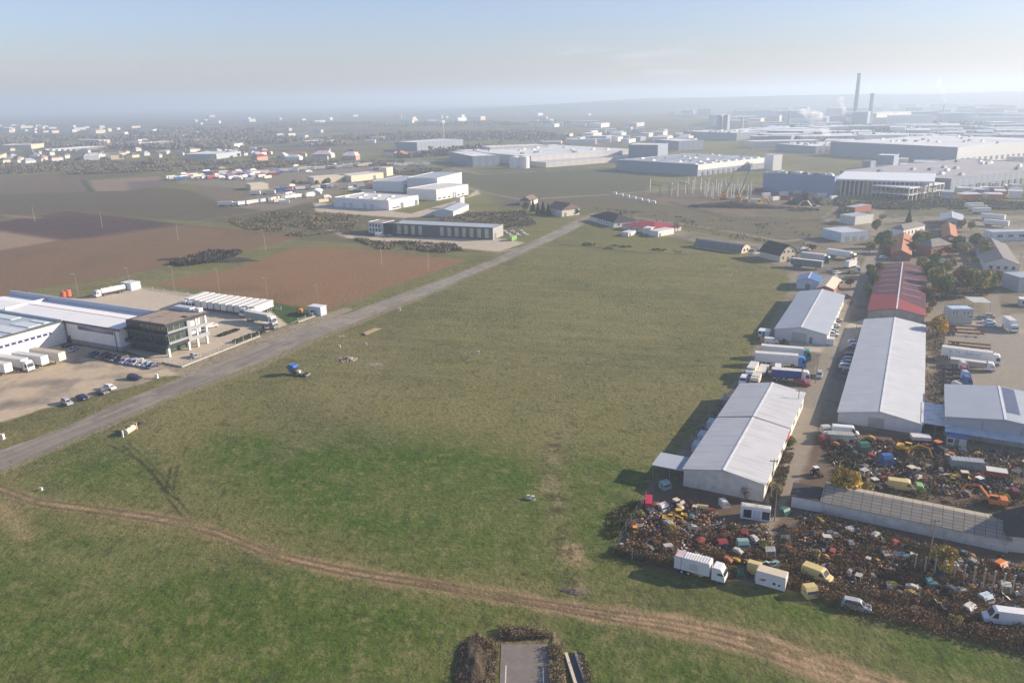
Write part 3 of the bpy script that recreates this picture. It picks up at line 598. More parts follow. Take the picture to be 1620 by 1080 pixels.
def lone_cab(label, px, rz, m_, group=None, z=0, h=2.5, tilt=0, name='scrap_truck_cab'):
    g = G(*px); root = empty(name, label, 'truck cab', (g.x, g.y, z - .35), rz, group); root.rotation_euler = (tilt, 0, rz)
    root.scale = (min(1, .45 + h * .2), .55 + h * .15 if h < 3 else 1, h / 2.7)
    c = part('cab_shell', cab_me(m_, 2.7), root); part('windscreen', cabglass_me(2.7), root); return root
def pole(label, px, h, m_=None, arm=1.6, kind='utility_pole', cat='utility pole', group=None, lamp=False, r=.14, rz=0.0, az=0):
    root = empty(kind, label, cat, G(*px), rz, group); m_ = m_ or WOOD
    part('shaft', cached(('pl', h, m_.name, r), lambda: MB().m(m_).tube((0, 0, 0), (0, 0, h), r, r * .55, 8).mesh('shaft')), root)
    if lamp: part('lamp_head', cached('lh', lambda: MB().m(STEEL).tube((0, 0, 0), (1.2, 0, .25), .05, n=5).box(1.0, 1.7, -.14, .14, .18, .32).mesh('lamp_head')), root, (0, 0, h - .1))
    elif arm: part('cross_arm', cached(('ca', arm), lambda: MB().m(STEEL).box(-arm / 2, arm / 2, -.06, .06, -.08, .08).tube((-arm / 2 + .1, 0, .08), (-arm / 2 + .1, 0, .35), .06, n=5).tube((arm / 2 - .1, 0, .08), (arm / 2 - .1, 0, .35), .06, n=5).tube((0, 0, .08), (0, 0, .4), .06, n=5).mesh('cross_arm')), root, (0, 0, h - .5))
    return root
# ---------------------------------------------------------------- buildings
def place_uv(a, b):
    d = (b - a); d.z = 0; return math.atan2(d.y, d.x), d.length
def openings(root, W, L_, items, glass=None):
    """items: (face, s0, width, z0, z1, kind, material[, depth]); s along the face"""
    for it in items:
        face, s0, wd, z0, z1, nm, m_ = it[:7]; t = .05
        key = ('op', face, round(wd, 2), round(z1 - z0, 2), m_.name, nm)
        def f():
            b = MB(); fr = STEEL if nm == 'window' else m_; h_ = z1 - z0
            if face in 'fb': b.m(m_).box(0, wd, -t, t, 0, h_)
            else: b.m(m_).box(-t, t, 0, wd, 0, h_)
            return b.mesh(nm)
        me = cached(key, f)
        loc = {'f': (s0, 0, z0), 'b': (s0, L_, z0), 'l': (0, s0, z0), 'r': (W, s0, z0)}[face]
        o = part(nm, me, root, loc)
        if nm == 'window' and len(it) > 7:
            def g():
                b = MB().m(it[7]); h_ = z1 - z0; n = max(1, round(wd / 1.3)); q = t + .02
                for k in range(n + 1):
                    x = k * wd / n
                    if face in 'fb': b.box(x - .04, x + .04, -q, q, -.03, h_ + .03)
                    else: b.box(-q, q, x - .04, x + .04, -.03, h_ + .03)
                for z in (-.05, h_):
                    if face in 'fb': b.box(-.05, wd + .05, -q - .01, q + .01, z, z + .06)
                    else: b.box(-q - .01, q + .01, -.05, wd + .05, z, z + .06)
                return b.mesh('window_frame')
            part('window_frame', cached(key + (it[7].name,), g), o)
def hall(name, label, cat, near, far, hr, W, he, wallm, roofm, items=(), over=.35, group=None, roof='gable', gable=None, ridge=None, stepz=0, gz=None):
    """near/far: ridge ends (or roof centre line) as picked points at height hr; local x across, y along"""
    a = G(*near, hr); b = G(*far, hr) if not isinstance(far, (int, float)) else None
    if b is None: raise ValueError
    ang, L_ = place_uv(a, b); rz = ang - R(90)
    root = empty(name, label, cat, (a.x, a.y, 0), rz, group)
    # shift so local x runs 0..W
    sh = bpy.data.objects.new
    cx = W / 2; root.location = (a.x - math.cos(rz) * cx, a.y - math.sin(rz) * cx, 0)
    wb = MB().m(wallm)
    if roof == 'gable': prof = [(0, 0), (W, 0), (W, he), (W / 2, hr - .12), (0, he)]
    elif roof == 'arch': prof = [(0, 0), (W, 0)] + [(W / 2 + (W / 2 - .1) * math.cos(t_), (hr - .12) * math.sin(t_)) for t_ in np.linspace(.12, math.pi - .12, 11)]
    elif roof == 'gambrel': prof = [(0, 0), (W, 0), (W, he), (W * .8, he + (hr - he) * .62), (W / 2, hr - .1), (W * .2, he + (hr - he) * .62), (0, he)]
    else: prof = [(0, 0), (W, 0), (W, he), (0, he)]
    n = len(prof); vs = [(p[0], 0, p[1]) for p in prof] + [(p[0], L_, p[1]) for p in prof]
    wb.add(vs, [tuple(range(n)), tuple(range(n, 2 * n))[::-1]] + [(i, n + i, n + (i + 1) % n, (i + 1) % n) for i in range(n)])
    if gable:
        wb.m(gable).add([(p[0] , -.04, p[1]) for p in prof], [tuple(range(n))])
    part('wall', wb.mesh('wall'), root)
    rb = MB().m(roofm)
    if roof == 'gable': rp_ = [(-over, he - over * (hr - he) / (W / 2)), (W / 2, hr), (W + over, he - over * (hr - he) / (W / 2))]
    elif roof == 'arch': rp_ = [(W / 2 - (W / 2 + .05) * math.cos(t_), hr * math.sin(t_)) for t_ in np.linspace(0.06, math.pi - .06, 13)]
    elif roof == 'gambrel': rp_ = [(-over, he - .2), (W * .2, he + (hr - he) * .62 + .12), (W / 2, hr), (W * .8, he + (hr - he) * .62 + .12), (W + over, he - .2)]
    else: rp_ = [(-over, he + .02), (W + over, he + .02)]
    tk = .14; k = len(rp_)
    vs = []
    for y in (-over, L_ + over): vs += [(p[0], y, p[1]) for p in rp_] + [(p[0], y, p[1] + tk) for p in rp_]
    fs = []
    for i in range(k - 1):
        fs += [(i, i + 1, 2 * k + i + 1, 2 * k + i), (k + i, 3 * k + i, 3 * k + i + 1, k + i + 1), (i, k + i, k + i + 1, i + 1), (2 * k + i, 2 * k + i + 1, 3 * k + i + 1, 3 * k + i)]
    fs += [(0, 2 * k, 3 * k, k), (k - 1, 2 * k - 1, 4 * k - 1, 3 * k - 1)]
    rb.add(vs, fs); ro = part('roof', rb.mesh('roof'), root)
    if ridge: part('ridge_cap', MB().m(ridge).side([(0, hr + .02), (W * 0 + .0, hr + .02)], 0, 0).mesh('x') if False else MB().m(ridge).box(W / 2 - .22, W / 2 + .22, -over - .02, L_ + over + .02, hr + tk - .06, hr + tk + .05).mesh('ridge_cap'), ro)
    openings(root, W, L_, items)
    return root, W, L_
def block(name, label, cat, A, K, B, h, wallm, roofm, items=(), parapet=.5, group=None, ref='B', para_m=None):
    """flat block from three picked ground points: A (left end), K (nearest corner), B (right end)"""
    a = G(*A); k = G(*K); b = G(*B)
    if ref == 'B':
        ang, W = place_uv(k, b); v = Vector((-math.sin(ang), math.cos(ang), 0)); L_ = abs((a - k).dot(v))
    else:
        d = a - k; ang = math.atan2(d.y, d.x) - R(90); L_ = d.length; u = Vector((math.cos(ang), math.sin(ang), 0)); W = abs((b - k).dot(u))
    root = empty(name, label, cat, k, ang, group)
    t = min(.4, W * .1, L_ * .1)
    part('wall', MB().m(wallm).box(0, W, 0, L_, 0, h).mesh('wall'), root)
    pm = para_m or wallm
    pb = MB().m(pm)
    if parapet > 0:
        pb.box(-.03, W + .03, -.03, t, h, h + parapet).box(-.03, W + .03, L_ - t, L_ + .03, h, h + parapet).box(-.03, t, t, L_ - t, h, h + parapet).box(W - t, W + .03, t, L_ - t, h, h + parapet)
        part('parapet', pb.mesh('parapet'), root)
    part('roof', MB().m(roofm).box(t, W - t, t, L_ - t, h, h + .12).mesh('roof'), root)
    openings(root, W, L_, items)
    return root, W, L_
# ---------------------------------------------------------------- trees and bushes
BARK = mat('bark', (.10, .075, .05), .95)
def leafm(name): return attr_mat('leaves_' + name, rough=.8, bump=0, fine=.25, fscale=2)
LEAF = leafm('mixed')
def crown_arrays(n, rx, rz, zc, cols, rng, leaf=.35, lobes=7, cone=False):
    lc = rng.normal(size=(lobes, 3)); lc /= np.linalg.norm(lc, axis=1)[:, None]; lc *= rng.uniform(.35, .75, (lobes, 1))
    if cone:
        z = rng.uniform(0, 1, n) ** 1.4; th = rng.uniform(0, 6.283, n); rr = (1 - z) * rng.uniform(.5, 1, n) ** .5 * (1 + .2 * np.sin(th * 5 + z * 20))
        p = np.stack([rr * np.cos(th) * rx, rr * np.sin(th) * rx, zc - rz + z * 2 * rz], -1); lob = rng.integers(0, lobes, n)
    else:
        lob = rng.integers(0, lobes, n); d = rng.normal(size=(n, 3)); d /= np.linalg.norm(d, axis=1)[:, None]
        r = .55 * rng.uniform(.3, 1.0, n) ** .5 * rng.uniform(.7, 1.15, lobes)[lob]
        p = lc[lob] + d * r[:, None]; p = p * np.array([rx, rx, rz]) + np.array([0, 0, zc])
    u = rng.normal(size=(n, 3)); u /= np.linalg.norm(u, axis=1)[:, None]; v = np.cross(u, rng.normal(size=(n, 3))); v /= np.linalg.norm(v, axis=1)[:, None]
    s = leaf * rng.uniform(.6, 1.3, (n, 1))
    V = np.stack([p - u * s, p + v * s * .7, p + u * s, p - v * s * .7], 1).reshape(-1, 3)
    F = np.arange(4 * n).reshape(n, 4); cols = np.array(cols)
    base = cols[rng.integers(0, len(cols), lobes)][lob] * .6 + cols[rng.integers(0, len(cols), n)] * .4; base = base * rng.uniform(.7, 1.3, (n, 1))
    return V, F, np.repeat(base, 4, 0)
TP = {}
def tree_protos():
    kinds = {'conifer': dict(n=1700, rx=2.2, rz=4.5, cols=[(0.047, 0.081, 0.034), (0.068, 0.101, 0.041), (0.034, 0.061, 0.027)], cone=True, leaf=.4, trunk=4),
             'green': dict(n=2400, rx=3.6, rz=3.0, cols=[(0.163, 0.219, 0.055), (0.255, 0.292, 0.082), (0.109, 0.146, 0.046)], leaf=.42, trunk=3.2),
             'olive': dict(n=2200, rx=3.0, rz=2.8, cols=[(0.437, 0.365, 0.109), (0.328, 0.311, 0.100), (0.219, 0.219, 0.082), (0.547, 0.401, 0.146)], leaf=.4, trunk=3),
             'yellow': dict(n=1250, rx=2.3, rz=2.3, cols=[(.66, .42, .06), (.50, .36, .08), (.36, .30, .09), (.55, .30, .06), (.24, .20, .07)], leaf=.27, trunk=2),
             'brown': dict(n=1500, rx=2.6, rz=2.3, cols=[(0.270, 0.162, 0.095), (0.189, 0.135, 0.088), (0.351, 0.203, 0.108)], leaf=.3, trunk=2.2),
             'bare': dict(n=500, rx=2.4, rz=2.4, cols=[(0.216, 0.176, 0.135), (0.270, 0.216, 0.149)], leaf=.2, trunk=3)}
    for kn, d in kinds.items():
        for vi in range(2):
            rng = np.random.default_rng(hash(kn) % 1000 + vi if False else (sum(map(ord, kn)) + 31 * vi))
            zc = d['trunk'] + d['rz'] * .6 if not d.get('cone') else d['rz'] + .6
            V, F, C = crown_arrays(d['n'], d['rx'], d['rz'], zc, d['cols'], rng, d['leaf'], 8 + vi * 3, d.get('cone', False))
            cm = np_mesh('crown', V, F, [LEAF], C)
            b = MB().m(BARK); b.tube((0, 0, 0), (.1, 0, zc), .22, .08, 7)
            for k in range(9 if kn != 'bare' else 26):
                th = rng.uniform(0, 6.28); z0 = rng.uniform(.4, .95) * zc; q = rng.uniform(.4, .85)
                e = (math.cos(th) * d['rx'] * q, math.sin(th) * d['rx'] * q, z0 + d['rz'] * rng.uniform(.2, .9))
                if not d.get('cone'): b.tube((0, 0, z0), e, .08, .02, 4)
            TP[(kn, vi)] = (b.mesh('trunk'), cm, zc + d['rz'])
tree_protos()
def tree(kind, label, px, h, group=None, name=None, cat='tree', wide=1.0):
    vi = random.randint(0, 1); tm, cm, hh = TP[(kind, vi)]; s = h / hh
    root = empty(name or {'conifer': 'conifer_tree', 'bare': 'bare_tree'}.get(kind, 'broadleaf_tree'), label, cat, G(*px), random.uniform(0, 6.28), group); root.scale = (s * wide, s * wide, s)
    part('trunk', tm, root); part('crown', cm, root); return root
def bush(kind, label, px, h, group=None, wide=1.5):
    vi = random.randint(0, 1); tm, cm, hh = TP[(kind, vi)]; s = h / hh
    root = empty('bush', label, 'bush', G(*px), random.uniform(0, 6.28), group); root.scale = (s * wide, s * wide, s)
    # a bush is foliage to the ground: crown lowered on short stems
    part('stem', tm, root, (0, 0, 0)); c = part('foliage', cm, root, (0, 0, -hh * .28)); return root
def weeds(name, label, polys, n, hmin, hmax, cols, seed=3, clump=None, leaf=.16, thr=.42, cat='weeds', cs=3.0):
    rng = np.random.default_rng(seed); P_ = [Poly(p, .5, .3, 3) if isinstance(p, list) else p for p in polys]; out = []
    got = 0; Vs = []
    for p in P_:
        bb = p.bb; area = (bb[1] - bb[0]) * (bb[3] - bb[2]); k = int(n * 3 / len(P_))
        X = rng.uniform(bb[0], bb[1], k); Y = rng.uniform(bb[2], bb[3], k); nn = fbm(X, Y, cs, 3, seed + 5)
        keep = (p.mask(X, Y) > .5) & (nn > thr + rng.uniform(-.06, .06, k)); Vs.append(np.stack([X[keep], Y[keep], nn[keep]], -1)[:n // len(P_)])
    q = np.concatenate(Vs); k = len(q); hh = (hmin + (hmax - hmin) * np.clip((q[:, 2] - thr) * 5, 0, 1)) * rng.uniform(.5, 1, k)
    z = rng.uniform(0, 1, k) * hh; p = np.stack([q[:, 0], q[:, 1], z], -1)
    u = rng.normal(size=(k, 3)) * np.array([.5, .5, 1.1]); u /= np.linalg.norm(u, axis=1)[:, None]; v = np.cross(u, rng.normal(size=(k, 3))); v /= np.linalg.norm(v, axis=1)[:, None]
    s = leaf * rng.uniform(.6, 1.6, (k, 1)); p = p + np.array([0, 0, 1]) * s * .5
    V = np.stack([p - u * s, p + v * s * .6, p + u * s, p - v * s * .6], 1).reshape(-1, 3); F = np.arange(4 * k).reshape(k, 4)
    cols = np.array(cols); sel = (fbm(q[:, 0], q[:, 1], 4, 3, seed + 9) * 1.6 - .3 + rng.uniform(-.15, .15, k)).clip(0, .999)
    C = cols[(sel * len(cols)).astype(int)] * rng.uniform(.65, 1.35, (k, 1))
    o = link(bpy.data.objects.new(name, np_mesh(name, V, F, [LEAF], np.repeat(C, 4, 0)))); return tag(o, label, cat, kind='stuff')
# ================================================================ left side: logistics halls, office, yard
AX = R(63.2); ORD = ['first', 'second', 'third', 'fourth', 'fifth', 'sixth', 'seventh', 'eighth', 'ninth', 'tenth', 'eleventh', 'twelfth', 'thirteenth', 'fourteenth', 'fifteenth', 'sixteenth', 'seventeenth', 'eighteenth', 'nineteenth', 'twentieth']
OX, OY = -113.5, 249.5
def ST(s, t_, z=0): return (OX + s * math.cos(AX) - t_ * math.sin(AX), OY + s * math.sin(AX) + t_ * math.cos(AX), z)
def pxof(s, t_): return P(ST(s, t_))
def hd(a, b):
    d = G(*b) - G(*a); return math.atan2(d.y, d.x)
WALLW = mat('white_cladding', (.82, .80, .76), .5, var=.05, stripes=('X', 1.2, .05)); ROOFW = mat('white_membrane', (.88, .86, .82), .6, var=.04, vscale=.15, grime=((.7, .68, .64), .2, .15))
PARAP = mat('parapet_sheet', (.52, .55, .60), .5, var=.05); TRIM = mat('dark_trim', (.10, .10, .115), .5); PLINTH = mat('grey_plinth', (.30, .30, .31), .7)
SKYL = mat('skylight_panel', (.60, .66, .64), .4, var=.08); BLUER = mat('blue_grey_roof', (.42, .46, .50), .5, var=.06); PURPG = mat('purple_blue_glazing', (.07, .06, .20), .15, var=.3, vscale=1.5, spec=.8)
root = empty('logistics_hall', 'white logistics hall with twin roof strips behind the dark office block', 'warehouse', ST(0, 0), AX)
part('wall', MB().m(WALLW).box(-2.6, 14.2, 20.2, 81, 1.5, 7.9).m(PLINTH).box(-2.62, 14.22, 20.18, 81.02, 0, 1.5).mesh('wall'), root)
rb = MB().m(ROOFW).add([(-2.9, 19.5, 8.0), (-2.9, 81.3, 8.0), (6, 81.3, 8.6), (6, 19.5, 8.6), (14, 19.5, 8.0), (14, 81.3, 8.0)], [(0, 3, 2, 1), (3, 4, 5, 2)]).m(TRIM).box(5.9, 6.1, 19.6, 81.2, 8.55, 8.66).box(-3.0, -2.6, 19.5, 81.3, 7.2, 7.98)
part('roof', rb.mesh('roof'), root)
part('parapet', MB().m(PARAP).box(13.9, 14.4, 19.5, 81.6, 7.9, 10.0).box(-2.6, 14.4, 81.3, 81.7, 7.9, 9.2).mesh('parapet'), root)
part('window', MB().m(PURPG).box(-2.68, -2.6, 23, 41, 5.6, 6.7).m(TRIM).box(-2.72, -2.6, 22.9, 41.1, 5.5, 5.6).box(-2.72, -2.6, 22.9, 41.1, 6.7, 6.8).mesh('window'), root)
for k in range(13): part('window_post', MB().m(TRIM).box(-2.72, -2.6, 22.9 + k * 1.5, 23.0 + k * 1.5, 5.6, 6.7).mesh('window_post'), root)
part('downpipe', MB().m(TRIM).tube((-2.8, 22, 0), (-2.8, 22, 7.8), .12, n=6).mesh('downpipe'), root); part('downpipe', MB().m(TRIM).tube((-2.8, 47.6, 0), (-2.8, 47.6, 7.8), .12, n=6).mesh('downpipe'), root)
part('door', MB().m(TRIM).box(-2.75, -2.6, 46.0, 47.2, 0, 2.6).mesh('door'), root)
root = empty('logistics_hall', 'white logistics hall with blue grey roof and glazed strip above the docked trailers', 'warehouse', ST(0, 0), AX)
part('wall', MB().m(WALLW).box(-60, -2.9, 48, 100, 0, 7.4).mesh('wall'), root)
part('roof', MB().m(BLUER).box(-59.6, -3.3, 48.4, 99.6, 7.4, 7.5).mesh('roof'), root)
for s0, s1, t0, t1 in ((-7.4, -5.4, 52, 60), (-13, -8.5, 52, 62), (-20, -15, 50, 66), (-9, -5.2, 68, 90), (-28, -23, 50, 66), (-20, -12, 70, 92)):
    part('skylight', MB().m(SKYL).box(s0, s1, t0, t1, 7.5, 7.72).mesh('skylight'), root)
part('parapet', MB().m(TRIM).box(-60.1, -2.9, 47.9, 48.4, 7.4, 8.1).m(PARAP).box(-3.4, -2.9, 48.4, 100, 7.4, 8.3).mesh('parapet'), root)
part('window', MB().m(PURPG).box(-26, -8, 47.9, 48, 4.3, 5.2).mesh('window'), root)
for k in range(8): part('sign_letter', MB().m(WHITE).box(-25 + k * 2.2, -24.3 + k * 2.2, 47.85, 47.9, 4.5, 5.0).mesh('sign_letter'), root)
part('sign_emblem', MB().m(paintm('purple', (.10, .06, .35))).tube((-28.3, 47.93, 4.4), (-28.3, 47.85, 4.4), .55, n=12).mesh('sign_emblem'), root)
root = empty('logistics_hall', 'white roofed logistics hall at the far left edge behind the longer one', 'warehouse', ST(0, 0), AX)
part('wall', MB().m(WALLW).box(-2.2, 13.8, 82.2, 104, 0, 7.9).mesh('wall'), root)
part('roof', MB().m(ROOFW).add([(-2.5, 82.0, 8.0), (-2.5, 104.3, 8.0), (6, 104.3, 8.6), (6, 82.0, 8.6), (13.9, 82.0, 8.0), (13.9, 104.3, 8.0)], [(0, 3, 2, 1), (3, 4, 5, 2)]).mesh('roof'), root)
part('parapet', MB().m(PARAP).box(13.8, 14.3, 82, 104.5, 7.9, 10.0).mesh('parapet'), root)
# office
DK = mat('charcoal_panel', (.045, .05, .06), .45, var=.06); LG = mat('light_grey_panel', (.33, .34, .35), .5, var=.05); TANR = mat('tan_gravel_roof', (.36, .28, .21), .9, grime=((.16, .13, .12), .8, .25))
OG = mat('office_glass', (.05, .08, .06), .08, var=.5, vscale=.8, spec=.9)
root = empty('office_building', 'three storey charcoal office block with glass bands and white pillars', 'office', ST(0, 0), AX)
part('ground_floor', MB().m(OG).box(1.2, 10, 3, 19, 0, 3.1).mesh('ground_floor'), root)
part('wall', MB().m(DK).box(-.8, 17, -.6, 20, 3.1, 4.2).box(-.6, 9.0, 13.2, 19.9, 7.3, 7.6).box(.7, 16, 2.5, 20, 4.2, 10.4).box(-.8, 9.4, -.6, 17.5, 7.0, 7.9).mesh('wall'), root)
part('side_panel', MB().m(LG).box(8.0, 9.5, -.75, 2.4, 3.1, 11.4).box(9.5, 16.8, -.7, 0, 6.6, 7.7).box(0, 8.0, -.7, -.5, 4.2, 4.9).box(0, 8.0, -.7, -.5, 7.9, 8.5).box(9.5, 17.1, -.72, .1, 3.0, 4.3).mesh('side_panel'), root)
part('loggia_wall', MB().m(WHITE).box(9.5, 16.0, 2.2, 2.5, 4.2, 10.2).box(15.9, 16.6, -.5, .2, 4.3, 10.4).box(11.9, 12.5, -.5, .1, 7.7, 10.4).box(11.9, 12.5, -.5, .1, 4.3, 6.6).mesh('loggia_wall'), root)
for s, t_ in ((.0, .1), (8.4, .2), (12.2, .2), (16.4, .3)): part('pillar', MB().m(WHITE).box(s - .35, s + .35, t_ - .35, t_ + .35, 0, 3.1).mesh('pillar'), root)
for z0, z1, n in ((4.2, 7.0, 7), (7.9, 10.4, 5)):
    for k in range(n):
        t0 = .3 + k * 2.45
        w_ = part('window', MB().m(OG).box(.15, .7, t0, t0 + 2.2, z0, z1).mesh('window'), root)
        part('window_frame', MB().m(DK).box(.05, .2, t0 - .15, t0 + .05, z0, z1).box(.08, .18, t0 + 1.08, t0 + 1.16, z0, z1).mesh('window_frame'), w_)
    for k in range(3):
        s0 = .5 + k * 2.45
        w_ = part('window', MB().m(OG).box(s0, s0 + 2.25, -.15, 2.5, z0, z1).mesh('window'), root)
        part('window_frame', MB().m(STEEL).box(s0 - .1, s0 + .05, -.22, -.12, z0, z1).mesh('window_frame'), w_)
part('roof', MB().m(DK).box(-1.0, 17.6, -1.0, 15.8, 10.4, 11.3).m(TANR).box(-.6, 17.2, -.6, 15.4, 11.3, 11.4).mesh('roof'), root)
part('roof_plant', MB().m(WHITE).box(15.2, 17.0, 1.0, 3.2, 11.4, 12.6).mesh('roof_plant'), root); part('roof_plant', MB().m(PARAP).box(14.5, 17.0, 4.5, 12.5, 11.4, 12.6).mesh('roof_plant'), root)
# fence with concrete base and posts
def mesh_fence(label, s0, t0, s1, t1, post=4.0, h=1.9, base=.45, name='boundary_fence'):
    a = Vector(ST(s0, t0)); b = Vector(ST(s1, t1)); d = b - a; ang = math.atan2(d.y, d.x); Ln = d.length
    r = empty(name, label, 'fence', a, ang)
    part('base_wall', MB().m(CONCR).box(0, Ln, -.12, .12, 0, base).mesh('base_wall'), r)
    f = MB().m(STEEL)
    x = 0
    while x < Ln: f.tube((x, 0, base), (x, 0, h), .018, n=3, cap=False); x += .45
    for z in (base + .15, h - .1): f.tube((0, 0, z), (Ln, 0, z), .02, n=3)
    part('mesh_panel', f.mesh('mesh_panel'), r); n = int(Ln / post) + 1
    pm = MB().m(CONCR).box(-.08, .08, -.08, .08, base, h + .1).mesh('post')
    for k in range(n): part('post', pm, r, (k * post, 0, 0))
mesh_fence('steel mesh fence on a pale kerb wall in front of the charcoal office', -6.3, -12.7, 30, -11)
mesh_fence('short mesh fence turning in from the road towards the row of parked cars', -6.3, -12.7, -5.9, -3)
mesh_fence('mesh fence on a pale kerb between the truck entrance and the blue cabin', 50, -11.2, 62, -11.4)
mesh_fence('long low wire fence between the concrete yard and the ploughed field', 62, 8, 68, 110, 8, 1.6, .1)
for k, (s, t_, s2) in enumerate(((20, -8.6, 35), (24, 2.5, 33))):
    b0 = ST(s, t_); r = empty('hedge', ['clipped dark hedge along the inside of the office fence', 'narrow planting strip in the middle of the office yard'][k], 'hedge', b0, AX)
    rng = np.random.default_rng(5 + k); n = 900; Ln = s2 - s; pts = np.stack([rng.uniform(0, Ln, n), rng.uniform(-.9, .9, n), rng.uniform(0, 1.2 - .4 * k, n)], -1)
    u = rng.normal(size=(n, 3)) * .16; v = rng.normal(size=(n, 3)) * .16
    part('foliage', np_mesh('foliage', np.stack([pts - u, pts + v, pts + u, pts - v], 1).reshape(-1, 3), np.arange(4 * n).reshape(n, 4), [LEAF], np.repeat(np.array([(.06, .075, .035)]) * rng.uniform(.6, 1.5, (n, 1)), 4, 0)), r)
def pst(s, t_): return P(ST(s, t_))
# car row in front of the office
rowc = [(GREYP, 'hatch', 'dark grey'), (BLACKP, 'sedan', 'black'), (GREYP, 'suv', 'grey'), (DKRED, 'hatch', 'dark red'), (BLACKP, 'hatch', 'black'), (GREYP, 'sedan', 'dark grey'), (BLACKP, 'suv', 'black'), (LILAC_SHEEN, 'sedan', 'lilac'), (LILAC_SHEEN, 'hatch', 'violet reflecting dark'), (SILVER, 'suv', 'silver'), (OFFW, 'sedan', 'cream white'), (SKYB, 'sedan', 'light blue'), (DKBLUE, 'sedan', 'dark blue')]  # lilac and violet bodies: dark cars with a purple reflection painted in
for k, (m_, st_, nm) in enumerate(rowc):
    t_ = 25.5 - k * 2.45; car('%s car, %s from the left in the row parked before the office' % (nm, ORD[k]), pst(-9.6 - .25 * (k > 6) + random.uniform(-.3, .3), t_), AX + math.pi + random.uniform(-.05, .05), m_, 'cars parked before the office', style=st_)
car('light grey car parked askew beside the white hall wall', pst(-8.8, 36.5), AX + .5, SILVER, style='sedan'); car('dark car in the shaded corner between the two white halls', pst(-6.5, 42.5), AX - .3, BLACKP)
car('silver estate car, lowest of the cars along the yard verge', pst(-42.6, -8.3), R(-40), SILVER, 'cars along the yard verge', style='suv'); car('dark blue car behind the silver one on the yard verge', pst(-38.2, -8.8), R(-35), DKBLUE, 'cars along the yard verge', style='sedan')
car('black car with a pale bonnet on the yard verge', pst(-32.6, -10), R(-35), GREYP, 'cars along the yard verge', style='sedan'); car('white car, topmost of the pair on the yard verge', pst(-29.3, -8.8), R(-30), WHITE, 'cars along the yard verge', style='hatch')
car('dark blue estate car alone near the yard entrance', pst(-20.4, -8.3), R(-20), DKBLUE, style='suv'); car('small silver car just inside the office fence', pst(2.8, -8.3), R(-50), SILVER)
van('white van parked beside the loggias of the office', pst(31.5, 14.5), R(35), WHITE, None, 5.0, 1.9)
# docked trailers
TGREY = paintm('trailer_grey', (.60, .60, .60))
trailer('white semi trailer with small blue lettering, lowest of four by the glazed hall', pst(-34.5, 38.0), AX - R(90) + R(4), WHITE, 'trailers docked at the white hall')
semi('white semi truck facing out between the docked trailers', pst(-29.3, 37.2), AX - R(90) + R(4), WHITE, TGREY, 'trailers docked at the white hall', L_=12.5)
trailer('white semi trailer between the truck and the tan topped trailer', pst(-24.9, 34.5), AX - R(90) + R(4), WHITE, 'trailers docked at the white hall', roofm=ROOFM)
trailer('tan roofed semi trailer, topmost of the docked row', pst(-20.0, 33.0), AX - R(90) + R(4), OFFW, 'trailers docked at the white hall', roofm=mat('tan_roof', (.55, .45, .33), .7))
# row of trailers at the back of the concrete yard
for k in range(11):
    t_ = 47.5 - k * 3.55
    if k in (0, 1, 9, 10): semi('white semi truck, %s from the left in the long trailer row' % ORD[k], pst(55.5, t_), AX + math.pi + R(7), WHITE, TGREY if k > 8 else WHITE, 'trailers in the long row behind the office', L_=12)
    else: trailer('white semi trailer, %s from the left in the long trailer row' % ORD[k], pst(54.8, t_), AX + math.pi + R(7), TGREY if k % 3 else WHITE, 'trailers in the long row behind the office', L_=12.6)
semi('white semi truck with a pale green trailer leaving by the yard gate', pst(44.2, 3.0), AX - R(96), WHITE, mat('pale_green_curtain', (.33, .40, .35), .6), None, L_=13)
boxtruck('small dark flatbed truck waiting behind the leaving semi', pst(39.5, -5.5), AX - R(90), GREYP, GREYP, None, L_=4.2, h=2.0)
CABB = mat('blue_and_shade_cladding', (.52, .60, .65), .6)  # this pale blue also stands for shade on the white awning
def kiosk(label, px, w_, d, h, m1, m2, rz=AX, group=None, name='site_cabin', door=True):
    r = empty(name, label, 'cabin', G(*px), rz, group)
    part('wall', MB().m(m1).box(-d / 2, d / 2, -w_ / 2, w_ / 2, 0, h).mesh('wall'), r); part('roof', MB().m(m2).box(-d / 2 - .15, d / 2 + .15, -w_ / 2 - .15, w_ / 2 + .15, h, h + .15).mesh('roof'), r)
    if door:
        part('door', MB().m(GREYP).box(-d / 2 - .04, -d / 2, -.45, .45, .05, 2.1).mesh('door'), r); part('window', MB().m(GLASS).box(-d / 2 - .04, -d / 2, .8, min(1.9, w_ / 2 - .1), 1.0, 1.9).mesh('window'), r)
    return r
kiosk('light blue transformer cabin at the roadside corner of the concrete yard', (503, 497), 6, 3.5, 3.4, CABB, WHITE)
kiosk('pale blue and white cabin at the back corner of the concrete yard', (208, 457), 6.5, 5, 3.2, CABB, WHITE)
r = empty('gas_tank', 'orange tank standing on the green lawn beside the yard', 'tank', G(475, 495), AX); part('tank_shell', MB().m(ORANGE).tube((-.9, 0, 1.0), (.9, 0, 1.0), .8, n=12).mesh('tank_shell'), r); part('support', MB().m(STEEL).box(-.7, -.5, -.6, .6, 0, .5).box(.5, .7, -.6, .6, 0, .5).mesh('support'), r)
r = empty('tank_truck', 'white tanker truck parked at the field side of the concrete yard', 'tanker', G(175, 466), hd((195, 461), (150, 470)))
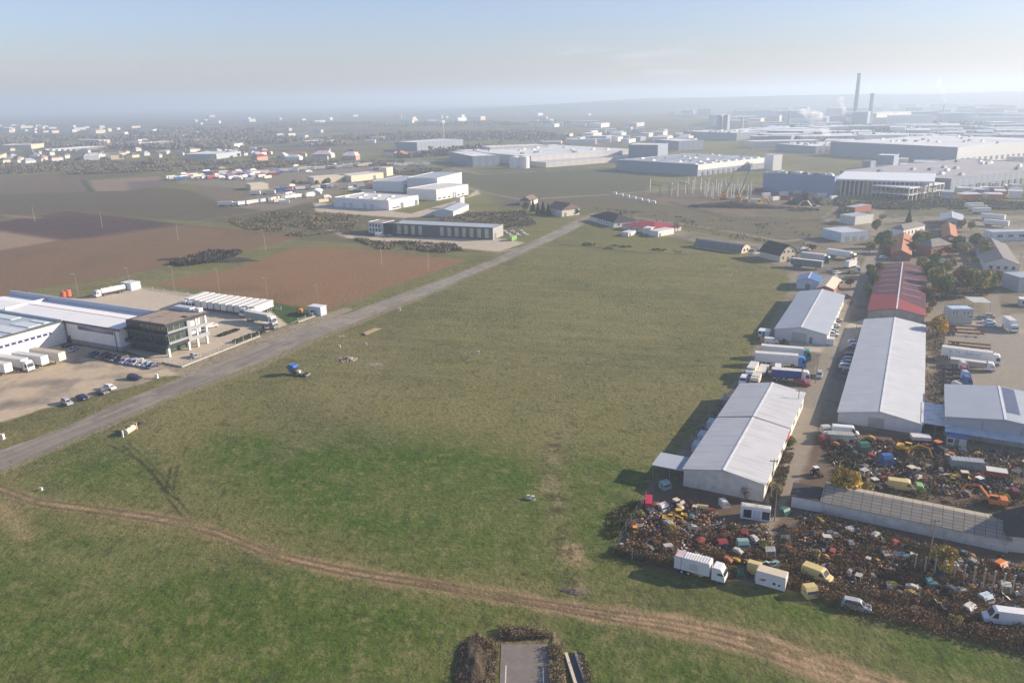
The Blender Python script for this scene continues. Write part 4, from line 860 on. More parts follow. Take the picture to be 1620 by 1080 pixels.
part('tank', MB().m(WHITE).tube((-6.5, 0, 2.3), (4, 0, 2.3), 1.15, n=14).m(CHASSIS).box(-6, 6, -.5, .5, .7, 1.2).mesh('tank'), r); c = part('cab', cab_me(WHITE, 3.2), r, (5.6, 0, 0)); part('windscreen', cabglass_me(3.2), c); wheels(r, (-5, -3.7, 3, 6), 1.05, .48, .3); part('manhole', MB().m(STEEL).box(-1, .4, -.35, .35, 3.4, 3.8).mesh('manhole'), r)
for k, p in enumerate(((101.5, 470), (109, 469))):
    r = empty('orange_tank', ['orange drum left of the other beside the white hall roof', 'orange drum right of the other beside the white hall roof'][k], 'tank', G(*p)); part('drum', MB().m(mat('coral_orange', (.70, .16, .08), .5)).tube((0, 0, .2), (0, 0, 2.6 + .4 * k), 1.2, n=14).mesh('drum'), r); part('hatch', MB().m(STEEL).tube((0, 0, 2.6), (0, 0, 3.1), .3, n=8).mesh('hatch'), r)
# lamp posts and poles on the left
for lab, px, h in (('thin lamp post at the field edge behind the orange drums', (124, 468), 10), ('tall lamp post beside the back cabin of the yard', (207, 462), 11), ('lamp post behind the concrete yard left of the trailer row', (276, 459), 11), ('lamp post standing behind the middle of the trailer row', (347, 463), 11), ('lamp post at the right end of the trailer row', (423, 472), 9), ('lamp post beside the light blue transformer cabin', (504, 485), 9)):
    pole(lab, px, h, STEEL, lamp=True, kind='lamp_post', cat='lamp post', r=.12, rz=AX + math.pi)
for lab, px, h in (('wooden utility pole on the brown field left of its neighbour', (604, 421), 11), ('wooden utility pole on the brown field edge by the road', (678, 429), 11), ('utility pole far left in the dark brown field', (55, 350), 11), ('utility pole upright in the middle of the dark ploughed field', (162, 360), 11), ('utility pole right of centre in the ploughed field', (282, 380), 11), ('utility pole beside the field corner near the striped hall', (420, 396), 10)):
    pole(lab, px, h, CONCR, arm=1.4, group='poles crossing the ploughed fields')
pole('road sign on a thin post between the yard verge and road', (152, 658), 3.2, STEEL, arm=.8, kind='road_sign', cat='sign', r=.05); pole('short road sign post at the lower left roadside', (21, 744), 2.6, STEEL, arm=.5, kind='road_sign', cat='sign', r=.05)
r = empty('marker_stone', 'white concrete marker block on the grass verge by the road', 'marker', G(248, 598)); part('block_body', MB().m(WHITE).box(-.4, .4, -.35, .35, 0, 1.2).box(-.5, .5, -.45, .45, 0, .15).mesh('block_body'), r); part('cap', MB().m(WHITE).box(-.46, .46, -.41, .41, 1.2, 1.32).mesh('cap'), r)
# blue wrecked truck front on the field and other field objects
r = empty('wrecked_truck', 'blue truck wreck with tipped up cab standing on the open field', 'truck', G(474, 593), R(-22))
c = part('cab', cab_me(paintm('cab_blue', (.05, .14, .42)), 2.6), r, (-1.3, 0, 1.3), (0, R(-42), 0)); part('windscreen', cabglass_me(2.6), c); part('chassis_frame', MB().m(CHASSIS).box(-2.6, 3.2, -.45, .45, .5, .85).m(OFFW).box(-.6, .3, -.6, .6, .85, 1.5).m(STEEL).box(.6, 1.6, -.9, .9, .5, .9).box(2.6, 3.4, -1.1, 1.1, .3, .7).mesh('chassis_frame'), r); wheels(r, (-1.4, 1.6), .95, .45, .3)
r = empty('rusted_tank', 'pale rusted tank lying beside the road on the grass', 'tank', G(206, 684), hd((192, 690), (222, 671)))
part('tank_shell', MB().m(mat('old_cream_tank', (.55, .52, .40), .8, grime=((.3, .22, .15), .6, 1.2))).tube((-1.9, 0, .85), (1.5, 0, .85), .82, n=14).m(CHASSIS).box(-1.4, -1.0, -.3, .3, 1.6, 1.72).box(-.2, .2, -.3, .3, 1.6, 1.72).mesh('tank_shell'), r); part('end_cap', MB().m(mat('rusty_peach', (.55, .33, .2), .9)).box(1.7, 2.05, -.75, .75, .1, 1.9).mesh('end_cap'), r)
part('frame', MB().m(CHASSIS).box(2.3, 5.0, -.7, .7, .2, .8).tube((2.5, -.6, .8), (4.9, -.6, 1.2), .1).tube((2.5, .6, .8), (4.9, .6, 1.2), .1).mesh('frame'), r); part('upright_post', MB().m(WHITE).box(-3.0, -2.75, -.2, .2, 0, 1.8).mesh('upright_post'), r)
def heap(name, label, cat, px, rx, ry, h, m_, n=60, seed=1, sz=.5, rz=0.0, mats=None):
    rg = random.Random(seed); b = MB()
    for k in range(n):
        a = rg.uniform(0, 6.28); q = rg.random() ** .6; x = math.cos(a) * rx * q; y = math.sin(a) * ry * q; z = h * (1 - q) * rg.uniform(.5, 1); s = sz * rg.uniform(.5, 1.2)
        b.m((mats or [m_])[k % len(mats or [m_])]); b.box(-s / 2, s / 2, -s * .35, s * .35, max(0, z - s), z + s * .3, rg.uniform(0, 3.1), (x, y))
    o = b.build(name, None, None, G(*px), rz); return tag(o, label, cat)
def mound(name, label, cat, px, rx, ry, h, cols, seed=1, rz=0.0, rough=.35, kind=None):
    n = 34; t = np.linspace(-1, 1, n); A, B = np.meshgrid(t, t); rng = np.random.default_rng(seed)
    rr = np.sqrt(A * A + B * B) * (.72 + .75 * fbm(A * 2.2 + seed, B * 2.2, .5, 3, seed + 7)); z = np.clip(1 - rr, 0, 1) ** .8 * h * (1 - rough / 2 + rough * fbm(A * 4 + seed, B * 4, .6, 3, seed)) - .05
    V = np.stack([A * rx, B * ry, z], -1).reshape(-1, 3); gi = np.arange(n * n).reshape(n, n); q = np.stack([gi[:-1, :-1], gi[:-1, 1:], gi[1:, 1:], gi[1:, :-1]], -1).reshape(-1, 4)
    keep = (rr[:-1, :-1].reshape(-1) < 1.02); c0 = np.array(cols[0]); c1 = np.array(cols[-1]); f = fbm(A * 9, B * 9, 1, 3, seed + 2)[..., None]; C = (c0 * f + c1 * (1 - f)).reshape(-1, 3)
    o = link(bpy.data.objects.new(name, np_mesh(name, V, q[keep], [attr_mat('mound_soil', bump=1, bscale=1.5, bdist=.4, fine=.4, fscale=2)], C))); o.location = G(*px); o.rotation_euler = (0, 0, rz); return tag(o, label, cat, kind=kind)
heap('rubble_pile', 'grey concrete rubble heap near the left corner of the field', 'rubble', (549, 569), 3.2, 2.6, 1.1, CONCR, 90, 4, .55, mats=[CONCR, mat('pale_rubble', (.5, .47, .42), .9), mat('brick_rubble', (.35, .18, .12), .9)])
heap('rubble_pile', 'low scatter of grey rubble right of the larger heap', 'rubble', (591, 577), 3.0, 1.2, .4, CONCR, 50, 5, .4)
b = MB().m(WOOD)
for k in range(9): b.box(-4.5 + k * .1, 4.5 - (k % 3) * .6, -.9 + k * .22, -.72 + k * .22, .1 + (k % 3) * .18, .26 + (k % 3) * .18)
tag(b.build('plank_stack', None, None, G(588, 525), hd((575, 531), (603, 519))), 'pale stack of long planks lying on the field near the road', 'planks')
heap('debris_pile', 'small sandy debris patch left of the plank stack', 'debris', (542, 532), 1.6, .8, .25, CREAM, 22, 8, .3)
for lab, px, sx in (('white concrete post standing in the field left of the rubble', (537, 549), .35), ('white block on the field below the road bend', (632, 491), .45), ('lone pale block in the middle of the mown field', (757, 559), .4), ('small pale stone left in the near grass by the road fork', (579, 545), .3), ('white block in the near field beside the dirt patch', (836, 788), .35), ('white marker post in the near field right of its twin', (843, 790), .4), ('small white stone on the lower left grass', (65, 775), .3), ('white drum lying at the left roadside', (3, 694), .6)):
    r = empty('concrete_block', lab, 'block', G(*px)); part('block_body', MB().m(mat('pale_block', (.62, .58, .5), .9)).box(-sx, sx, -sx * .7, sx * .7, 0, sx * 2.2).box(-sx * 1.3, sx * 1.3, -sx, sx, 0, .08).mesh('block_body'), r)
b = MB().m(mat('low_fence_rail', (.3, .29, .27), .8))
b.tube((-10, 0, .5), (10, 0, .5), .05); [b.tube((x, 0, 0), (x, 0, .8), .06) for x in range(-10, 11, 4)]
tag(b.build('field_barrier', None, None, G(560, 566), R(-10)), 'thin low rail across the field beside the rubble heaps', 'barrier')
# asphalt stub at the bottom edge
a0 = G(793, 1019); a1 = G(866, 1019); wdt = (a1 - a0).length; sr = MB().m(mat('stub_asphalt', (.20, .175, .155), .85, var=.08, vscale=1.2, bump=.15, bscale=8, grime=((.27, .23, .18), .5, .5)))
sr.box(0, wdt, -40, 0, -.3, .06); o = sr.build('asphalt_stub', None, None, (a0.x, a0.y, 0), R(-1.2)); tag(o, kind='structure'); o.name = 'road'
for k, (x, y0) in enumerate(((.85, -4.7), (wdt - .78, -5.3))):
    o = MB().m(mat('road_paint', (.75, .74, .70), .7, var=.15, vscale=4)).box(x - .07, x + .07, -38, y0, .055, .066).build('road_marking', None, None, (a0.x, a0.y, 0), R(-1.2)); tag(o, kind='structure')
cb = MB().m(CREAM).box(0, .45, -14, 0, -.1, .5).m(CONCR).box(1.55, 2.0, -14, .3, -.1, .35).m(GLASS).box(.45, 1.55, -14, -.3, -.1, .02)
o = cb.build('drain_channel', None, None, G(893, 1036), R(8)); tag(o, 'concrete drain channel with pale side walls beside the asphalt stub', 'drain')
mound('spoil_heap', 'dark dry brush covered bank left of the asphalt stub', 'earth bank', (752, 1056), 3.3, 8, 1.4, [(.05, .04, .028), (.16, .12, .08)], 3, R(4))
mound('spoil_heap', 'small dark brush heap at the head of the asphalt stub', 'earth bank', (820, 1003), 3.2, 1.5, .9, [(.05, .04, .03), (.18, .13, .085)], 5)
mound('spoil_heap', 'weedy bank between the asphalt stub and the drain', 'earth bank', (882, 1050), 1.6, 8, .6, [(.15, .13, .07), (.22, .18, .1)], 6, R(3))
mound('spoil_heap', 'dark debris mound beside the dirt track with a pale stone', 'earth bank', (909, 935), 3.0, 1.3, .5, [(.08, .065, .05), (.25, .2, .14)], 7, R(-15))
False and mound('earth_patch', 'sandy patch of dug earth above the dirt track', 'earth patch', (910, 880), 2.4, 3.4, .25, [(.34, .24, .15), (.42, .30, .19)], 8, R(20))
mound('earth_bank', 'dark thicket covered bank between the two ploughed fields', 'earth bank', (330, 411), 30, 9, 1.8, [(.05, .045, .035), (.09, .08, .06)], 9, R(-8))
weeds('dry_grass', 'dry tangled grass on the banks beside the asphalt stub', [[(738, 1012), (770, 1008), (792, 1022), (780, 1100), (715, 1100)], [(866, 1020), (890, 1022), (896, 1100), (870, 1100)], [(912, 1030), (925, 1035), (945, 1100), (928, 1100)], [(786, 993), (850, 993), (880, 1010), (790, 1014)]], 30000, .25, 1.1, [(.05, .04, .028), (.20, .15, .095), (.13, .10, .06), (.28, .22, .14)], 21, leaf=.09, thr=.2, cat='dry grass', cs=1.5)
weeds('dark_scrub', 'dark grey scrub between the two ploughed fields', [[(268, 418), (330, 400), (385, 400), (360, 412), (290, 422)]], 9000, .6, 2.2, [(.05, .045, .035), (.09, .08, .06), (.12, .10, .07)], 22, leaf=.4, thr=.2, cat='scrub', cs=8)
weeds('roadside_scrub', 'brown and grey scrub on the waste ground beyond the ploughed fields', [[(355, 350), (440, 335), (570, 338), (560, 365), (470, 376), (400, 366)], [(560, 378), (720, 388), (740, 402), (600, 394)], [(700, 340), (830, 335), (850, 355), (800, 365), (700, 350)]], 30000, .2, 1.3, [(.11, .10, .06), (.18, .15, .09), (.22, .18, .11), (.13, .115, .08)], 23, leaf=.45, thr=.44, cat='scrub', cs=9)
# ================================================================ right side: warehouses, yards, vehicles
SHEET = mat('grey_sheet_roof', (.52, .53, .54), .65, spec=.15, var=.05, vscale=.2, stripes=('Y', 1.0, .04), grime=((.30, .29, .28), .55, 1), gmap=(.12, 1.3, .12)); SHEETB = mat('blue_grey_sheet_roof', (.39, .43, .48), .65, spec=.15, var=.05, vscale=.2, stripes=('Y', 1.0, .04))
SHEETL = mat('pale_sheet_roof', (.53, .55, .57), .65, spec=.15, var=.05, vscale=.2, stripes=('Y', 1.0, .04), grime=((.36, .36, .36), .55, 1), gmap=(.12, 1.3, .12)); RIDGE = mat('ridge_flashing', (.72, .72, .70), .5)
PLAST = mat('dirty_plaster', (.62, .60, .54), .85, var=.1, grime=((.38, .36, .31), .6, .5)); PLASTW = mat('white_plaster', (.70, .68, .64), .85, var=.06); BRICK = mat('red_brick', (.30, .12, .08), .9, var=.2, vscale=3)
MAROON = mat('maroon_sheet', (.10, .028, .035), .6, stripes=('Y', 1.2, .1), grime=((.20, .09, .07), .6, 1), gmap=(.15, 1.2, .15)); REDSH = mat('red_sheet', (.28, .045, .05), .7, stripes=('Y', 1.2, .1), grime=((.20, .07, .06), .5, 1), gmap=(.15, 1.2, .15)); DARKR = mat('dark_tile_roof', (.055, .05, .05), .8, var=.15); TILE = mat('orange_tile_roof', (.42, .19, .10), .85, var=.2, vscale=1)
GREYT = mat('grey_tile_roof', (.20, .19, .18), .85, var=.15); BRNT = mat('brown_tile_roof', (.20, .14, .11), .85, var=.15)
def fd(s, w_, h, m_=None): return ('f', s, w_, .05, h, 'door', m_ or ALU)
r, W, Ln = hall('warehouse', 'nearest long grey roofed warehouse with a step across its roof', 'warehouse', (1145, 743), (1222, 606), 5.5, 16.6, 4.0, PLAST, SHEET, ridge=RIDGE, items=[('r', y, 2.2, 1.6, 2.8, 'window', GLASS, WHITE) for y in range(3, 54, 6)] + [('r', 30, 3.5, .05, 3.2, 'door', mat('red_door', (.35, .05, .05)))])
part('roof_step', MB().m(GREYT).add([(-.4, 31.0, 4.12), (W / 2, 31.0, 5.76), (W + .4, 31.0, 4.12), (-.4, 31.35, 4.14), (W / 2, 31.35, 5.78), (W + .4, 31.35, 4.14), (-.4, 31, 3.9), (W / 2, 31, 5.5), (W + .4, 31, 3.9)], [(0, 1, 4, 3), (1, 2, 5, 4), (0, 6, 7, 1), (1, 7, 8, 2)]).mesh('roof_step'), r)
cz = 3.3; q = [G(1030.8, 735, cz), G(1083, 743, cz), G(1106, 712, cz), G(1051, 708.5, cz)]
r = empty('canopy', 'flat grey canopy roof on posts attached left of the nearest warehouse', 'canopy', (q[0].x, q[0].y, 0), R(-27))
part('canopy_roof', MB().m(SHEETB).box(0, 7.6, 0, 7.0, 3.2, 3.34).mesh('canopy_roof'), r)
for x, y in ((.3, .3), (.3, 6.7), (4, .3), (4, 6.7)): part('post', MB().m(STEEL).tube((x, y, 0), (x, y, 3.2), .09).mesh('post'), r)
for k, p in enumerate(((1104, 712), (1113, 696), (1127, 676), (1150, 640))):
    container(['pale blue storage container beside the canopy', 'second pale storage container behind the nearest warehouse', 'third pale storage container along the warehouse side', 'grey storage container far along the warehouse side'][k], p, AX, CABB if k < 3 else GREYP, 'containers in the strip behind the nearest warehouse', 3.4, 1.9)
hall('warehouse', 'middle grey roofed warehouse with a big white gate beside the field', 'warehouse', (1267.5, 517.5), (1301, 458), 5.2, 16.6, 3.6, PLASTW, SHEETB, ridge=RIDGE, items=[('f', 5.5, 4.8, .05, 3.3, 'gate', ALU), ('f', 11.2, 1.0, .05, 2.1, 'door', GREYP)] + [('r', y, 1.6, 1.4, 2.5, 'window', GLASS, WHITE) for y in range(5, 55, 7)])
r, W, Ln = hall('warehouse', 'long pale roofed warehouse in the middle of the industrial strip', 'warehouse', (1393, 651), (1416, 502.5), 4.4, 19.0, 2.7, PLASTW, SHEETL, ridge=RIDGE, items=[('f', 7, 3.6, .05, 2.6, 'gate', ALU), ('l', 20, 3, .05, 2.3, 'gate', ALU), ('l', 50, 3, .05, 2.3, 'gate', ALU)])
r = empty('canopy', 'flat patched white canopy beside the long pale warehouse', 'canopy', G(1454.5, 686), R(-27))
part('canopy_roof', MB().m(mat('white_patched_sheet', (.70, .68, .66), .6, grime=((.30, .22, .24), .8, .45))).box(0, 6.6, 0, 15, 2.9, 3.02).mesh('canopy_roof'), r)
for x, y in ((.2, .2), (6.4, .2), (6.4, 14.5), (.2, 14.5), (3.3, .2)): part('post', MB().m(STEEL).tube((x, y, 0), (x, y, 2.9), .08).mesh('post'), r)
r, W, Ln = hall('warehouse', 'blue grey hall with dark patched right slope at the right edge', 'warehouse', (1590.7, 663.7), (1580, 611.7), 6.3, 24, 5.0, mat('grey_panel_wall', (.42, .43, .45), .7, var=.05), SHEETB, ridge=RIDGE, items=[('f', 7.5, .3, 0, 4.8, 'wall_rib', STEEL), ('f', 15.5, .3, 0, 4.8, 'wall_rib', STEEL)])
part('solar_array', MB().m(mat('solar_cell', (.09, .10, .16), .3)).add([(12.6, 5, 6.42), (20, 5, 5.5), (20, 24, 5.5), (12.6, 24, 6.42)], [(0, 1, 2, 3)]).mesh('solar_array'), r)
part('awning', MB().m(CABB).add([(0, 0, 2.9), (17.5, 0, 2.9), (17.5, -3.2, 2.5), (0, -3.2, 2.5), (0, 0, 2.8), (17.5, 0, 2.8), (17.5, -3.2, 2.4), (0, -3.2, 2.4)], [(0, 3, 2, 1), (4, 5, 6, 7), (3, 7, 6, 2)]).mesh('awning'), r)  # white awning in shade; the blue of the shade is in its colour
for x in (.2, 6, 12, 17.3): part('awning_post', MB().m(STEEL).tube((x, -3.1, 0), (x, -3.1, 2.4), .07).mesh('awning_post'), r)
kiosk('small blue roofed cabin left of the blue grey hall', (1512, 702), 4, 4, 2.3, PLAST, BLUEP)
# red and maroon roofed warehouse: two roof colours
r, W, Ln = hall('warehouse', 'maroon and red roofed warehouse behind the long pale one', 'warehouse', (1418.7, 488.7), (1428, 415.5), 5.0, 18.5, 3.4, mat('old_grey_wall', (.34, .33, .30), .9, grime=((.2, .19, .17), .6, .4)), MAROON, ridge=RIDGE, items=[])
part('red_roof_section', MB().m(REDSH).add([(-.4, -.45, 3.5), (W / 2 - .22, -.45, 5.19), (W / 2 - .22, 22, 5.19), (-.4, 27, 3.5), (W + .4, -.45, 3.5), (W / 2 + .22, -.45, 5.19), (W / 2 + .22, 17, 5.19), (W + .4, 9, 3.5)], [(0, 1, 2, 3), (5, 4, 7, 6)]).mesh('red_roof_section'), r)
for k in range(12):
    y = 26 + k * 5.2; sd_ = k % 2
    x0, x1 = (1.5, W / 2 - 1.2) if sd_ else (W / 2 + 1.2, W - 1.5); zz = lambda x: 3.4 + (5.0 - 3.4) * (1 - abs(x - W / 2) / (W / 2)) + .17
    part('roof_light', MB().m(mat('faded_pink_strip', (.50, .38, .40), .6)).add([(x0, y, zz(x0)), (x1, y, zz(x1)), (x1, y + .5, zz(x1)), (x0, y + .5, zz(x0))], [(0, 1, 2, 3)]).mesh('roof_light'), r)
hall('hut', 'small blue roofed hut at the top right corner of the field', 'hut', (1279, 440), (1284, 431), 4.8, 9, 3.4, CABB, paintm('roof_blue', (.05, .14, .34)), ridge=RIDGE, items=[('f', 3.5, 2, .05, 2.2, 'door', GREYP)])
hall('hut', 'small tan roofed brick hut behind the middle warehouse', 'hut', (1306, 452), (1318, 437), 4.0, 6.5, 2.8, BRICK, CREAM, items=[('f', 2, 1, .05, 2, 'door', GREYP)])
hall('quonset_hut', 'grey arched hangar with a cream end wall at the far field edge', 'hangar', (1181, 387), (1106, 377), 4.2, 9.5, .5, CREAM, GREYT, roof='arch', over=.05, items=[('f', 2.2, 1.6, .8, 2.2, 'window', GLASS, WHITE), ('f', 5.4, 1.4, .8, 2.2, 'window', GLASS, WHITE)])
hall('barn', 'dark gambrel roofed barn with a cream gable at the field corner', 'barn', (1249.6, 388), (1217, 380.7), 8.0, 11, 3.2, CREAM, DARKR, roof='gambrel', items=[('f', 2.0 + i * 2.6, 1.0, 4.4, 5.5, 'window', GLASS, WHITE) for i in range(3)] + [('f', 1.5, 1.0, 1.4, 2.6, 'window', GLASS, WHITE), ('f', 4.5, 1.2, .05, 2.3, 'door', GREYP), ('f', 7.5, 1.0, 1.4, 2.6, 'window', GLASS, WHITE)])
def hip(name, label, cat, A, K, B, h, rise, wallm, roofm, items=(), ref='B', over=.5, hips=True):
    r, W, Ln = block(name, label, cat, A, K, B, h, wallm, roofm, items, 0, None, ref); ch = [c for c in r.children if c.name.startswith('roof')][0]; bpy.data.objects.remove(ch)
    o = over; b = MB().m(roofm)
    if W >= Ln: q = Ln / 2 if hips else -o; e = [(q, Ln / 2), (W - q, Ln / 2)]
    else: q = W / 2 if hips else -o; e = [(W / 2, q), (W / 2, Ln - q)]
    z = h - .05; vs = [(-o, -o, z), (W + o, -o, z), (W + o, Ln + o, z), (-o, Ln + o, z), (e[0][0], e[0][1], h + rise), (e[1][0], e[1][1], h + rise)]
    fs = [(0, 1, 5, 4), (1, 2, 5), (2, 3, 4, 5), (3, 0, 4)] if W >= Ln else [(0, 1, 4), (1, 2, 5, 4), (2, 3, 5), (3, 0, 4, 5)]
    b.add(vs, fs + [(3, 2, 1, 0)]); part('roof', b.mesh('roof'), r); return r, W, Ln
hip('farm_house', 'white house with a dark hipped roof at the far corner of the field', 'house', (933, 349), (971, 360), (995, 353), 3.2, 3.6, PLASTW, DARKR, [('l', 2 + i * 3.6, 1.1, 1.0, 2.2, 'window', GLASS, WHITE) for i in range(6)] + [('f', 3, 1.2, 1, 2.2, 'window', GLASS, WHITE)], ref='A')
hip('farm_building', 'low building with a broad bright red roof beside the white house', 'building', (984, 362), (1035, 371), (1062, 362), 3.0, 2.2, PLAST, mat('crimson_sheet', (.36, .045, .06), .6), [('l', 4 + i * 5, 1.2, 1, 2.2, 'window', GLASS, WHITE) for i in range(4)], ref='A')
for lab, A, K, B, h in (('white garage at the end of the red roofed building', (1037, 371), (1041, 375), (1066, 370), 3.2), ('small white annex in front of the red roof', (1025, 367), (1030, 371), (1044, 366), 3.6), ('tiny white shed in the field edge below the red roof', (990, 371), (994, 374), (1006, 371), 2.2)):
    block('garage', lab, 'garage', A, K, B, h, PLASTW, ROOFM, [('f', 1, 1.6, .05, 2, 'door', GREYP)], .15)
hip('barn', 'brown roofed old barn among dark conifers by the road end', 'barn', (866, 339), (889, 343), (907, 338), 4.6, 4.2, PLAST, BRNT, [('f', 2, 2, .05, 2.6, 'door', GREYP)], ref='A', hips=False)
hip('farm_house', 'small brown roofed house behind the conifers', 'house', (829, 322), (840, 325), (851, 321), 3.4, 3.2, PLAST, BRNT, [('f', 2, 1.2, 1, 2.2, 'window', GLASS, WHITE)], ref='B', hips=False)
# buildings of the upper right
hall('workshop', 'blue grey gabled workshop standing alone on grass at upper right', 'workshop', (1506.7, 344.4), (1506, 334.5), 6.0, 12.5, 4.2, BLUER, SHEETB, ridge=RIDGE, items=[('f', 4, 4, .05, 3.2, 'gate', GREYP)])
hip('villa', 'white columned house with a grey roof behind the brown roofed shed', 'house', (1420, 371), (1428, 376), (1462, 368), 4.5, 2.2, PLASTW, GREYT, [('f', 2 + i * 4, 1.3, 1, 3, 'window', GLASS, WHITE) for i in range(4)], ref='B')
hall('brick_shed', 'long narrow shed with one orange lit roof slope at upper right', 'shed', (1426, 396), (1430.4, 368), 5.0, 9, 3, BRICK, TILE, items=[('f', 3, 2, .05, 2.2, 'door', GREYP)])
hall('brick_shed', 'short brown tiled shed below the blue grey workshop', 'shed', (1504, 371), (1501, 352), 4.6, 7, 3, BRICK, TILE)
hip('brick_house', 'red brick house with a grey hipped roof and tan base', 'house', (1466, 400), (1472, 407), (1503, 402), 5.2, 3.0, BRICK, GREYT, [('f', 2 + i * 3, 1.3, 2.4, 3.8, 'window', GLASS, WHITE) for i in range(3)], ref='B')
hall('long_shed', 'long shed with a ribbed blue grey roof behind the brick house', 'shed', (1555, 380), (1503, 377), 5.4, 10, 3.6, PLAST, SHEETB, items=[])
hall('long_house', 'long dark tiled house with a white end wall at the right edge', 'house', (1587, 408), (1568, 377), 6.2, 14, 3.4, PLASTW, GREYT, items=[('f', 2 + i * 3, 1.4, 1, 2.4, 'window', GLASS, WHITE) for i in range(4)])
block('long_office', 'long low pale blue building at the upper right edge', 'building', (1564, 378), (1568, 382), (1665, 380), 5.0, CABB, SHEETL, [('f', 3 + i * 6, 3, 2.2, 3.6, 'window', GLASS, WHITE) for i in range(9)], .3)
for k, (p, q) in enumerate((((1554, 347), (1587, 350)), ((1558, 357), (1592, 360)))):
    trailer(['white semi trailer, upper of two at the upper right edge', 'white semi trailer, lower of two at the upper right edge'][k], ((p[0] + q[0]) / 2, (p[1] + q[1]) / 2), hd(p, q), WHITE, 'trailers at the upper right edge')
block('workshop', 'pale blue roofed workshop block at the left of the upper yards', 'workshop', (1319, 374), (1330, 383), (1371, 380), 5, CABB, SHEETL, [('f', 3 + i * 5, 2.4, .05, 2.8, 'gate', ALU) for i in range(4)], .3)
block('workshop', 'blue grey roofed workshop behind the pale blue one', 'workshop', (1346, 350), (1352, 356), (1381, 352), 5, PLAST, SHEETB, [], .3); block('workshop', 'flat roofed shed with a rusty end at the far path', 'shed', (1347, 334), (1352, 338), (1378, 333), 4, BRICK, SHEETB, [], .2)
block('office_cabin', 'two storey grey cabin with a light blue roof in the right yard', 'cabin', (1498, 507), (1501, 513), (1537, 513), 5.6, mat('grey_cabin_panel', (.46, .46, .45), .7), mat('light_blue_sheet', (.45, .62, .78), .5), [('f', .9, .45, 3.8, 5.1, 'window', GLASS, WHITE), ('f', 2.0, .45, 3.8, 5.1, 'window', GLASS, WHITE), ('f', 4.6, .45, 3.8, 4.8, 'window', GLASS, WHITE), ('f', 5.8, .45, 3.8, 4.8, 'window', GLASS, WHITE), ('f', 6.5, 3.4, 2.6, 2.9, 'balcony_edge', REDP)], .0)
r = empty('canopy', 'pale grey carport roof on posts beside the two storey cabin', 'carport', G(1538, 490), R(-10)); part('canopy_roof', MB().m(mat('pale_grey_sheet', (.5, .52, .48), .7)).box(0, 6.5, 0, 9, 2.8, 2.92).mesh('canopy_roof'), r)
for x, y in ((.2, .2), (6.3, .2), (.2, 8.8), (6.3, 8.8)): part('post', MB().m(STEEL).tube((x, y, 0), (x, y, 2.8), .08).mesh('post'), r)
block('grey_shed', 'grey blue sheet clad shed cut by the right picture edge', 'shed', (1608, 452), (1610, 462), (1660, 460), 6, BLUER, SHEETB, [], .2)
kiosk('white roofed tiny shed at the right edge below the grey blue shed', (1625, 483), 6, 4, 2.6, PLAST, WHITE)
# weathered long shed with tiled asbestos roof
ASB = bpy.data.materials.new('asbestos_roof'); ASB.use_nodes = True; MATS['asbestos_roof'] = ASB; n_ = ASB.node_tree; bs = n_.nodes['Principled BSDF']; bs.inputs['Roughness'].default_value = .95
tc = n_.nodes.new('ShaderNodeTexCoord'); br = n_.nodes.new('ShaderNodeTexBrick'); mpn = n_.nodes.new('ShaderNodeMapping'); mpn.inputs['Rotation'].default_value = (0, 0, R(90))
br.offset = .0; br.inputs['Color1'].default_value = (.36, .31, .25, 1); br.inputs['Color2'].default_value = (.27, .25, .20, 1); br.inputs['Mortar'].default_value = (.06, .06, .045, 1); br.inputs['Scale'].default_value = 1; br.inputs['Brick Width'].default_value = 1.75; br.inputs['Row Height'].default_value = .85; br.inputs['Mortar Size'].default_value = .06; br.inputs['Mortar Smooth'].default_value = .6
n_.links.new(tc.outputs['Object'], mpn.inputs[0]); n_.links.new(mpn.outputs[0], br.inputs[0]); n_.links.new(br.outputs[0], bs.inputs['Base Color'])
hall('long_shed', 'long weathered shed with a mossy corrugated tile roof in the scrap yard', 'shed', (1307, 768), (1598, 826), 4.0, 8.6, 2.6, PLAST, ASB, items=[('l', 60 if False else 4, 2, .05, 2, 'door', GREYP)])
hip('farm_barn', 'dark steep roofed barn at the right edge of the scrap yard', 'barn', (1568, 840), (1592, 872), (1680, 880), 3.4, 4.6, PLAST, DARKR, ref='B')
hall('lean_to', 'low dark flat shed at the left end of the weathered shed', 'shed', (1280, 788), (1284, 769), 2.6, 6.5, 2.5, PLASTW, DARKR, roof='flat')
block('portable_cabin', 'white portable cabin with blue panels and worn roof beside the nearest warehouse', 'cabin', (1170, 812), (1170.5, 819), (1218, 826), 2.6, WHITE, mat('worn_white_roof', (.6, .58, .53), .8, grime=((.15, .12, .1), .9, 1.2)), [('f', .6, 1.5, .4, 2.1, 'panel', DKBLUE), ('f', 2.4, 1.4, .4, 2.1, 'panel', CABB), ('f', 4.1, 1.4, .4, 2.1, 'panel', DKBLUE)], 0)
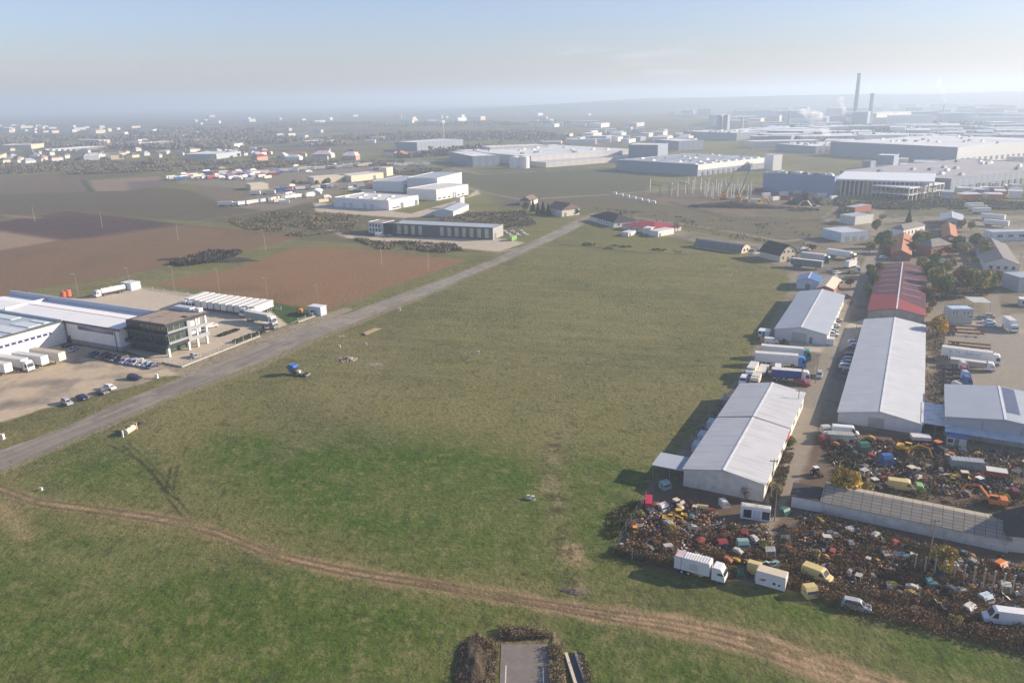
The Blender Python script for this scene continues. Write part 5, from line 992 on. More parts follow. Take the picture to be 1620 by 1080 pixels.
# ---------------- vehicles of the strip
semi('white refrigerated semi with a bright blue cab nearest the field edge', (1227, 578), hd((1194, 575), (1261, 580)), paintm('cab_bright_blue', (.03, .25, .60)), WHITE, L_=12.6)
semi('white semi with a teal green cab parked behind the bright blue one', (1236, 566.5), hd((1202, 563), (1270, 569)), paintm('cab_teal', (.02, .22, .22)), TGREY, L_=12.6)
semi('white semi truck with a royal blue curtain trailer behind the red car', (1243, 602), hd((1225, 601), (1260, 604)), WHITE, mat('royal_blue_curtain', (.03, .07, .28), .6), L_=8.2, h=3.6)
car('red estate car parked beside the royal blue curtain truck', (1270, 609), hd((1262, 608), (1280, 611)), REDP, style='suv'); car('grey blue car by the pole right of the royal blue truck', (1296, 596), AX + math.pi, SILVER, style='suv')
boxtruck('white box truck facing the nearest warehouse, left of the scrap transporter', (1190, 593), AX + math.pi, WHITE, CREAM, L_=6.5, h=3.3)
trailer('low grey flat trailer loaded with dark scrap between the white trucks', (1206, 592), AX + math.pi, GREYP, L_=8, h=2.0, z0=1.2)
van('white motorhome facing the nearest warehouse roof', (1229, 595), AX + math.pi + .1, WHITE, L_=7.0, h=3.0, name='motorhome', cat='motorhome')
van('small white van partly hidden behind the nearest warehouse roof', (1176, 606), AX + math.pi, WHITE, L_=4.6, h=2.1); boxtruck('cream box truck tucked behind the nearest warehouse ridge', (1196, 606), AX + math.pi, CREAM, CREAM, L_=3.6, h=2.8)
van('white van next to the orange object at the field edge', (1220, 543), R(-10), WHITE, L_=4.6, h=2.0); kiosk('small white flat roofed hut at the field edge beside the middle warehouse', (1209, 531), 3.5, 3.5, 2.0, WHITE, WHITE)
container('small orange and yellow skip at the field edge', (1211, 542), R(-10), ORANGE, None, 3.0, 1.4, name='skip', cat='skip')
for lab, p, m_, st_ in (('white car, nearest of those beside the middle warehouse wall', (1316, 531), WHITE, 'suv'), ('light blue car beside the middle warehouse wall', (1317, 526), SKYB, 'hatch'), ('white car in the middle of the row beside the middle warehouse', (1320, 517), WHITE, 'hatch'), ('silver car, farthest of those beside the middle warehouse wall', (1323, 508), SILVER, 'sedan')):
    car(lab, p, R(-20), m_, 'cars beside the middle warehouse wall', style=st_)
container('small white container at the front right of the middle warehouse', (1313, 544), AX, WHITE, None, 3.5, 2.2)
for k, (p, m_, nm) in enumerate((((1351, 544), WHITE, 'white'), ((1352, 550), SILVER, 'silver'), ((1345, 566), DKRED, 'dark red'), ((1344, 571), SKYB, 'pale blue'), ((1342, 576), SILVER, 'silver grey'), ((1339, 583), WHITE, 'white van like'), ((1343, 590), GREYP, 'dark grey'))):
    car('%s car, %s from the back along the long pale warehouse shade' % (nm, ORD[k]), p, R(-18), m_, 'cars in the shade of the long pale warehouse', style=['hatch', 'sedan', 'suv'][k % 3])
DGRN = mat('grey_green_curtain', (.17, .21, .20), .7)
trailer('grey green curtain trailer standing at the field corner', (1276, 424), hd((1246, 420), (1306, 427)), DGRN, L_=14.5, h=4.2); semi('white semi with a dark teal cab behind the grey green trailer', (1286, 413), hd((1266, 410), (1306, 415)), paintm('cab_dark_teal', (.02, .12, .15)), TGREY, L_=12)
semi('white semi with a cream cab behind the field corner trucks', (1327, 408), hd((1308, 405), (1348, 411)), CREAM, WHITE, L_=13)
boxtruck('white box truck with a dark cab right of the field corner trailers', (1345, 424), AX - .5, GREYP, WHITE, L_=6.5, h=3.8); tractor_unit('white truck cab parked below the white box truck', (1352, 432), R(-20), WHITE)
for k, (p, m_) in enumerate((((1314, 431), SILVER), ((1324, 433), WHITE), ((1322, 441), WHITE), ((1326, 447), SILVER), ((1321, 454), OFFW), ((1318, 463), WHITE), ((1337, 470), GREYP), ((1270, 394), WHITE), ((1278, 396), OFFW), ((1190, 398), SILVER), ((1195, 402), WHITE), ((1200, 397), LILAC_SHEEN))):
    car('%s, %s in the scattered cars around the field corner' % (['silver hatchback', 'white hatchback', 'white saloon', 'silver saloon', 'off white saloon', 'white estate', 'dark grey car', 'white car near the barn', 'pale car near the barn', 'silver car by the hangar', 'white car by the hangar', 'pale violet car by the hangar'][k], ORD[k]), p, R(-15 + 40 * (k % 3)), m_, 'cars around the field corner', style=['hatch', 'sedan', 'suv'][k % 3])
for lab, p, rz, m_ in (('white car parked in front of the brick house', (1487, 412), R(-5), WHITE), ('white car left of the maroon warehouse end', (1398, 409), R(-10), WHITE), ('white car at the upper right behind the dark cars', (1464, 420), R(20), WHITE), ('dark green car beneath the trees by the brick house', (1538, 404), R(-15), GREENP), ('dark car left of the white house end wall', (1545, 414), R(-15), BLACKP), ('pale car at the upper left of the yard beyond the field', (1416, 344), R(10), OFFW), ('dark car by the two storey cabin yard', (1556, 505), R(-15), GREYP), ('grey car behind the white pair in the cabin yard', (1565, 502), R(-15), SILVER)):
    car(lab, p, rz, m_)
van('white van, left of the pair at the end of the maroon warehouse', (1416, 408), AX + math.pi, WHITE, 'vans at the maroon warehouse end', 4.8, 2.1); van('white van, right of the pair at the end of the maroon warehouse', (1429, 409), AX + math.pi, WHITE, 'vans at the maroon warehouse end', 4.8, 2.1)
car('light blue car, lower of the white pair beside the cabin', (1566, 517), R(-20), SKYB, style='sedan'); car('white car, upper of the pair beside the cabin', (1564, 511), R(-20), WHITE, style='sedan')
boxtruck('white box truck facing the camera on the right yard', (1595, 520), AX + math.pi + .25, WHITE, WHITE, L_=6.6, h=3.9)
semi_w = semi('white semi truck with faded blue green lettering in the right yard', (1527, 571), hd((1493, 566), (1560, 575)), WHITE, WHITE, L_=13.6)
xl = -4.6
for ch, adv in (('E', .9), ('.', 1.1), ('M', 1.2), ('.', 1.1), ('G', 1.05), ('a', .75), ('b', .8), ('r', .55), ('i', .4), ('e', .75), ('l', .4)):
    tcu = bpy.data.curves.new('letter', 'FONT'); tcu.body = ch; tcu.size = 1.35; tcu.extrude = .01
    to = bpy.data.objects.new('letter', tcu); link(to); tcu.materials.append(paintm('letter_teal', (.12, .36, .46))); bpy.context.view_layer.update()
    tm_ = bpy.data.meshes.new_from_object(to); bpy.data.objects.remove(to); part('letter', tm_, semi_w, (xl, -1.285, 2.45), (R(90), 0, 0)); xl += adv * .95
boxtruck('white cab truck with a flat tan tarpaulin bed in front of the lettered trailer', (1530, 582), hd((1500, 578), (1562, 586)), WHITE, mat('tan_tarpaulin', (.42, .38, .33), .8), L_=9.5, h=2.6)
for k, (p, m_, nm) in enumerate((((1516, 588), OFFW, 'white'), ((1517, 596), REDP, 'red'), ((1519, 603), SKYB, 'pale blue'), ((1521, 611), BLUEP, 'blue'))): tractor_unit('%s truck tractor, %s from the back in the cab row of the right yard' % (nm, ORD[k]), p, R(-12), m_, 'truck tractors in the right yard')
tractor_unit('silver grey truck chassis parked against the blue grey hall', (1507, 622), R(15), SILVER)
def skel(label, px, rz, Ln=12):
    r = empty('container_chassis', label, 'trailer chassis', G(*px), rz, 'bare rusty trailer chassis'); part('chassis_frame', cached(('skel', Ln), lambda: MB().m(RUST).box(-Ln / 2, Ln / 2, -.5, -.35, .9, 1.15).box(-Ln / 2, Ln / 2, .35, .5, .9, 1.15).box(-Ln / 2, -Ln / 2 + .2, -1.2, 1.2, .9, 1.2).box(-Ln / 4, -Ln / 4 + .2, -1.2, 1.2, .95, 1.2).box(Ln / 4, Ln / 4 + .2, -1.2, 1.2, .95, 1.2).box(Ln / 2 - .2, Ln / 2, -1.2, 1.2, .9, 1.2).mesh('chassis_frame')), r); wheels(r, (-Ln / 2 + 1.5, -Ln / 2 + 2.8), 1.0, .48, .3)
for k, (a, b) in enumerate((((1500, 519), (1548, 521)), ((1502, 524), (1553, 527)), ((1500, 529), (1548, 532)), ((1505, 545), (1560, 550)), ((1500, 549), (1565, 556)))): skel('bare rusty trailer chassis, %s from the back in the right yard' % ORD[k], ((a[0] + b[0]) / 2, (a[1] + b[1]) / 2), hd(a, b))
tt = []
for kd, p, h in (('green', (1392, 392), 8), ('olive', (1410, 393), 7), ('brown', (1400, 402), 6), ('green', (1450, 392), 8), ('olive', (1458, 402), 7), ('green', (1466, 388), 7), ('brown', (1452, 380), 6), ('green', (1512, 398), 8), ('olive', (1524, 406), 8), ('green', (1545, 398), 9), ('olive', (1555, 402), 8), ('brown', (1520, 362), 6), ('olive', (1535, 366), 6), ('green', (1485, 440), 7), ('olive', (1497, 436), 7), ('olive', (1500, 466), 8), ('green', (1490, 468), 8), ('olive', (1540, 448), 7), ('brown', (1522, 440), 6), ('green', (1565, 462), 7), ('olive', (1580, 450), 6), ('brown', (1470, 474), 6), ('green', (1376, 440), 6), ('green', (1373, 470), 5), ('olive', (1375, 400), 6), ('green', (1478, 420), 6), ('brown', (1505, 425), 5), ('bare', (1530, 425), 6), ('olive', (1458, 430), 7), ('bare', (1345, 490), 5), ('green', (1340, 350), 5), ('olive', (1395, 350), 5)):
    tt.append(tree(kd, 'x', p, h, 'trees around the upper right houses and yards'))
relabel(tt, lambda o: '%s tree, # from the left among the upper right houses and yards' % {'broadleaf_tree': 'leafy', 'bare_tree': 'bare'}[o.name.split('.')[0]])
# poles on the right
for lab, p, h in (('wooden pole with cross arm at the corner of the nearest warehouse', (1219, 792), 9.5), ('wooden pole with cross arm behind the nearest warehouse eave', (1261, 655), 7), ('wooden pole beside the royal blue truck', (1290, 606), 9), ('tall wooden pole in front of the weathered shed', (1469, 892), 9), ('pole between the two concrete yards by the middle warehouse', (1352, 545), 8), ('pole at the right edge before the long dark house', (1611, 432), 9), ('slanting pole beside the warehouse path', (1225, 824), 8), ('pole rising before the pale blue low building', (1609, 378), 8)):
    pole(lab, p, h, WOOD, arm=1.6)
# fence of the scrap yard
def simple_fence(label, pts, h, m_, step=3.0, name='wire_fence', slats=False):
    q = [G(*p) for p in pts]; r = empty(name, label, 'fence', q[0]); pm = cached(('fp', h, m_.name), lambda: MB().m(m_).box(-.07, .07, -.07, .07, 0, h).mesh('post')); f = MB().m(STEEL)
    for a, b in zip(q[:-1], q[1:]):
        d = b - a; n = max(1, int(d.length / step))
        for k in range(n): part('post', pm, r, (a + d * k / n) - q[0])
        for z in (.3, h * .5, h - .1):
            A = a - q[0]; B = b - q[0]; f.tube((A.x, A.y, z), (B.x, B.y, z), .02, n=3, cap=False)
    part('wire', f.mesh('wire'), r)
simple_fence('concrete post fence around the field corner of the scrap yard', [(1022, 792), (990, 842), (972, 872), (1000, 884), (1030, 888), (1070, 905)], 2.2, CONCR)
for k in range(12):
    px = 1446 + k * 15.5; r = empty('concrete_column', 'slender concrete column, %s from the left in the scrap yard row' % ORD[k], 'column', G(px, 906 + k * 3.4), 0, 'concrete columns in the scrap yard')
    part('column_shaft', cached('ccol', lambda: MB().m(CONCR).box(-.09, .09, -.09, .09, 0, 3.7).mesh('column_shaft')), r); part('bracket', cached('cbr', lambda: MB().m(CONCR).box(-.16, .16, -.12, .12, 3.5, 3.72).mesh('bracket')), r)
# trees and bushes of the strip
tl = [('olive', 'broad olive brown tree right of the maroon warehouse', (1480, 460), 10), ('green', 'dark green tree beside the maroon warehouse', (1470, 446), 9), ('olive', 'large olive yellow tree above the two storey cabin', (1552, 468), 10.5), ('brown', 'brown leaved tree between the big olive trees', (1512, 458), 8.5), ('green', 'green tree behind the brown one at upper right', (1530, 458), 8.5), ('olive', 'small olive tree above the carport', (1565, 450), 6.5),
      ('yellow', 'bright yellow tree beside the long pale warehouse', (1483, 533), 7.8), ('yellow', 'bright yellow tree at the end of the weathered shed', (1336, 792), 7.4), ('yellow', 'small yellow tree before the row of concrete columns', (1488, 908), 5.6), ('olive', 'tall green yellow tree right of the brick house', (1561, 410), 8), ('green', 'dark tree in front of the orange roofed shed', (1404, 400), 7), ('brown', 'brown tree right of the orange roofed shed', (1444, 400), 7),
      ('green', 'dark tree beside the brick house', (1455, 398), 6.5), ('brown', 'brown tree above the brick house', (1490, 362), 5.5), ('conifer', 'tall dark conifer by the blue grey workshop', (1437, 352), 8), ('green', 'dark green tree by the pale blue workshop', (1386, 366), 7), ('green', 'tree in front of the columned house', (1400, 385), 7), ('bare', 'bare thorny shrub tree before the nearest warehouse gable', (1178, 795), 3.6), ('olive', 'olive leafed tree left of the weathered shed ridge', (1372, 786), 3.4),
      ('brown', 'brown orange tree behind the white field corner semi', (1285, 398), 4.6), ('conifer', 'tall conifer, leftmost before the old barn', (843, 335), 9), ('conifer', 'tall conifer, second from the left before the old barn', (851, 338), 8), ('conifer', 'tall conifer, third from the left before the old barn', (859, 340), 9.5), ('conifer', 'tall conifer, nearest the old barn', (867, 341), 8.5), ('green', 'round dark tree left of the conifers by the road end', (832, 334), 6.5), ('conifer', 'dark conifer between the white house and red roof', (981, 350), 7),
      ('bare', 'bare tree at the far end of the red roofed building', (1072, 366), 6), ('green', 'small dark tree right of the old barn', (912, 340), 4.5), ('bare', 'bare tree by the red roof garage', (1068, 362), 5), ('olive', 'yellow green tree at the strip edge near the arched hangar', (1104, 384), 3), ('brown', 'brown tree by the tan brick hut', (1345, 455), 5), ('green', 'dark tree beside the maroon warehouse left wall', (1384, 455), 6), ('green', 'dark tree farther along the maroon warehouse left wall', (1388, 436), 6), ('brown', 'autumn tree in front of the cabin yard fence', (1475, 490), 4),
      ('olive', 'thin olive tree beside the maroon warehouse corner', (1466, 500), 4), ('conifer', 'small cypress by the middle warehouse gate', (1284, 541), 2.6), ('green', 'low tree at the field side of the middle warehouse', (1240, 545), 2), ('brown', 'rust coloured tree at the right yard corner', (1500, 405), 5.5)]
for kd, lb, p, h in tl: tree(kd, lb, p, h)
for kd, lb, p, h in (('yellow', 'yellow green bush at the back of the weathered shed', (1402, 818), 3.0), ('olive', 'olive bush beside the nearest warehouse front corner', (1225, 775), 2.4), ('brown', 'brown bush in the strip beside the warehouse path', (1240, 720), 2.0), ('green', 'green bush at the path edge near the nearest warehouse', (1253, 703), 2.0), ('yellow', 'yellow shrub at the right end of the weathered shed', (1590, 790), 2.4), ('olive', 'green bush left of the canopy front', (1012, 815), 1.6), ('yellow', 'yellow green shrub inside the fence corner', (1058, 838), 2.2)): bush(kd, lb, p, h)
# ================================================================ scrap yard
SC = lambda n: None
# garbage truck
r = empty('garbage_truck', 'white garbage truck with a slatted roof at the scrap yard edge', 'garbage truck', G(1106, 909), hd((1075, 903), (1147, 922)))
GT = 2.3
b = MB().m(WHITE).box(-4.2, 2.0, -1.15, 1.15, .9, 3.2).m(GREYP).box(-4.25, -4.2, -1.1, 1.1, 1, 3.0)
part('hopper_body', b.mesh('hopper_body'), r)
for k in range(10): part('roof_rib', cached('gtr', lambda: MB().m(WHITE).box(-.12, .12, -1.1, 1.1, 0, .16).mesh('roof_rib')), r, (-2.4 + k * .46, 0, 3.2))
part('roof_panel', MB().m(mat('pink_grey_panel', (.55, .45, .44), .8)).box(-4.1, -2.7, -1.1, 1.1, 3.2, 3.3).mesh('roof_panel'), r); part('side_hatch', MB().m(OFFW).box(-1.5, 0, -1.19, -1.15, 1.3, 2.5).mesh('side_hatch'), r); part('rear_seam', MB().m(GREYP).box(-3.0, -2.92, -1.18, 1.18, .9, 3.22).mesh('rear_seam'), r)
c = part('cab', cab_me(WHITE, 2.9), r, (3.5, 0, 0)); part('windscreen', cabglass_me(2.9), c); wheels(r, (-2.8, -1.6, 3.4), .98, .46, .3)
# white cargo box with faded emblem
r = empty('cargo_box', 'white cargo box with a faded red and blue emblem standing on the yard edge', 'cargo box', G(1220, 925), hd((1199, 918), (1238, 929)))
part('box_body', MB().m(WHITE).box(-2.4, 2.4, -1.1, 1.1, .2, 2.7).m(CREAM).box(-2.38, 2.38, -1.08, 1.08, 2.7, 2.76).m(CHASSIS).box(-2.5, 2.2, -.5, .5, 0, .2).mesh('box_body'), r)
part('emblem', MB().m(mat('faded_red', (.45, .15, .15), .7)).add([(-2.0, -1.11, 1.2), (-1.0, -1.11, 1.0), (-.6, -1.11, 1.6), (-1.2, -1.11, 1.5)], [(0, 1, 2, 3)]).m(DKBLUE).box(.4, .9, -1.115, -1.1, .9, 1.3).box(1.3, 1.7, -1.115, -1.1, .9, 1.2).mesh('emblem'), r)
part('door_frame', MB().m(OFFW).box(2.4, 2.46, -1.12, -1.0, .2, 2.7).box(2.4, 2.46, 1.0, 1.12, .2, 2.7).mesh('door_frame'), r)
lone_cab('pale yellow truck cab left of the white cargo box', (1193, 905), R(60), PALEY, h=2.6); part('bumper', MB().m(CREAM).box(0, .3, -1, 1, .3, .8).mesh('bumper'), lone_cab('faded cream truck cab lying before the yellow one', (1203, 916), R(-30), OFFW, h=1.5))
excavator('teal mini excavator with a white cab beside the cargo box', (1222, 897), R(200), TEAL, .5, 1)
for lab, p, rz, m_, h in (('yellow truck cab among the weeds left of the silver van', (1281, 942), R(-80), PALEY, 2.3), ('green metal crate before the yellow truck cab', (1173, 910), R(-15), GREENP, 1.3), ('mint green cab shell in the weeds behind the garbage truck', (1175, 868), R(-90), TEAL, 2.2), ('white cab shell beside the beige loader', (1146, 800), R(10), OFFW, 1.8), ('pale green cab shell near the cabin path', (1242, 812), R(-60), GREENP, 1.6), ('light blue cab shell far right in the weeds', (1559, 952), R(-70), CABB, 1.8), ('white square cab shell in the lower scrap rows', (1534, 968), R(-60), OFFW, 1.7), ('orange cab shell behind the concrete columns', (1582, 900), R(-60), ORANGE, 1.9),
                          ('yellow cab shell beneath the yellow tree', (1503, 908), R(10), YELLOW, 1.4), ('white cab shell with blue stripe under the trees', (1510, 898), R(-10), WHITE, 1.4), ('green framed cab standing in the upper scrap rows', (1366, 716), R(-85), GREENP, 2.9), ('blue open framed cab in the upper scrap rows', (1402, 735), R(-85), BLUEP, 2.9), ('red cab shell right of the framed green cab', (1378, 722), R(-15), REDP, 1.2), ('red white cab shell at the rim of the path', (1304, 700), R(-85), REDP, 2.2), ('white cab shell at the rim of the path', (1311, 694), R(-85), WHITE, 2.2), ('white door frame cab at the rim of the path', (1306, 684), R(-85), OFFW, 2.2),
                          ('green military style cab near the right shed', (1455, 776), R(-20), LGREEN, 1.9), ('dull red cab at the right scrap rows', (1606, 785), R(-20), DKRED, 2.0)):
    o = lone_cab(lab, p, rz, m_, h=h); 
    if 'crate' in lab: o.name = 'metal_crate'; o['category'] = 'crate'
van('pale yellow van with worn paint right of the cargo box', (1292, 915), R(-42), PALEY, L_=5.0, h=2.2); car('silver car wreck in the tall weeds at the scrap yard edge', (1354, 962), R(-25), SILVER, style='suv')
van('white van facing left at the right edge of the scrap yard', (1590, 985), R(165), WHITE, L_=6.5, h=2.5); van('white van at the upper left of the scrap yard', (1337, 689), R(-15), WHITE, L_=6.3, h=2.6); van('cream yellow van driving behind the weathered shed', (1426, 774), R(-22), PALEY, L_=5.6, h=2.2)
container('long pale green open container in front of the white van', (1328, 698), R(-12), mat('pale_green_steel', (.40, .43, .38), .8), None, 6.0, 2.2); container('long grey ribbed container in the middle of the scrap yard', (1528, 741), R(-16), mat('grey_green_steel', (.30, .35, .33), .8), None, 6.5, 2.3, roofm=ALU)
trailer('cream dropside trailer before the patched canopy', (1455, 700), R(-12), OFFW, L_=4.2, h=1.9, z0=1.1); trailer('red and white tall trailer frame at the right of the scrap yard', (1574, 760), R(-25), REDP, L_=4.0, h=2.6, z0=1.6)
excavator('orange yellow excavator with boom stretched down in the scrap yard', (1432, 716), R(-38), YELLOW, .85, 1); excavator('orange excavator with arched boom right of the cream van', (1572, 800), R(157), ORANGE, .95, 0); excavator('amber excavator arm machine left of the beige loader', (1058, 826), R(-15), YELLOW, .55, 2)
wheel_loader('yellow wheel loader by the red machine at the fence corner', (1073, 818), R(0), YELLOW, .62); wheel_loader('large beige backhoe loader in the middle scrap row', (1440, 755), R(200), CHASSIS, .9, CREAM); wheel_loader('black and yellow backhoe loader with a cream roof', (1524, 762), R(-15), YELLOW, .85, CREAM); wheel_loader('old yellow loader standing on the fence side', (1004, 843), R(80), YELLOW, .5)
wheel_loader('yellow dumper with a mud bucket at the middle right', (1506, 765), R(-15), YELLOW, .5); farm_tractor('brown tractor with an orange roof near the patched canopy', (1485, 715), R(-70), CHASSIS, 1.0, ORANGE); farm_tractor('black and white tractor behind the yellow dumper', (1551, 772), R(-70), BLACKP, .9, WHITE); farm_tractor('beige tractor beside the dark warehouse gable', (1072, 805), R(-60), CREAM, .8)
farm_tractor('dark tractor with a pale roof by the yellow tree', (1385, 774), R(-75), CHASSIS, .9, OFFW); farm_tractor('small tractor with a white roof at the weathered shed end', (1292, 752), R(-75), CHASSIS, .75, WHITE)
r = empty('harvester', 'bright red tall machine at the fence corner beside the canopy', 'machine', G(1026, 800), R(80)); part('hopper', MB().m(paintm('pink_red', (.62, .05, .10))).side([(-1.6, .6), (-1.9, 1.6), (.6, 2.3), (1.5, 1.6), (1.2, .6)], -.7, .7).mesh('hopper'), r); part('chute', MB().m(REDP).tube((1.2, 0, 1.4), (2.6, 0, .5), .3, n=6).mesh('chute'), r); wheels(r, (-1, .9), .8, .42, .25)
r = empty('tank_trailer', 'cream and yellow tank on a small trailer behind the loaders', 'tank', G(1113, 808), R(-15)); part('tank_shell', MB().m(PALEY).tube((-1.4, 0, .9), (.9, 0, .9), .5, n=10).mesh('tank_shell'), r); part('drawbar', MB().m(REDP).box(.9, 2.2, -.3, .3, .5, .7).mesh('drawbar'), r); wheels(r, (-.4,), .55, .35, .2)
lone_cab('turquoise cab shell under the canopy front', (1052, 772), R(-60), TEAL, h=2.0); lone_cab('dark red cab in the weeds near the fence', (1003, 836), R(-20), DKRED, h=1.2); lone_cab('white panel cab wreck behind the yellow loaders', (1050, 806), R(-60), OFFW, h=1.7); lone_cab('red hatchback shell lying in weeds behind the garbage truck', (1143, 862), R(-80), REDP, h=1.4)
lone_cab('red tractor shell on the cleared patch', (1178, 850), R(-10), DKRED, h=1.7)
# loose scrap: small countable pieces of a few kinds
def k_engine(): return MB().m(RUST).box(-.5, .5, -.3, .3, 0, .6).m(CHASSIS).tube((-.6, 0, .35), (-.9, 0, .35), .2, n=8).box(-.3, .3, -.2, .2, .6, .8).mesh('engine_block')
def k_axle(): return MB().m(RUST).tube((0, -1, .35), (0, 1, .35), .08, n=6).m(TYRE).tube((0, -1.15, .4), (0, -.85, .4), .4, n=10).tube((0, .85, .4), (0, 1.15, .4), .4, n=10).mesh('axle')
def k_tyre(): return MB().m(TYRE).tube((0, 0, 0), (0, 0, .28), .48, n=12).m(CHASSIS).tube((0, 0, .28), (0, 0, .285), .22, n=8).m(TYRE).tube((.1, 0, .29), (.05, .05, .55), .46, n=12).mesh('tyre_stack')
def k_panel(m_): return lambda: MB().m(m_).add([(-.8, -.5, .1), (.8, -.55, .2), (.75, .5, .75), (-.7, .45, .6)], [(0, 1, 2, 3), (3, 2, 1, 0)]).box(-.8, .8, -.55, -.5, .05, .25).mesh('sheet_metal')
def k_drum(m_): return lambda: MB().m(m_).tube((0, 0, 0), (0, 0, .95), .32, n=10).m(CHASSIS).tube((0, 0, .95), (0, 0, .97), .28, n=10).mesh('oil_drum')
def k_frame(): return MB().m(CHASSIS).box(-1.4, 1.4, -.4, -.3, .2, .35).box(-1.4, 1.4, .3, .4, .2, .35).m(RUST).box(-1.3, -1.15, -.5, .5, .25, .4).box(.2, .35, -.5, .5, .25, .4).box(1.2, 1.3, -.5, .5, .2, .5).mesh('scrap_chassis')
def k_body(m_): return lambda: MB().m(m_).side([(-.8, .3), (-.7, .85), (.1, .95), (.8, .7), (.75, .3)], -.38, .38, .1, .7).m(CHASSIS).box(-.9, .9, -.3, .3, .05, .3).m(RUST).box(-1.1, -.75, -.5, .5, .2, .5).tube((.4, .2, .9), (.4, .2, 1.3), .05, n=5).mesh('scrap_shell')
SY = mat('sun_faded_yellow', (.45, .27, .05), .8, grime=((.16, .09, .05), .8, 1.5)); SR = mat('sun_faded_red', (.28, .06, .05), .8, grime=((.12, .06, .04), .8, 1.5)); SO = mat('sun_faded_orange', (.40, .16, .06), .8, grime=((.16, .08, .05), .8, 1.5)); ST_ = mat('sun_faded_teal', (.12, .28, .28), .8, grime=((.12, .08, .05), .8, 1.5)); SW = mat('dirty_white', (.50, .48, .43), .8, grime=((.22, .16, .1), .8, 1.5)); SG = mat('dull_grey', (.16, .17, .17), .8, grime=((.12, .08, .05), .8, 1.5))
def k_cage(): return MB().m(SW).box(-.6, -.5, -.5, -.4, 0, 1.5).box(.5, .6, -.5, -.4, 0, 1.5).box(-.6, -.5, .4, .5, 0, 1.5).box(.5, .6, .4, .5, 0, 1.5).box(-.65, .65, -.55, .55, 1.5, 1.58).m(CHASSIS).box(-.6, .6, -.5, .5, .1, .6).mesh('roll_cage')
kinds = [('roll_cage', 'cab frame', 'open cab frame with a pale roof', k_cage, 'cg'), ('engine_block', 'engine', 'rusty engine block', k_engine, 'e'), ('axle', 'axle', 'rusty axle with two wheels', k_axle, 'a'), ('tyre_stack', 'tyres', 'black tyre stack', k_tyre, 't'), ('scrap_chassis', 'frame', 'dark machine frame', k_frame, 'f'),
         ('sheet_metal', 'panel', 'white bent body panel', k_panel(SW), 'pw'), ('sheet_metal', 'panel', 'blue grey body panel', k_panel(SILVER), 'ps'), ('sheet_metal', 'panel', 'pale cream body panel', k_panel(CREAM), 'pc'), ('oil_drum', 'drum', 'blue oil drum', k_drum(BLUEP), 'db'), ('oil_drum', 'drum', 'rust red oil drum', k_drum(DKRED), 'dr'),
         ('scrap_shell', 'machine part', 'yellow machine shell', k_body(SY), 'hy'), ('scrap_shell', 'machine part', 'red machine shell', k_body(SR), 'hr'), ('scrap_shell', 'machine part', 'white machine shell', k_body(SW), 'hw'), ('scrap_shell', 'machine part', 'orange machine shell', k_body(SO), 'ho'), ('scrap_shell', 'machine part', 'grey machine shell', k_body(SG), 'hg'), ('scrap_shell', 'machine part', 'teal machine shell', k_body(ST_), 'ht')]
rs = random.Random(11)
zones = [([(980, 868), (1030, 800), (1085, 790), (1165, 830), (1215, 830), (1230, 900), (1070, 880)], 60, 'in the fenced corner before the nearest warehouse'), ([(1240, 830), (1300, 800), (1440, 850), (1440, 950), (1300, 930), (1240, 900)], 85, 'in the weeds before the weathered shed'),
         ([(1440, 860), (1640, 900), (1640, 1000), (1440, 950)], 120, 'among the concrete columns and lower scrap rows'), ([(1300, 690), (1440, 700), (1440, 770), (1330, 765)], 50, 'in the upper scrap rows left of the beige loader'), ([(1440, 700), (1640, 720), (1640, 790), (1560, 800), (1440, 770)], 44, 'in the upper scrap rows near the blue grey hall')]
def inside(p, poly):
    c = False; n = len(poly)
    for i in range(n):
        a, b = poly[i], poly[(i + 1) % n]
        if (a[1] > p[1]) != (b[1] > p[1]) and p[0] < (b[0] - a[0]) * (p[1] - a[1]) / (b[1] - a[1]) + a[0]: c = not c
    return c
SHED = [(1215, 745), (1300, 755), (1620, 825), (1620, 875), (1440, 855), (1290, 815)]
scr = {}
for zp, cnt, where in zones:
    x0, x1 = min(p[0] for p in zp), max(p[0] for p in zp); y0, y1 = min(p[1] for p in zp), max(p[1] for p in zp); k = 0; tries = 0
    while k < cnt and tries < 4000:
        tries += 1; p = (rs.uniform(x0, x1), rs.uniform(y0, y1))
        if not inside(p, zp) or inside(p, SHED): continue
        nm, ct, lb, fn, key = kinds[rs.choices(range(len(kinds)), [1.2, 6, 4, 4, 6, 3, 3, 3, 1, 1, 2, 1.2, 2.5, 1.2, 4, .8])[0]]
        o = bpy.data.objects.new(nm, cached(('scrap', key), fn)); link(o); o.location = G(*p); o.rotation_euler = (rs.uniform(-.15, .15), rs.uniform(-.15, .15), rs.uniform(0, 6.28)); s = rs.uniform(.7, 1.35); o.scale = (s, s, s)
        tag(o, '%s lying %s' % (lb, where), ct, '%s pieces %s' % (lb, where)); scr.setdefault((lb, where), []).append(o); k += 1
for (lb_, wh_), os_ in scr.items(): relabel(os_, lambda o: ('%s, # from the left %s' % (lb_, wh_)).replace('in the fenced corner before the nearest warehouse', 'in the fenced scrap corner').replace('in the upper scrap rows left of the beige loader', 'left of the beige loader').replace('in the upper scrap rows near the blue grey hall', 'near the blue grey hall').replace('among the concrete columns and lower scrap rows', 'by the concrete columns').replace('in the weeds before the weathered shed', 'before the weathered shed'))
WC = [(.09, .065, .04), (.17, .095, .052), (.27, .15, .075), (.14, .11, .06), (.21, .145, .08), (.11, .10, .045), (.34, .20, .105)]
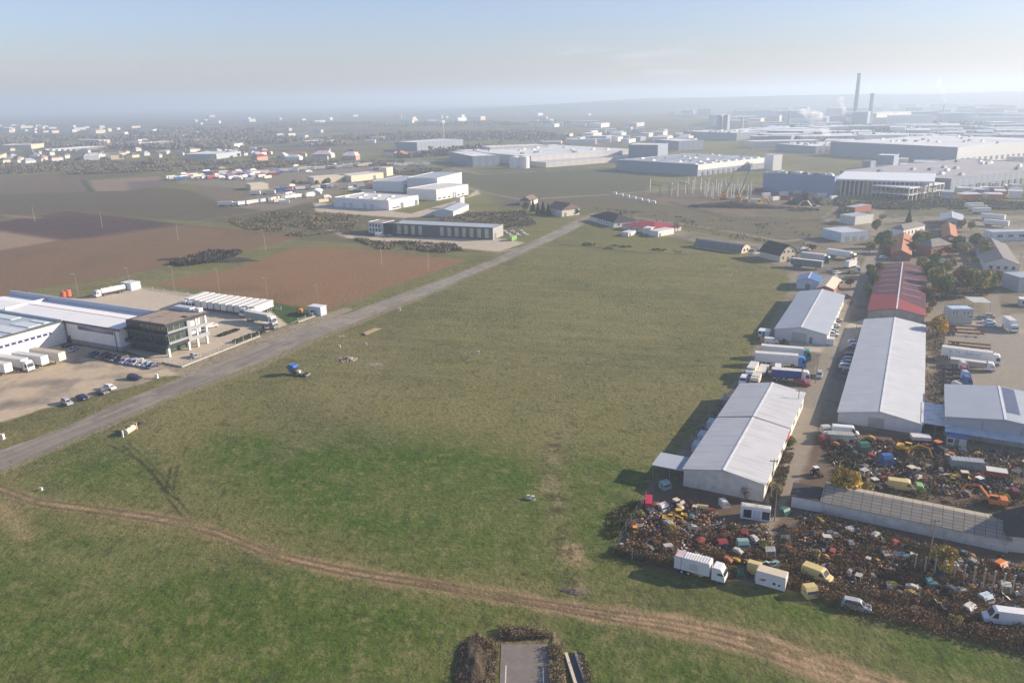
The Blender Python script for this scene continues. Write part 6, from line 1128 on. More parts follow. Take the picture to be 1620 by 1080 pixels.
weeds('brown_weeds', 'rust brown dry weeds filling the front of the scrap yard', [[(978, 872), (1000, 838), (1090, 850), (1110, 840), (1165, 835), (1220, 850), (1240, 930), (1150, 915), (1070, 900)], [(1232, 850), (1300, 815), (1450, 862), (1445, 900), (1440, 985), (1330, 960), (1235, 928)], [(1440, 905), (1660, 960), (1660, 1040), (1440, 980)], [(1440, 862), (1600, 895), (1660, 925), (1440, 925)]], 150000, .2, 1.5, WC, 31, leaf=.11, thr=.40, cat='weeds', cs=2.6)
weeds('edge_weeds', 'band of tall dry weeds along the grass edge of the scrap yard', [[(1230, 925), (1250, 922), (1350, 950), (1500, 985), (1660, 1022), (1660, 1045), (1490, 1005), (1340, 968)], [(975, 868), (1075, 893), (1075, 907), (972, 876)]], 40000, .6, 1.7, WC[1:], 32, leaf=.14, thr=.22, cat='weeds', cs=2)
weeds('olive_weeds', 'grey olive scrub in the upper scrap yard', [[(1300, 695), (1440, 700), (1440, 745), (1350, 748), (1310, 730)], [(1440, 700), (1660, 740), (1660, 800), (1580, 815), (1440, 790), (1330, 768), (1440, 770)], [(1215, 760), (1245, 690), (1262, 700), (1240, 770), (1220, 830)]], 60000, .2, 1.3, [(.07, .07, .035), (.12, .105, .06), (.10, .08, .05), (.17, .12, .075), (.05, .045, .03)], 33, leaf=.14, thr=.44, cat='scrub', cs=2.6)
weeds('side_weeds', 'brown weeds in the strip right of the long pale warehouse', [[(1462, 520), (1495, 530), (1497, 640), (1460, 640)], [(1440, 430), (1600, 440), (1560, 470), (1465, 480)], [(1395, 380), (1560, 375), (1560, 400), (1400, 405)]], 26000, .2, 1.2, [(.07, .07, .035), (.14, .10, .06), (.12, .09, .055), (.20, .13, .08)], 34, leaf=.2, thr=.42, cat='weeds', cs=4)
weeds('field_edge_weeds', 'dark weeds between the field and the nearest warehouse', [[(960, 815), (1005, 790), (1020, 800), (985, 850), (955, 855)], [(1095, 690), (1150, 622), (1172, 612), (1110, 700)]], 9000, .2, .9, [(.05, .06, .025), (.09, .085, .04), (.14, .11, .06)], 35, leaf=.14, thr=.42, cat='weeds', cs=2)
rg = random.Random(3)
for k, p in enumerate([(1150, 850), (1110, 868), (1040, 862), (1262, 880), (1290, 880), (1330, 870), (1360, 905), (1400, 880), (1410, 930), (1446, 950), (1270, 905), (1240, 870), (1210, 865), (1380, 945), (1330, 935), (1470, 975), (1510, 985), (1545, 1000), (1300, 940), (1020, 870)]):
    bush('brown' if k % 4 else 'olive', 'rust brown bush, %s of those dotted through the scrap yard weeds' % ORD[k], p, rg.uniform(1.4, 2.3), 'bushes in the scrap yard weeds')

# fine uncountable scrap litter
lr = np.random.default_rng(77); LV = []; LC = []
for zp, dens in ((zones[0][0], 1900), (zones[1][0], 2300), (zones[2][0], 3800), (zones[3][0], 1800), (zones[4][0], 2000)):
    pz = Poly(zp, .3, 0, 3); bb = pz.bb; X = lr.uniform(bb[0], bb[1], dens * 3); Y = lr.uniform(bb[2], bb[3], dens * 3); sh = Poly(SHED, .3, 0, 3); k_ = (pz.mask(X, Y) > .5) & (sh.mask(X, Y) < .5) & (fbm(X, Y, 3, 3, 5) > .42)
    X = X[k_][:dens]; Y = Y[k_][:dens]; LV.append(np.stack([X, Y, lr.uniform(0, .5, len(X))], -1))
q = np.concatenate(LV); n = len(q); u = lr.normal(size=(n, 3)); u /= np.linalg.norm(u, axis=1)[:, None]; v = np.cross(u, lr.normal(size=(n, 3))); v /= np.linalg.norm(v, axis=1)[:, None]
a_ = lr.uniform(.10, .55, (n, 1)) ** 1.2; b_ = lr.uniform(.05, .25, (n, 1)); w3 = np.cross(u, v) * .07
V = np.stack([q - u * a_ - v * b_, q + u * a_ - v * b_, q + u * a_ + v * b_, q - u * a_ + v * b_, q - u * a_ - v * b_ + w3, q + u * a_ - v * b_ + w3, q + u * a_ + v * b_ + w3, q - u * a_ + v * b_ + w3], 1).reshape(-1, 3)
base = np.arange(n)[:, None, None] * 8; F = (base + np.array([(0, 3, 2, 1), (4, 5, 6, 7), (0, 1, 5, 4), (1, 2, 6, 5), (2, 3, 7, 6), (3, 0, 4, 7)])[None]).reshape(-1, 4)
lc = np.array([(.24, .20, .16), (.15, .12, .10), (.20, .12, .07), (.26, .15, .08), (.22, .11, .06), (.30, .15, .07), (.45, .43, .39), (.10, .09, .08), (.34, .20, .07), (.20, .05, .04), (.10, .16, .22), (.55, .53, .48), (.24, .17, .11)]); C = lc[lr.integers(0, len(lc), n)] * lr.uniform(.7, 1.3, (n, 1))
tag(link(bpy.data.objects.new('scrap_litter', np_mesh('scrap_litter', V, F, [attr_mat('scrap_metal', rough=.7, bump=0, fine=.3, fscale=6)], np.repeat(C, 8, 0)))), 'fine scattered scrap and rusty metal litter all over the scrap yard ground', 'scrap', kind='stuff')
# ================================================================ middle distance and far plain
rf = random.Random(42)
STRIPD = mat('dark_green_stripe', (.12, .135, .125), .6); STRIPL = mat('olive_translucent_panel', (.50, .47, .34), .6)
items = []
r, W, Ln = block('striped_hall', 'long dark hall with pale olive vertical panels beyond the ploughed field', 'hall', (618.5, 364), (620, 371.5), (780, 379.5), 6.8, STRIPD, SHEETB, [], .4)
x = 4.0; k = 0
while x < W - 3:
    if not (22 < x < 29): part('panel', cached('stp', lambda: MB().m(STRIPL).box(0, 2.5, -.06, 0, .9, 6.3).mesh('panel')), r, (x, 0, 0))
    x += 4.9
part('side_wall', MB().m(mat('mid_grey_wall', (.34, .34, .32), .8)).box(W, W + .05, 0, Ln, 0, 6.8).mesh('side_wall'), r); part('door', MB().m(GREYP).box(W + .05, W + .1, 2, 5, 0, 3.4).mesh('door'), r)
block('office_wing', 'white two storey wing with square windows at the end of the striped hall', 'office', (578, 362), (583, 368), (607, 370), 6.6, PLASTW, TANR, [('f', 1.2 + i * 2.4, 1.2, z, z + 1.6, 'window', GLASS, WHITE) for i in range(4) for z in (1.2, 4.2)], .4, para_m=WHITE)
block('dark_link', 'dark block joining the white wing and the striped hall', 'office', (606, 366), (607.5, 371), (618.5, 372), 6.9, DK, DK, [], .2)
car('dark car left of the white van before the striped hall', (589, 373.5), R(-10), BLACKP); van('white van parked before the white wing', (601, 373.8), R(-12), WHITE, L_=5.8, h=2.4); car('grey car right of the white van before the striped hall', (616, 375.5), R(-10), GREYP, style='suv')
container('bright green container at the road by the striped hall end', (811, 380), R(60), LGREEN, None, 6, 2.6)
for k in range(9): heap('rubble_pile', 'pale stacked blocks, %s from the left at the striped hall end' % ORD[k], 'blocks', (797 + k * 4.5, 366 + (k % 3) * 3), 1.6, 1.2, 1.2, PLASTW, 14, 30 + k, .7)
r, W, Ln = block('industrial_hall', 'white hall with roof lights, left of the central white pair', 'hall', (528.6, 327), (615.6, 333), (675.4, 324.5), 7.0, WALLW, ROOFM, [('l', 8 + i * 7, 3.4, .05, 4, 'gate', PARAP) for i in (1, 2, 4, 5)] + [('f', 14, 4, .05, 4.2, 'gate', GREYP), ('f', 32, 4, .05, 4.2, 'gate', GREYP), ('f', 4, 9, .8, 1.8, 'window', GLASS, WHITE)], .5, ref='A')
for i in range(7): part('roof_light', cached('rl', lambda: MB().m(WHITE).box(0, 4, 0, 2, 0, .9).mesh('roof_light')), r, (6 + (i % 2) * 14, 6 + i * 7, 7.1))
r, W, Ln = block('industrial_hall', 'white hall with a row of dark gates, right of the central white pair', 'hall', (659, 312), (691, 317.5), (741, 307.6), 8.5, WALLW, ROOFM, [('f', 2 + i * 7, 4, .8, 2.0, 'window', GLASS, WHITE) for i in range(6) if i not in (3,)] + [('f', 23, 2, .05, 4.5, 'gate', GREYP), ('f', 26, 2, .05, 4.5, 'gate', GREYP)], .4)
block('industrial_hall', 'blue grey roofed hall behind the right of the white pair', 'hall', (660, 301), (693, 306), (731, 295), 13, WALLW, SHEETB, [], .4)
block('industrial_hall', 'blue roofed hall with a white gable windows row farther back', 'hall', (602, 300), (638, 304), (682, 294), 9, WALLW, SHEETB, [('f', 4 + i * 8, 3, 4, 6, 'window', GLASS, WHITE) for i in range(6)], .3)
hall('workshop', 'small blue roofed workshop in front of the white hall pair', 'workshop', (702, 331), (727, 320), 5.5, 14, 4, PLASTW, SHEETB); block('workshop', 'white tall fronted annex beside the small blue roofed workshop', 'annex', (727, 328), (729, 330), (735, 328), 8, PLASTW, ROOFM, [], .2)
block('industrial_hall', 'long cream hall among the truck yards', 'hall', (494, 288), (497, 291), (552, 287), 6, CREAM, ROOFM, [('f', 30, 4, .05, 4, 'gate', GREYP)], .2); block('industrial_hall', 'second cream hall right of the long one in the truck yards', 'hall', (550, 284), (556, 288), (607, 282), 6, CREAM, ROOFM, [('f', 30, 4, .05, 4, 'gate', GREYP)], .2)
block('industrial_hall', 'small cream hall at the left of the truck yards', 'hall', (393, 298), (397, 301), (425, 299), 5, CREAM, ROOFM, [], .2)
block('industrial_hall', 'cream cube building beyond the white hall pair', 'hall', (609, 277), (612, 279), (622, 277), 9, CREAM, ROOFM, [], .2)
# truck yards
ty = [((370, 312), 'w'), ((358, 335), 'o'), ((412, 313), 'w'), ((434, 309), 'c'), ((449, 306), 'c'), ((388, 327), 'w'), ((398, 326), 'w'), ((407, 325), 'o'), ((415, 323), 'w'), ((425, 322), 'b'), ((437, 320), 'w'), ((449, 319), 'w'), ((460, 316), 'g'), ((472, 305), 'w'), ((488, 302), 'b'), ((505, 304), 'g'), ((520, 300), 'w'), ((540, 296), 'w'), ((300, 290), 'w'), ((296, 291), 'o'), ((420, 340 - 5), 'w')]
mm = {'w': (WHITE, 'white'), 'o': (OFFW, 'off white'), 'c': (CREAM, 'cream'), 'b': (BLUEP, 'blue'), 'g': (GREYP, 'grey'), 'r': (REDP, 'red')}
rowsdef = [([(357, 326.5)], ['w'], R(-5), 'semi', 'standing alone on the edge of the truck yard'), ([(385 + k * 6.5, 325.5 - k * .9) for k in range(13)], list('wowowbwgwwgow'), R(60), 'trailer', 'in the front row of the truck yard'),
           ([(404, 309), (425, 308)], list('wc'), R(5), 'trailer', 'in the second row of the truck yard'), ([(445 + k * 9, 303 - k * .6) for k in range(10)], list('bwrwgowbwo'), R(20), 'trailer', 'in the third row of the truck yard'),
           ([(270 + k * 7.2, 283.5 + math.sin(k) * 2 - k * .12) for k in range(22)], list('wobwrwcgwrowbrwowrwgwo'), R(50), 'trailer', 'in the far left yard rows'), ([(330 + k * 7.5, 276 + (k % 3) * 1.3) for k in range(16)], list('brwcrgwrbowrcwrb'), R(30), 'trailer', 'in the colourful back rows of the truck yard'),
           ([(440 + k * 7.5, 272 - k * .5 + (k % 2)) for k in range(20)], list('wwowwcwwowwgwwowwwcw'), R(15), 'trailer', 'in the farthest yard rows'), ([(620 + k * 9, 262 + (k % 3)) for k in range(7)], list('wwowwow'), R(10), 'trailer', 'parked beyond the truck yard halls'),
           ([(1540 + k * 6, 330 + (k % 3) * 4) for k in range(3)], list('wow'), R(0), 'trailer', 'behind the upper right trailers'), ([(560 + k * 8, 298 - k * .7) for k in range(6)], list('bwgrww'), R(25), 'trailer', 'beside the cream halls of the truck yard')]
for pts, cs, rz, kd, where in rowsdef:
    where = where.replace('in the colourful back rows', 'in the back rows').replace('standing alone on the edge of', 'on the edge of')
    for k, (p, c) in enumerate(zip(pts, cs)):
        m_, nm = mm[c]; tail = '%s from the left %s' % (ORD[k] if k < 20 else 'last', where)
        f = semi if (kd == 'semi' or k % 6 == 5) else trailer
        if f is semi: semi('%s semi truck, %s' % (nm, tail), (p[0] + rf.uniform(-2.5, 2.5), p[1] + rf.uniform(-1.3, 1.3)) if k and len(pts) > 13 else p, rz + rf.uniform(-.25, .25), WHITE, m_, 'trucks and trailers ' + where, L_=12)
        else: trailer('%s semi trailer, %s' % (nm, tail), (p[0] + rf.uniform(-2.5, 2.5), p[1] + rf.uniform(-1.3, 1.3)) if k and len(pts) > 13 else p, rz + rf.uniform(-.25, .25), m_, 'trucks and trailers ' + where, L_=rf.uniform(9, 13.6))
ex = []
for k in range(64):
    zn = [(270, 272, 400, 286), (330, 268, 470, 282), (440, 292, 600, 308), (410, 262, 640, 276), (440, 308, 520, 322)][k % 5]
    p = (rf.uniform(zn[0], zn[2]), rf.uniform(zn[1], zn[3])); c = rf.choice('wwwwoorbcg'); m_, nm = mm[c]
    o = (boxtruck('x', p, rf.uniform(-.6, 1.3), m_ if k % 2 else WHITE, m_, 'scattered box trucks of the truck yard', L_=rf.uniform(5, 8)) if k % 3 else container('x', p, rf.uniform(-.4, 1.2), m_, 'scattered containers of the truck yard', rf.uniform(6, 12), 2.6)); o['label'] = nm; ex.append(o)
relabel(ex, lambda o: '%s %s, # from the left among those scattered over the truck yard' % (o['label'], o['category']))
# construction site: precast columns, cranes
COLM = mat('precast_concrete', (.55, .53, .49), .85); k = 0
cme = MB().m(COLM).box(-.45, .45, -.45, .45, 0, 11).mesh('column_shaft'); cbr = MB().m(COLM).box(-.75, .75, -.5, .5, 9.2, 9.8).mesh('corbel')
cols = [(1028, 303), (1052 + 10, 309.5), (1071.5, 311), (1083.5, 307), (1095, 306), (1107, 311), (1114, 308), (1117, 312), (1125, 311), (1127, 314), (1135, 310), (1138, 313), (1147, 312.5), (1149, 316), (1156, 311), (1160, 312), (1168, 313), (1171, 309), (1182, 314), (1176, 306), (1146, 304), (1132, 303), (1120, 302), (1108, 301), (1098, 300), (1088, 300), (1140, 306), (1165, 305), (1152, 307), (1187, 309)]
for k, p in enumerate(cols):
    r = empty('precast_column', 'pale precast column standing on the bare building site', 'column', G(*p), R(-27), 'precast columns of the building site'); part('column_shaft', cme, r); part('corbel', cbr, r)
r = empty('steel_frame', 'grey steel frame of beams and posts at the left of the building site', 'frame', G(1043, 311), hd((1043, 311), (1090, 308)))
[part('post', cached('sfp', lambda: MB().m(GREYP).box(-.2, .2, -.2, .2, 0, 8.5).mesh('post')), r, (x, y, 0)) for x in (0, 9, 18, 27) for y in (0, 14)]; part('beam', MB().m(GREYP).box(0, 27, -.25, .25, 8.5, 9.2).box(0, 27, 13.75, 14.25, 8.5, 9.2).box(-.25, .25, 0, 14, 8.5, 9.2).box(26.8, 27.2, 0, 14, 8.5, 9.2).mesh('beam'), r)
def crane(label, px, top, rz, h, reach):
    r = empty('mobile_crane', label, 'crane', G(*px), rz); part('carrier', MB().m(YELLOW).box(-6, 5, -1.4, 1.4, 1, 2.3).m(WHITE).box(3.4, 5.6, -1.3, 1.3, 1.2, 3.2).m(ORANGE).box(-4, -1, -1.6, 1.6, 2.3, 4.2).mesh('carrier'), r); wheels(r, (-4.5, -2.5, 2, 4), 1.3, .8, .5)
    part('boom', MB().m(YEL2).tube((-2, 0, 3.5), (-2 + reach * .35, 0, 3.5 + h * .35), .9, .8, 4).m(GREYP).tube((-2 + reach * .35, 0, 3.5 + h * .35), (-2 + reach, 0, 3.5 + h), .7, .3, 4).mesh('boom'), r); part('hoist_line', MB().m(GREYP).tube((-2 + reach, 0, 3.5 + h), (-2 + reach, 0, 3.5 + h * .5), .06, n=4).mesh('hoist_line'), r)
YEL2 = mat('dull_crane_yellow', (.45, .33, .12), .7)
crane('yellow mobile crane with a long raised boom on the building site', (1172, 320), None, R(5), 26, 9); crane('white mobile crane with a raised boom among the precast columns', (1150, 316), None, R(5), 19, 7)
for k in range(7):
    r = empty('concrete_slab', 'white concrete block, %s from the left in the line edging the site' % ORD[k], 'concrete block', G(972 + k * 10.2, 307.5 + k * 2.4), R(-20), 'concrete blocks edging the site'); part('block_body', cached('csb', lambda: MB().m(mat('bright_concrete', (.70, .69, .66), .8)).box(-2, 2, -1.2, 1.2, 0, 1.6).box(-1.6, 1.6, -.9, .9, 1.6, 2.0).mesh('block_body')), r)
mound('earth_mound', 'long dark earth bank in front of the building site', 'earth bank', (1165, 328), 42, 8, 4.5, [(.055, .05, .045), (.09, .075, .06)], 12, R(-14)); mound('earth_mound', 'dark pointed soil heap at the right of the building site', 'soil heap', (1279, 322), 16, 14, 9, [(.05, .05, .05), (.08, .07, .06)], 13)
mound('earth_mound', 'low rubble heap with a digger on the grass', 'soil heap', (1270, 333), 12, 6, 2.5, [(.10, .09, .08), (.2, .17, .13)], 14); excavator('beige digger on the rubble heap beside the building site', (1288, 333), R(170), CREAM, 1.6, 0); excavator('yellow digger among the slabs of the building site', (1200, 326), R(20), YELLOW, 1.4, 0)
for k, (p, m_) in enumerate((((1195, 321), PLASTW), ((1160, 319), COLM), ((1212, 311), WHITE), ((1226, 317), WHITE), ((1242, 316), REDP), ((1200, 303), REDP), ((1262, 307), CREAM), ((1318, 316), WHITE), ((1300, 312), CABB), ((1240, 309), WHITE))): container('%s site container, %s of those around the building site' % (['white', 'grey', 'white', 'white', 'red', 'red', 'cream', 'white', 'blue', 'white'][k], ORD[k]), p, R(-10 + 13 * (k % 4)), m_, 'containers around the building site', 7, 3.0)
# larger halls of the middle distance
SHADEW = mat('shade_blue_wall', (.28, .32, .38), .6, var=.1, stripes=('X', 9.0, .16)); PALEH = mat('pale_hall_wall', (.55, .53, .50), .6, var=.04, stripes=('X', 12.0, .08)); FR = mat('far_white_roof', (.74, .73, .70), .6, var=.16, vscale=.03, stripes=('X', 16.0, .10))  # far walls are white; blue of shade and haze is put into the colour
def fb(name, label, A, K, B, h, wm, rm, par=.6, ref='B', cat='hall'): return block(name, label, cat, A, K, B, h, wm, rm, [], par, None, ref)
r, W, Ln = fb('factory_hall', 'wide pale grey factory with low wings in the centre of the plain', (815, 245), (840, 263), (1010, 250), 11, PALEH, FR); part('wing', MB().m(PALEH).box(0, W * .9, -30, 0, 0, 6).mesh('wing'), r)
fb('factory_hall', 'shade tinted blue block at the left end of the wide grey factory', (716, 255), (748, 264), (790, 262), 12, SHADEW, FR); fb('factory_hall', 'raised pale block at the left of the wide grey factory', (766, 247), (776, 250), (868, 246), 14, PALEH, FR)
for k, p in enumerate(((815, 266), (829, 266))):
    r = empty('silo', ['white cylindrical silo, left of the pair by the grey factory', 'white cylindrical silo, right of the pair by the grey factory'][k], 'silo', G(*p)); part('silo_shell', MB().m(WHITE).tube((0, 0, 0), (0, 0, 13), 6.5, n=16).mesh('silo_shell'), r); part('silo_roof', MB().m(ROOFM).tube((0, 0, 13), (0, 0, 15), 6.5, 1, n=16).mesh('silo_roof'), r)
r, W, Ln = fb('factory_hall', 'shade tinted dark blue walled factory with a ribbed roof left of the white tower sign', (999, 267), (1103, 279), (1218, 265), 11, SHADEW, BLUER); part('white_wall', MB().m(WHITE).box(.2, W, -.3, -.05, 6, 11.5).mesh('white_wall'), r)
for i in range(9): part('roof_rib', MB().m(FR).box(4 + i * W / 9.5, 9 + i * W / 9.5, 6, Ln - 6, 11.1, 12.2).mesh('roof_rib'), r)
fb('factory_hall', 'shade tinted blue tall block with a white sign panel before the ribbed factory', (1003, 253), (1040, 256), (1056, 252), 20, SHADEW, FR); fb('sign_tower', 'small white and blue tower with dark lettering bars', (1217, 268), (1222, 270), (1236, 269), 16, WHITE, BLUER)
r, W, Ln = fb('factory_hall', 'blue walled hall behind the building site on the right', (1203, 300), (1206, 302), (1318, 310), 15, mat('clear_blue_wall', (.20, .28, .42), .6), FR)
# open frame hall with white slab roof
r = empty('open_frame_hall', 'unfinished hall with a white slab roof on open columns', 'hall', G(1318, 309), hd((1318, 309), (1478, 315))); Wf = (G(1478, 315) - G(1318, 309)).length
part('roof_slab', MB().m(WHITE).box(0, Wf * .98, 0, 70, 12, 13.2).mesh('roof_slab'), r); part('back_wall', MB().m(STRIPD).box(2, Wf * .4, 28, 30, 0, 12).m(CREAM).box(Wf * .27, Wf * .42, 20, 28, 0, 11).mesh('back_wall'), r)
cm_ = MB().m(COLM).box(-.5, .5, -.5, .5, 0, 12).mesh('column'); part('floor_slab', MB().m(COLM).box(Wf * .42, Wf, 6, 68, 4.2, 4.8).mesh('floor_slab'), r)
for i in range(22): part('column', cm_, r, (2 + i * (Wf - 4) / 21, 1, 0))
r = empty('open_frame_hall', 'lower two level frame in front of the unfinished hall', 'hall', G(1437, 318), hd((1437, 318), (1492, 309))); W2 = (G(1492, 309) - G(1437, 318)).length
part('roof_slab', MB().m(WHITE).box(0, W2, 0, 30, 9, 9.8).mesh('roof_slab'), r); part('floor_slab', MB().m(WHITE).box(0, W2, 0, 30, 4, 4.6).mesh('floor_slab'), r)
for i in range(10): part('column', cached('c2', lambda: MB().m(COLM).box(-.35, .35, -.35, .35, 0, 9).mesh('column')), r, (i * W2 / 9, .5, 0))
fb('factory_hall', 'long white fronted hall at the right edge below the big shade tinted blue one', (1375, 285), (1502, 306), (1700, 280), 11, SHADEW, mat('pink_grey_roof', (.40, .37, .36), .7, var=.1, vscale=.02)); fb('factory_hall', 'grey roofed hall left of the long white fronted one', (1340, 282), (1420, 290), (1640, 272), 5, PALEH, FR)
r, W, Ln = fb('factory_hall', 'huge shade tinted blue and white distribution hall across the right of the plain', (1300, 246), (1512, 258), (1690, 243), 17, SHADEW, FR); part('white_wall', MB().m(WHITE).box(-.3, W, -.4, -.05, 0, 17.8).mesh('white_wall'), r)  # wall colour holds the blue of shade; the lit front stays white
fb('factory_hall', 'white low hall left of the huge distribution hall', (1229, 238), (1290, 243), (1420, 236), 9, SHADEW, FR); fb('factory_hall', 'small white and shade tinted blue cube on the grass before the distribution hall', (1364, 270), (1376, 271), (1384, 270), 10, SHADEW, FR); fb('factory_hall', 'shade tinted blue tower block in front of the distribution hall', (1392, 265), (1412, 268), (1420, 265), 14, SHADEW, WHITE)
fb('factory_hall', 'white fronted hall behind the dark tall block', (1030, 235), (1073, 238), (1113, 236), 13, SHADEW, FR); fb('factory_hall', 'shade tinted long blue hall below the arched roof structure', (1085, 219), (1165, 223), (1213, 220), 13, SHADEW, FR); fb('factory_hall', 'shade tinted long blue hall left of the leaning chimney', (1170, 214), (1270, 219), (1310, 214), 12, SHADEW, FR)
fb('factory_hall', 'cream hall with a slim mast in the left middle of the plain', (648, 236), (660, 239), (733, 233), 13, SHADEW, FR); fb('factory_hall', 'long cream low hall left of the mast hall', (480, 229), (482, 231), (525, 230), 8, CREAM, FR)
pole('slim white mast beside the cream hall', (703, 235), 45, WHITE, arm=0, kind='mast', cat='mast', r=.6)
r = empty('arched_structure', 'white twin arch rising over the long shade tinted blue hall', 'arch', G(1082, 216), hd((1082, 216), (1122, 216)))
Wa = (G(1122, 216) - G(1082, 216)).length
for y in (0, 14):
    b = MB().m(WHITE); pv = None
    for t in np.linspace(0, math.pi, 15):
        q = (Wa / 2 - Wa / 2 * math.cos(t), y, 16 * math.sin(t)); 
        if pv: b.tube(pv, q, 1.1, n=5, cap=False)
        pv = q
    part('arch', b.mesh('arch'), r)
DOOR_DONE = 0
for (nm, n, zz, sp) in (('huge', 22, 5, 11), ('wide pale', 20, 4, 9), ('long white fronted', 22, 5, 10), ('dark blue walled', 8, 4, 9), ('behind the building site', 0, 4, 9), ('white low hall', 10, 3, 9), ('long blue hall below', 10, 3, 9)):
    for o in [q for q in sc.objects if q.parent is None and q.name.startswith('factory_hall') and nm in q.get('label', '')]:
        wl = [c for c in o.children if c.name.startswith('wall')][0]; bx = [v.co for v in wl.data.vertices]; Wq = max(v.x for v in bx); Lq = max(v.y for v in bx); Hq = max(v.z for v in bx)
        for k in range(n):
            if 8 + k * sp < Wq - 6: part('dock_door', cached(('dock', zz), lambda: MB().m(GREYP).box(0, 4.5, -.1, .5, 0, zz).mesh('dock_door')), o, (8 + k * sp, -.46, .1))
        for k in range(16): part('roof_unit', cached(('runit', k % 3), lambda: MB().m([WHITE, GREYP, PALEH][k % 3]).box(-2.5, 2.5, -1.6, 1.6, 0, 1.8).box(-1.5, 1.5, -1, 1, 1.8, 2.3).mesh('roof_unit')), o, (rf.uniform(.06, .94) * Wq, rf.uniform(.08, .92) * Lq, Hq + .1))
# chimneys, tower, power plant
CH = mat('chimney_concrete', (.26, .28, .31), .9, var=.05)
def chimney(label, px, h, r0, r1, m_=CH, name='chimney', cat='chimney'):
    r = empty(name, label, cat, G(*px)); part('shaft', MB().m(m_).tube((0, 0, 0), (0, 0, h), r0, r1, 16).mesh('shaft'), r); part('rim', MB().m(m_).tube((0, 0, h - 2), (0, 0, h + .3), r1 * 1.12, r1 * 1.12, 16).mesh('rim'), r); return r
def hpx(px, top):      # height so that the top of a vertical thing at px is seen at picture height top
    g = G(*px); lo, hi = 1, 400
    for _ in range(40):
        mid = (lo + hi) / 2
        if P((g.x, g.y, mid))[1] > top: lo = mid
        else: hi = mid
    return min(lo, 146)
chimney('tall grey power station chimney, higher of the pair', (1351, 197), hpx((1351, 197), 116), 6.2, 4.2); chimney('shorter grey power station chimney right of the taller', (1375, 197), hpx((1375, 197), 148), 5.6, 4.4)
chimney('thin dark chimney standing left of the smoke', (1246, 207), hpx((1246, 207), 175), 2.4, 1.6); chimney('slim control tower like mast with a wider head', (1173, 209), hpx((1173, 209), 186), 3, 3, PALEH, 'water_tower', 'tower')
fb('power_station', 'shade tinted blue boiler house at the foot of the two chimneys', (1352, 197), (1371, 199), (1376, 197), 32, SHADEW, FR); fb('power_station', 'long low pale turbine hall right of the chimneys', (1376, 194), (1385, 196), (1440, 192), 26, PALEH, FR)
fb('silo_block', 'shade tinted blue twin silo block left of the control tower', (1136, 206), (1139, 207), (1142, 206), 34, SHADEW, SHADEW); fb('silo_block', 'shade tinted blue silo block right of its twin', (1147, 206), (1150, 207), (1154, 206), 34, SHADEW, SHADEW)
# scattered far buildings
TILE2 = mat('pale_tile_roof', (.34, .22, .16), .9); pal = [WHITE, OFFW, CREAM, PALEH, BLUER, SHADEW, FR, mat('salmon_wall', (.50, .30, .22), .8)]
taken = []
def scatter(n, zone, wr, dr, hr_, wcols, rcols, label, group, cat, name, hip_=False, skewed=True):
    k = 0; tries = 0; made = []
    x0, x1 = min(p[0] for p in zone), max(p[0] for p in zone); y0, y1 = min(p[1] for p in zone), max(p[1] for p in zone)
    while k < n and tries < 9000:
        tries += 1; p = (rf.uniform(x0, x1), y0 + (y1 - y0) * rf.random() ** .8)
        if not inside(p, zone): continue
        g = G(*p); w_ = rf.uniform(*wr); d = rf.uniform(*dr); rad = (w_ + d) / 3
        if any((g.x - a) ** 2 + (g.y - b) ** 2 < (rad + c) ** 2 * .9 for a, b, c in taken): continue
        taken.append((g.x, g.y, rad)); h = rf.uniform(*hr_); wm = rf.choice(wcols); rm = rf.choice(rcols); rz = rf.choice([0, R(-27), R(63), R(-10)])
        r = empty(name, label, cat, g, rz, group); part('wall', MB().m(wm).box(-w_ / 2, w_ / 2, -d / 2, d / 2, 0, h).mesh('wall'), r)
        if hip_: part('roof', MB().m(rm).add([(-w_ / 2 - .4, -d / 2 - .4, h), (w_ / 2 + .4, -d / 2 - .4, h), (w_ / 2 + .4, d / 2 + .4, h), (-w_ / 2 - .4, d / 2 + .4, h), (-w_ / 4, 0, h + d * .3), (w_ / 4, 0, h + d * .3)], [(0, 1, 5, 4), (1, 2, 5), (2, 3, 4, 5), (3, 0, 4)]).mesh('roof'), r)
        else: part('roof', MB().m(rm).box(-w_ / 2 - .3, w_ / 2 + .3, -d / 2 - .3, d / 2 + .3, h, h + .6).mesh('roof'), r)
        made.append(r); r['tone'] = {'paint_white': 'white', 'paint_off_white': 'off white', 'paint_cream': 'cream', 'pale_hall_wall': 'pale grey', 'blue_grey_roof': 'blue grey', 'shade_blue_wall': 'dark blue', 'salmon_wall': 'salmon', 'paint_orange': 'orange', 'paint_grey': 'dark grey'}.get(wm.name, 'pale'); k += 1
    relabel(made, lambda o: '%s walled %s, # from the left %s' % (o['tone'], cat, label))
    for o in made: del o['tone']
scatter(60, [(1210, 208), (1640, 200), (1640, 238), (1450, 238), (1215, 232)], (40, 110), (25, 60), (6, 14), [WHITE, OFFW, PALEH, SHADEW, BLUER, CREAM], [FR, WHITE, BLUER, FR], 'in the crowded industrial belt', 'halls of the industrial belt on the right', 'hall', 'far_hall')
scatter(80, [(1215, 205), (1640, 196), (1640, 240), (1400, 236), (1215, 232)], (14, 34), (8, 20), (4, 9), [WHITE, OFFW, PALEH, SHADEW, CREAM, pal[7], BLUEP], [FR, WHITE, BLUER, TILE2], 'among the belt halls on the right', 'small buildings among the belt halls', 'building', 'far_building')
scatter(80, [(1080, 180), (1640, 168), (1640, 200), (1300, 205), (1080, 203)], (30, 110), (20, 60), (8, 26), [WHITE, OFFW, PALEH, BLUER, SHADEW, CREAM], [FR, BLUER, WHITE], 'in the hazy distant town', 'hazy buildings of the distant town', 'building', 'far_building')
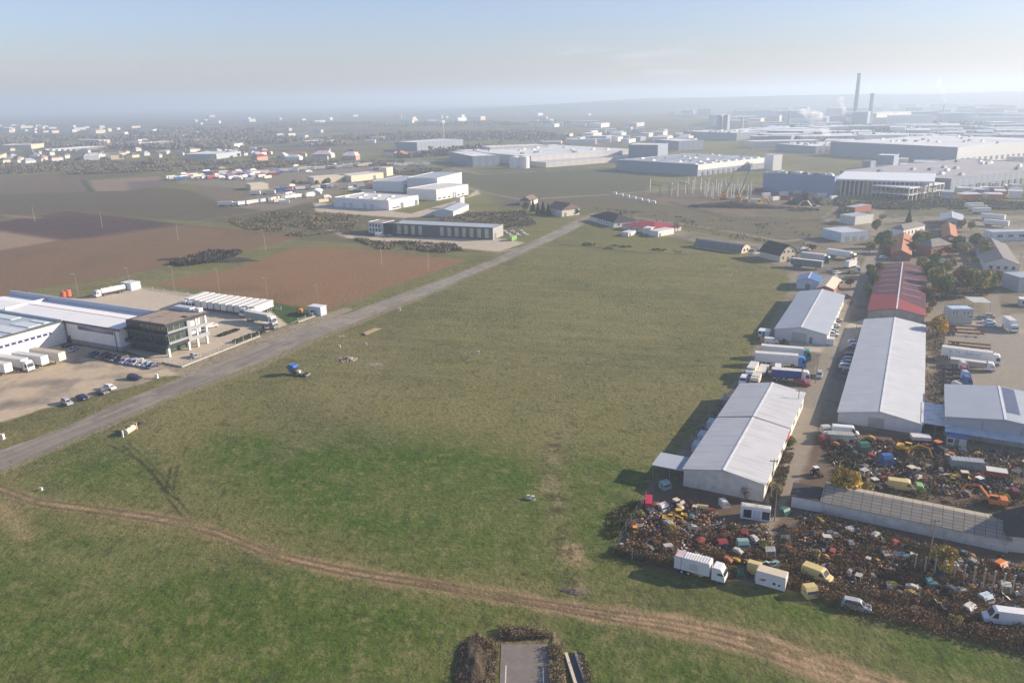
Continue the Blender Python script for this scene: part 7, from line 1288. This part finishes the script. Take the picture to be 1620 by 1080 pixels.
scatter(20, [(180, 206), (620, 206), (620, 232), (450, 234), (200, 232)], (12, 30), (9, 18), (4, 8), [WHITE, OFFW, CREAM, PALEH], [FR, GREYT, BLUER, TILE2], 'in the wooded land at upper left', 'buildings in the wooded land at upper left', 'building', 'far_building')
scatter(34, [(860, 230), (1130, 226), (1130, 212), (940, 205), (860, 222)], (14, 50), (10, 30), (5, 9), [WHITE, OFFW, CREAM, SHADEW], [FR, BLUER], 'in the park behind the grey factory', 'buildings behind the grey factory', 'building', 'far_building')
scatter(40, [(300, 186), (1090, 180), (1090, 200), (900, 205), (560, 196), (300, 198)], (20, 70), (15, 40), (6, 14), [WHITE, OFFW, PALEH, CREAM], [FR, BLUER], 'on the hazy far centre', 'faint buildings on the far centre', 'building', 'far_building')
scatter(44, [(-40, 200), (240, 202), (240, 214), (-40, 210)], (14, 50), (10, 30), (5, 10), [WHITE, OFFW, PALEH, CREAM], [FR, TILE2, BLUER], 'in the far upper left settlement', 'buildings of the far settlement at upper left', 'building', 'far_building')
scatter(56, [(-20, 238), (60, 236), (440, 238), (440, 250), (180, 252), (-20, 262)], (8, 18), (7, 12), (3, 5.5), [CREAM, PALEH, OFFW, OFFW], [GREYT, BRNT, BLUER, GREYT, TILE2], 'in the left village line', 'houses of the village line at the left', 'house', 'village_house', True)
fb('village_hall', 'white gabled pale roofed hall in the left village line', (131, 249), (133, 254), (157, 253), 6, WHITE, FR); fb('village_hall', 'grey roofed long hall with white panels in the left village line', (174, 249), (176, 253), (196, 252), 6, CREAM, GREYT); fb('village_hall', 'long blue green greenhouse like hall in the village line', (290, 247), (293, 252), (343, 252), 7, BLUER, FR); fb('village_hall', 'cream gable hall cut by the left picture edge', (-30, 255), (-5, 259), (12, 252), 9, CREAM, GREYT)
fb('village_hall', 'cream villa with two raised ends at far left', (2, 235), (3, 237), (50, 236), 8, CREAM, FR); fb('village_hall', 'cream box building on the rise right of the avenue', (157, 226), (158, 229), (175, 228), 9, CREAM, FR)
scatter(14, [(405, 238), (640, 236), (640, 252), (410, 256)], (10, 30), (8, 18), (4, 7), [CREAM, WHITE, pal[7], PALEH], [FR, TILE, REDSH], 'beyond the truck yards', 'buildings beyond the truck yards', 'building', 'far_building', True)
scatter(30, [(1380, 290), (1640, 298), (1640, 316), (1500, 318), (1490, 306)], (5, 16), (4, 9), (3, 6), [WHITE, OFFW, ORANGE, BLUER, GREYP], [WHITE, BLUER], 'before the white fronted hall', 'huts before the white fronted hall', 'hut', 'site_hut')
scatter(22, [(1400, 258), (1640, 256), (1640, 270), (1500, 275), (1390, 268)], (10, 40), (8, 20), (3, 7), [WHITE, OFFW, PALEH], [FR, WHITE], 'before the huge distribution hall', 'low buildings before the distribution hall', 'building', 'far_building')
# allotment glasshouse blocks and avenue at far left
for k in range(6):
    r = fb('greenhouse_row', 'long thin glasshouse strip, %s from the left at far left' % ORD[k], (72 + k * 9 + 5, 221), (70 + k * 9, 239), (74 + k * 9, 239), 3, [BLUER, CABB, WHITE, BLUER, pal[7], GREYT][k], [CABB, BLUER, FR, WHITE, FR, GREYT][k], .1)
# woods of the far plain (nobody could count them) and countable trees
def woods(label, polys, n, h, cols, seed, leaf, thr=.3, cs=60, name='woods'): return weeds(name, label, polys, n, h * .4, h, cols, seed, leaf=leaf, thr=thr, cat='woods', cs=cs)
WD = [(.13, .12, .08), (.17, .145, .105), (.20, .165, .125), (.14, .13, .09)]
woods('dark bare woodland behind the village line at the left', [[(170, 236), (185, 212), (250, 204), (400, 206), (470, 214), (470, 226), (400, 237)]], 30000, 8, WD, 51, 2.6, .50, 140)
woods('thin bands of trees across the hazy centre of the plain', [[(470, 222), (700, 212), (900, 212), (900, 222), (640, 230), (480, 232)], [(420, 196), (900, 194), (900, 199), (420, 203)], [(-40, 216), (170, 218), (170, 234), (-40, 233)], [(620, 252), (740, 240), (860, 232), (720, 246)]], 60000, 9, WD, 52, 2.2, .5, 120)
woods('brush and hedges between the village line and the truck yards', [[(-20, 262), (120, 256), (330, 256), (460, 256), (640, 254), (640, 262), (420, 268), (270, 272), (130, 276), (-20, 275)]], 30000, 3, [(.15, .125, .085), (.20, .16, .11), (.12, .11, .075)], 53, 1.1, .50, 30)
woods('dark hedge rows and scrub before the open frame hall', [[(1350, 322), (1500, 318), (1640, 322), (1640, 332), (1350, 332)], [(1320, 314), (1345, 320), (1350, 345), (1335, 345)], [(690, 285), (640, 280), (600, 268), (700, 268)]], 20000, 2.0, [(.11, .11, .06), (.17, .15, .09)], 54, .7, .42, 25)
woods('trees between the hazy halls of the right industrial belt', [[(1210, 198), (1640, 190), (1640, 236), (1215, 232)]], 26000, 9, [(.06, .075, .05), (.08, .08, .055)], 55, 2.4, .55, 60)
weeds('far_shrubs', 'scattered dark tussocks on the dry grass beyond the field', [[(940, 330), (1180, 345), (1300, 360), (1300, 395), (1100, 370), (960, 345)], [(900, 382), (1080, 398), (1080, 404), (895, 390)]], 7000, .2, .8, [(.06, .06, .035), (.10, .09, .05)], 56, leaf=.4, thr=.62, cat='shrubs', cs=9)
tr_ = []; tq_ = []
for k in range(26):
    p = (rf.uniform(180, 560), rf.uniform(240, 262)) if k < 14 else (rf.uniform(640, 900), rf.uniform(222, 240)); tr_.append(tree('olive' if k % 3 else 'brown', 'round bushy tree among the small buildings far beyond the ploughed fields', p, rf.uniform(6, 11), 'trees among the far small buildings'))
for k in range(12): tq_.append(tree('green' if k % 2 else 'brown', 'small tree beside the truck yard and cream halls', (rf.choice([rf.uniform(455, 520), rf.uniform(560, 720)]), rf.uniform(291, 300)), rf.uniform(4, 8), 'trees beside the truck yard'))
relabel(tr_, lambda o: 'round bushy tree, # from the left among the small buildings beyond the ploughed fields'); relabel(tq_, lambda o: 'small tree, # from the left beside the truck yard and cream halls')
# smoke plumes
def plume(label, px, z0, z1, dx, w_, dens, seed):
    g = G(*px); b = MB(); n = 9; vs = []; fs = []
    for i in range(n):
        f = i / (n - 1); r_ = w_ * (.35 + .9 * f) * (1 if i not in (0, n - 1) else .4); c = (g.x + dx * f + 4 * math.sin(i * 1.7 + seed), g.y, z0 + (z1 - z0) * f)
        for j in range(10):
            t = j * .6283; vs.append((c[0] + r_ * math.cos(t), c[1] + r_ * math.sin(t), c[2]))
    for i in range(n - 1):
        for j in range(10): fs.append((i * 10 + j, i * 10 + (j + 1) % 10, (i + 1) * 10 + (j + 1) % 10, (i + 1) * 10 + j))
    fs += [tuple(range(10))[::-1], tuple(range((n - 1) * 10, n * 10))]
    me = bpy.data.meshes.new('smoke'); me.from_pydata(vs, [], fs); o = link(bpy.data.objects.new('smoke', me)); tag(o, label, 'smoke', kind='stuff')
    m_ = bpy.data.materials.new('smoke_air'); m_.use_nodes = True; nn = m_.node_tree; nn.nodes.clear(); oo = nn.nodes.new('ShaderNodeOutputMaterial'); v = nn.nodes.new('ShaderNodeVolumePrincipled'); v.inputs['Color'].default_value = (.95, .95, .95, 1); v.inputs['Anisotropy'].default_value = .2
    tc = nn.nodes.new('ShaderNodeTexCoord'); nz = nn.nodes.new('ShaderNodeTexNoise'); nz.inputs['Scale'].default_value = .05; nz.inputs['Detail'].default_value = 4; mr = nn.nodes.new('ShaderNodeMapRange'); mr.inputs[1].default_value = .42; mr.inputs[2].default_value = .65; mr.inputs[3].default_value = 0; mr.inputs[4].default_value = dens
    nn.links.new(tc.outputs['Object'], nz.inputs[0]); nn.links.new(nz.outputs[0], mr.inputs[0]); nn.links.new(mr.outputs[0], v.inputs['Density']); nn.links.new(v.outputs[0], oo.inputs['Volume']); me.materials.append(m_)
plume('white smoke plume rising at the right over the town', (1492, 192), 46, 108, -30, 8, .10, 1); plume('pale smoke plume left of the tall chimney', (1338, 200), 15, 72, -25, 9, .10, 2); plume('broad thin smoke drifting above the industrial belt', (1318, 226), 4, 55, -50, 16, .08, 3)
chimney('thin stack under the white smoke plume', (1490, 194), 46, 3, 2, PALEH)
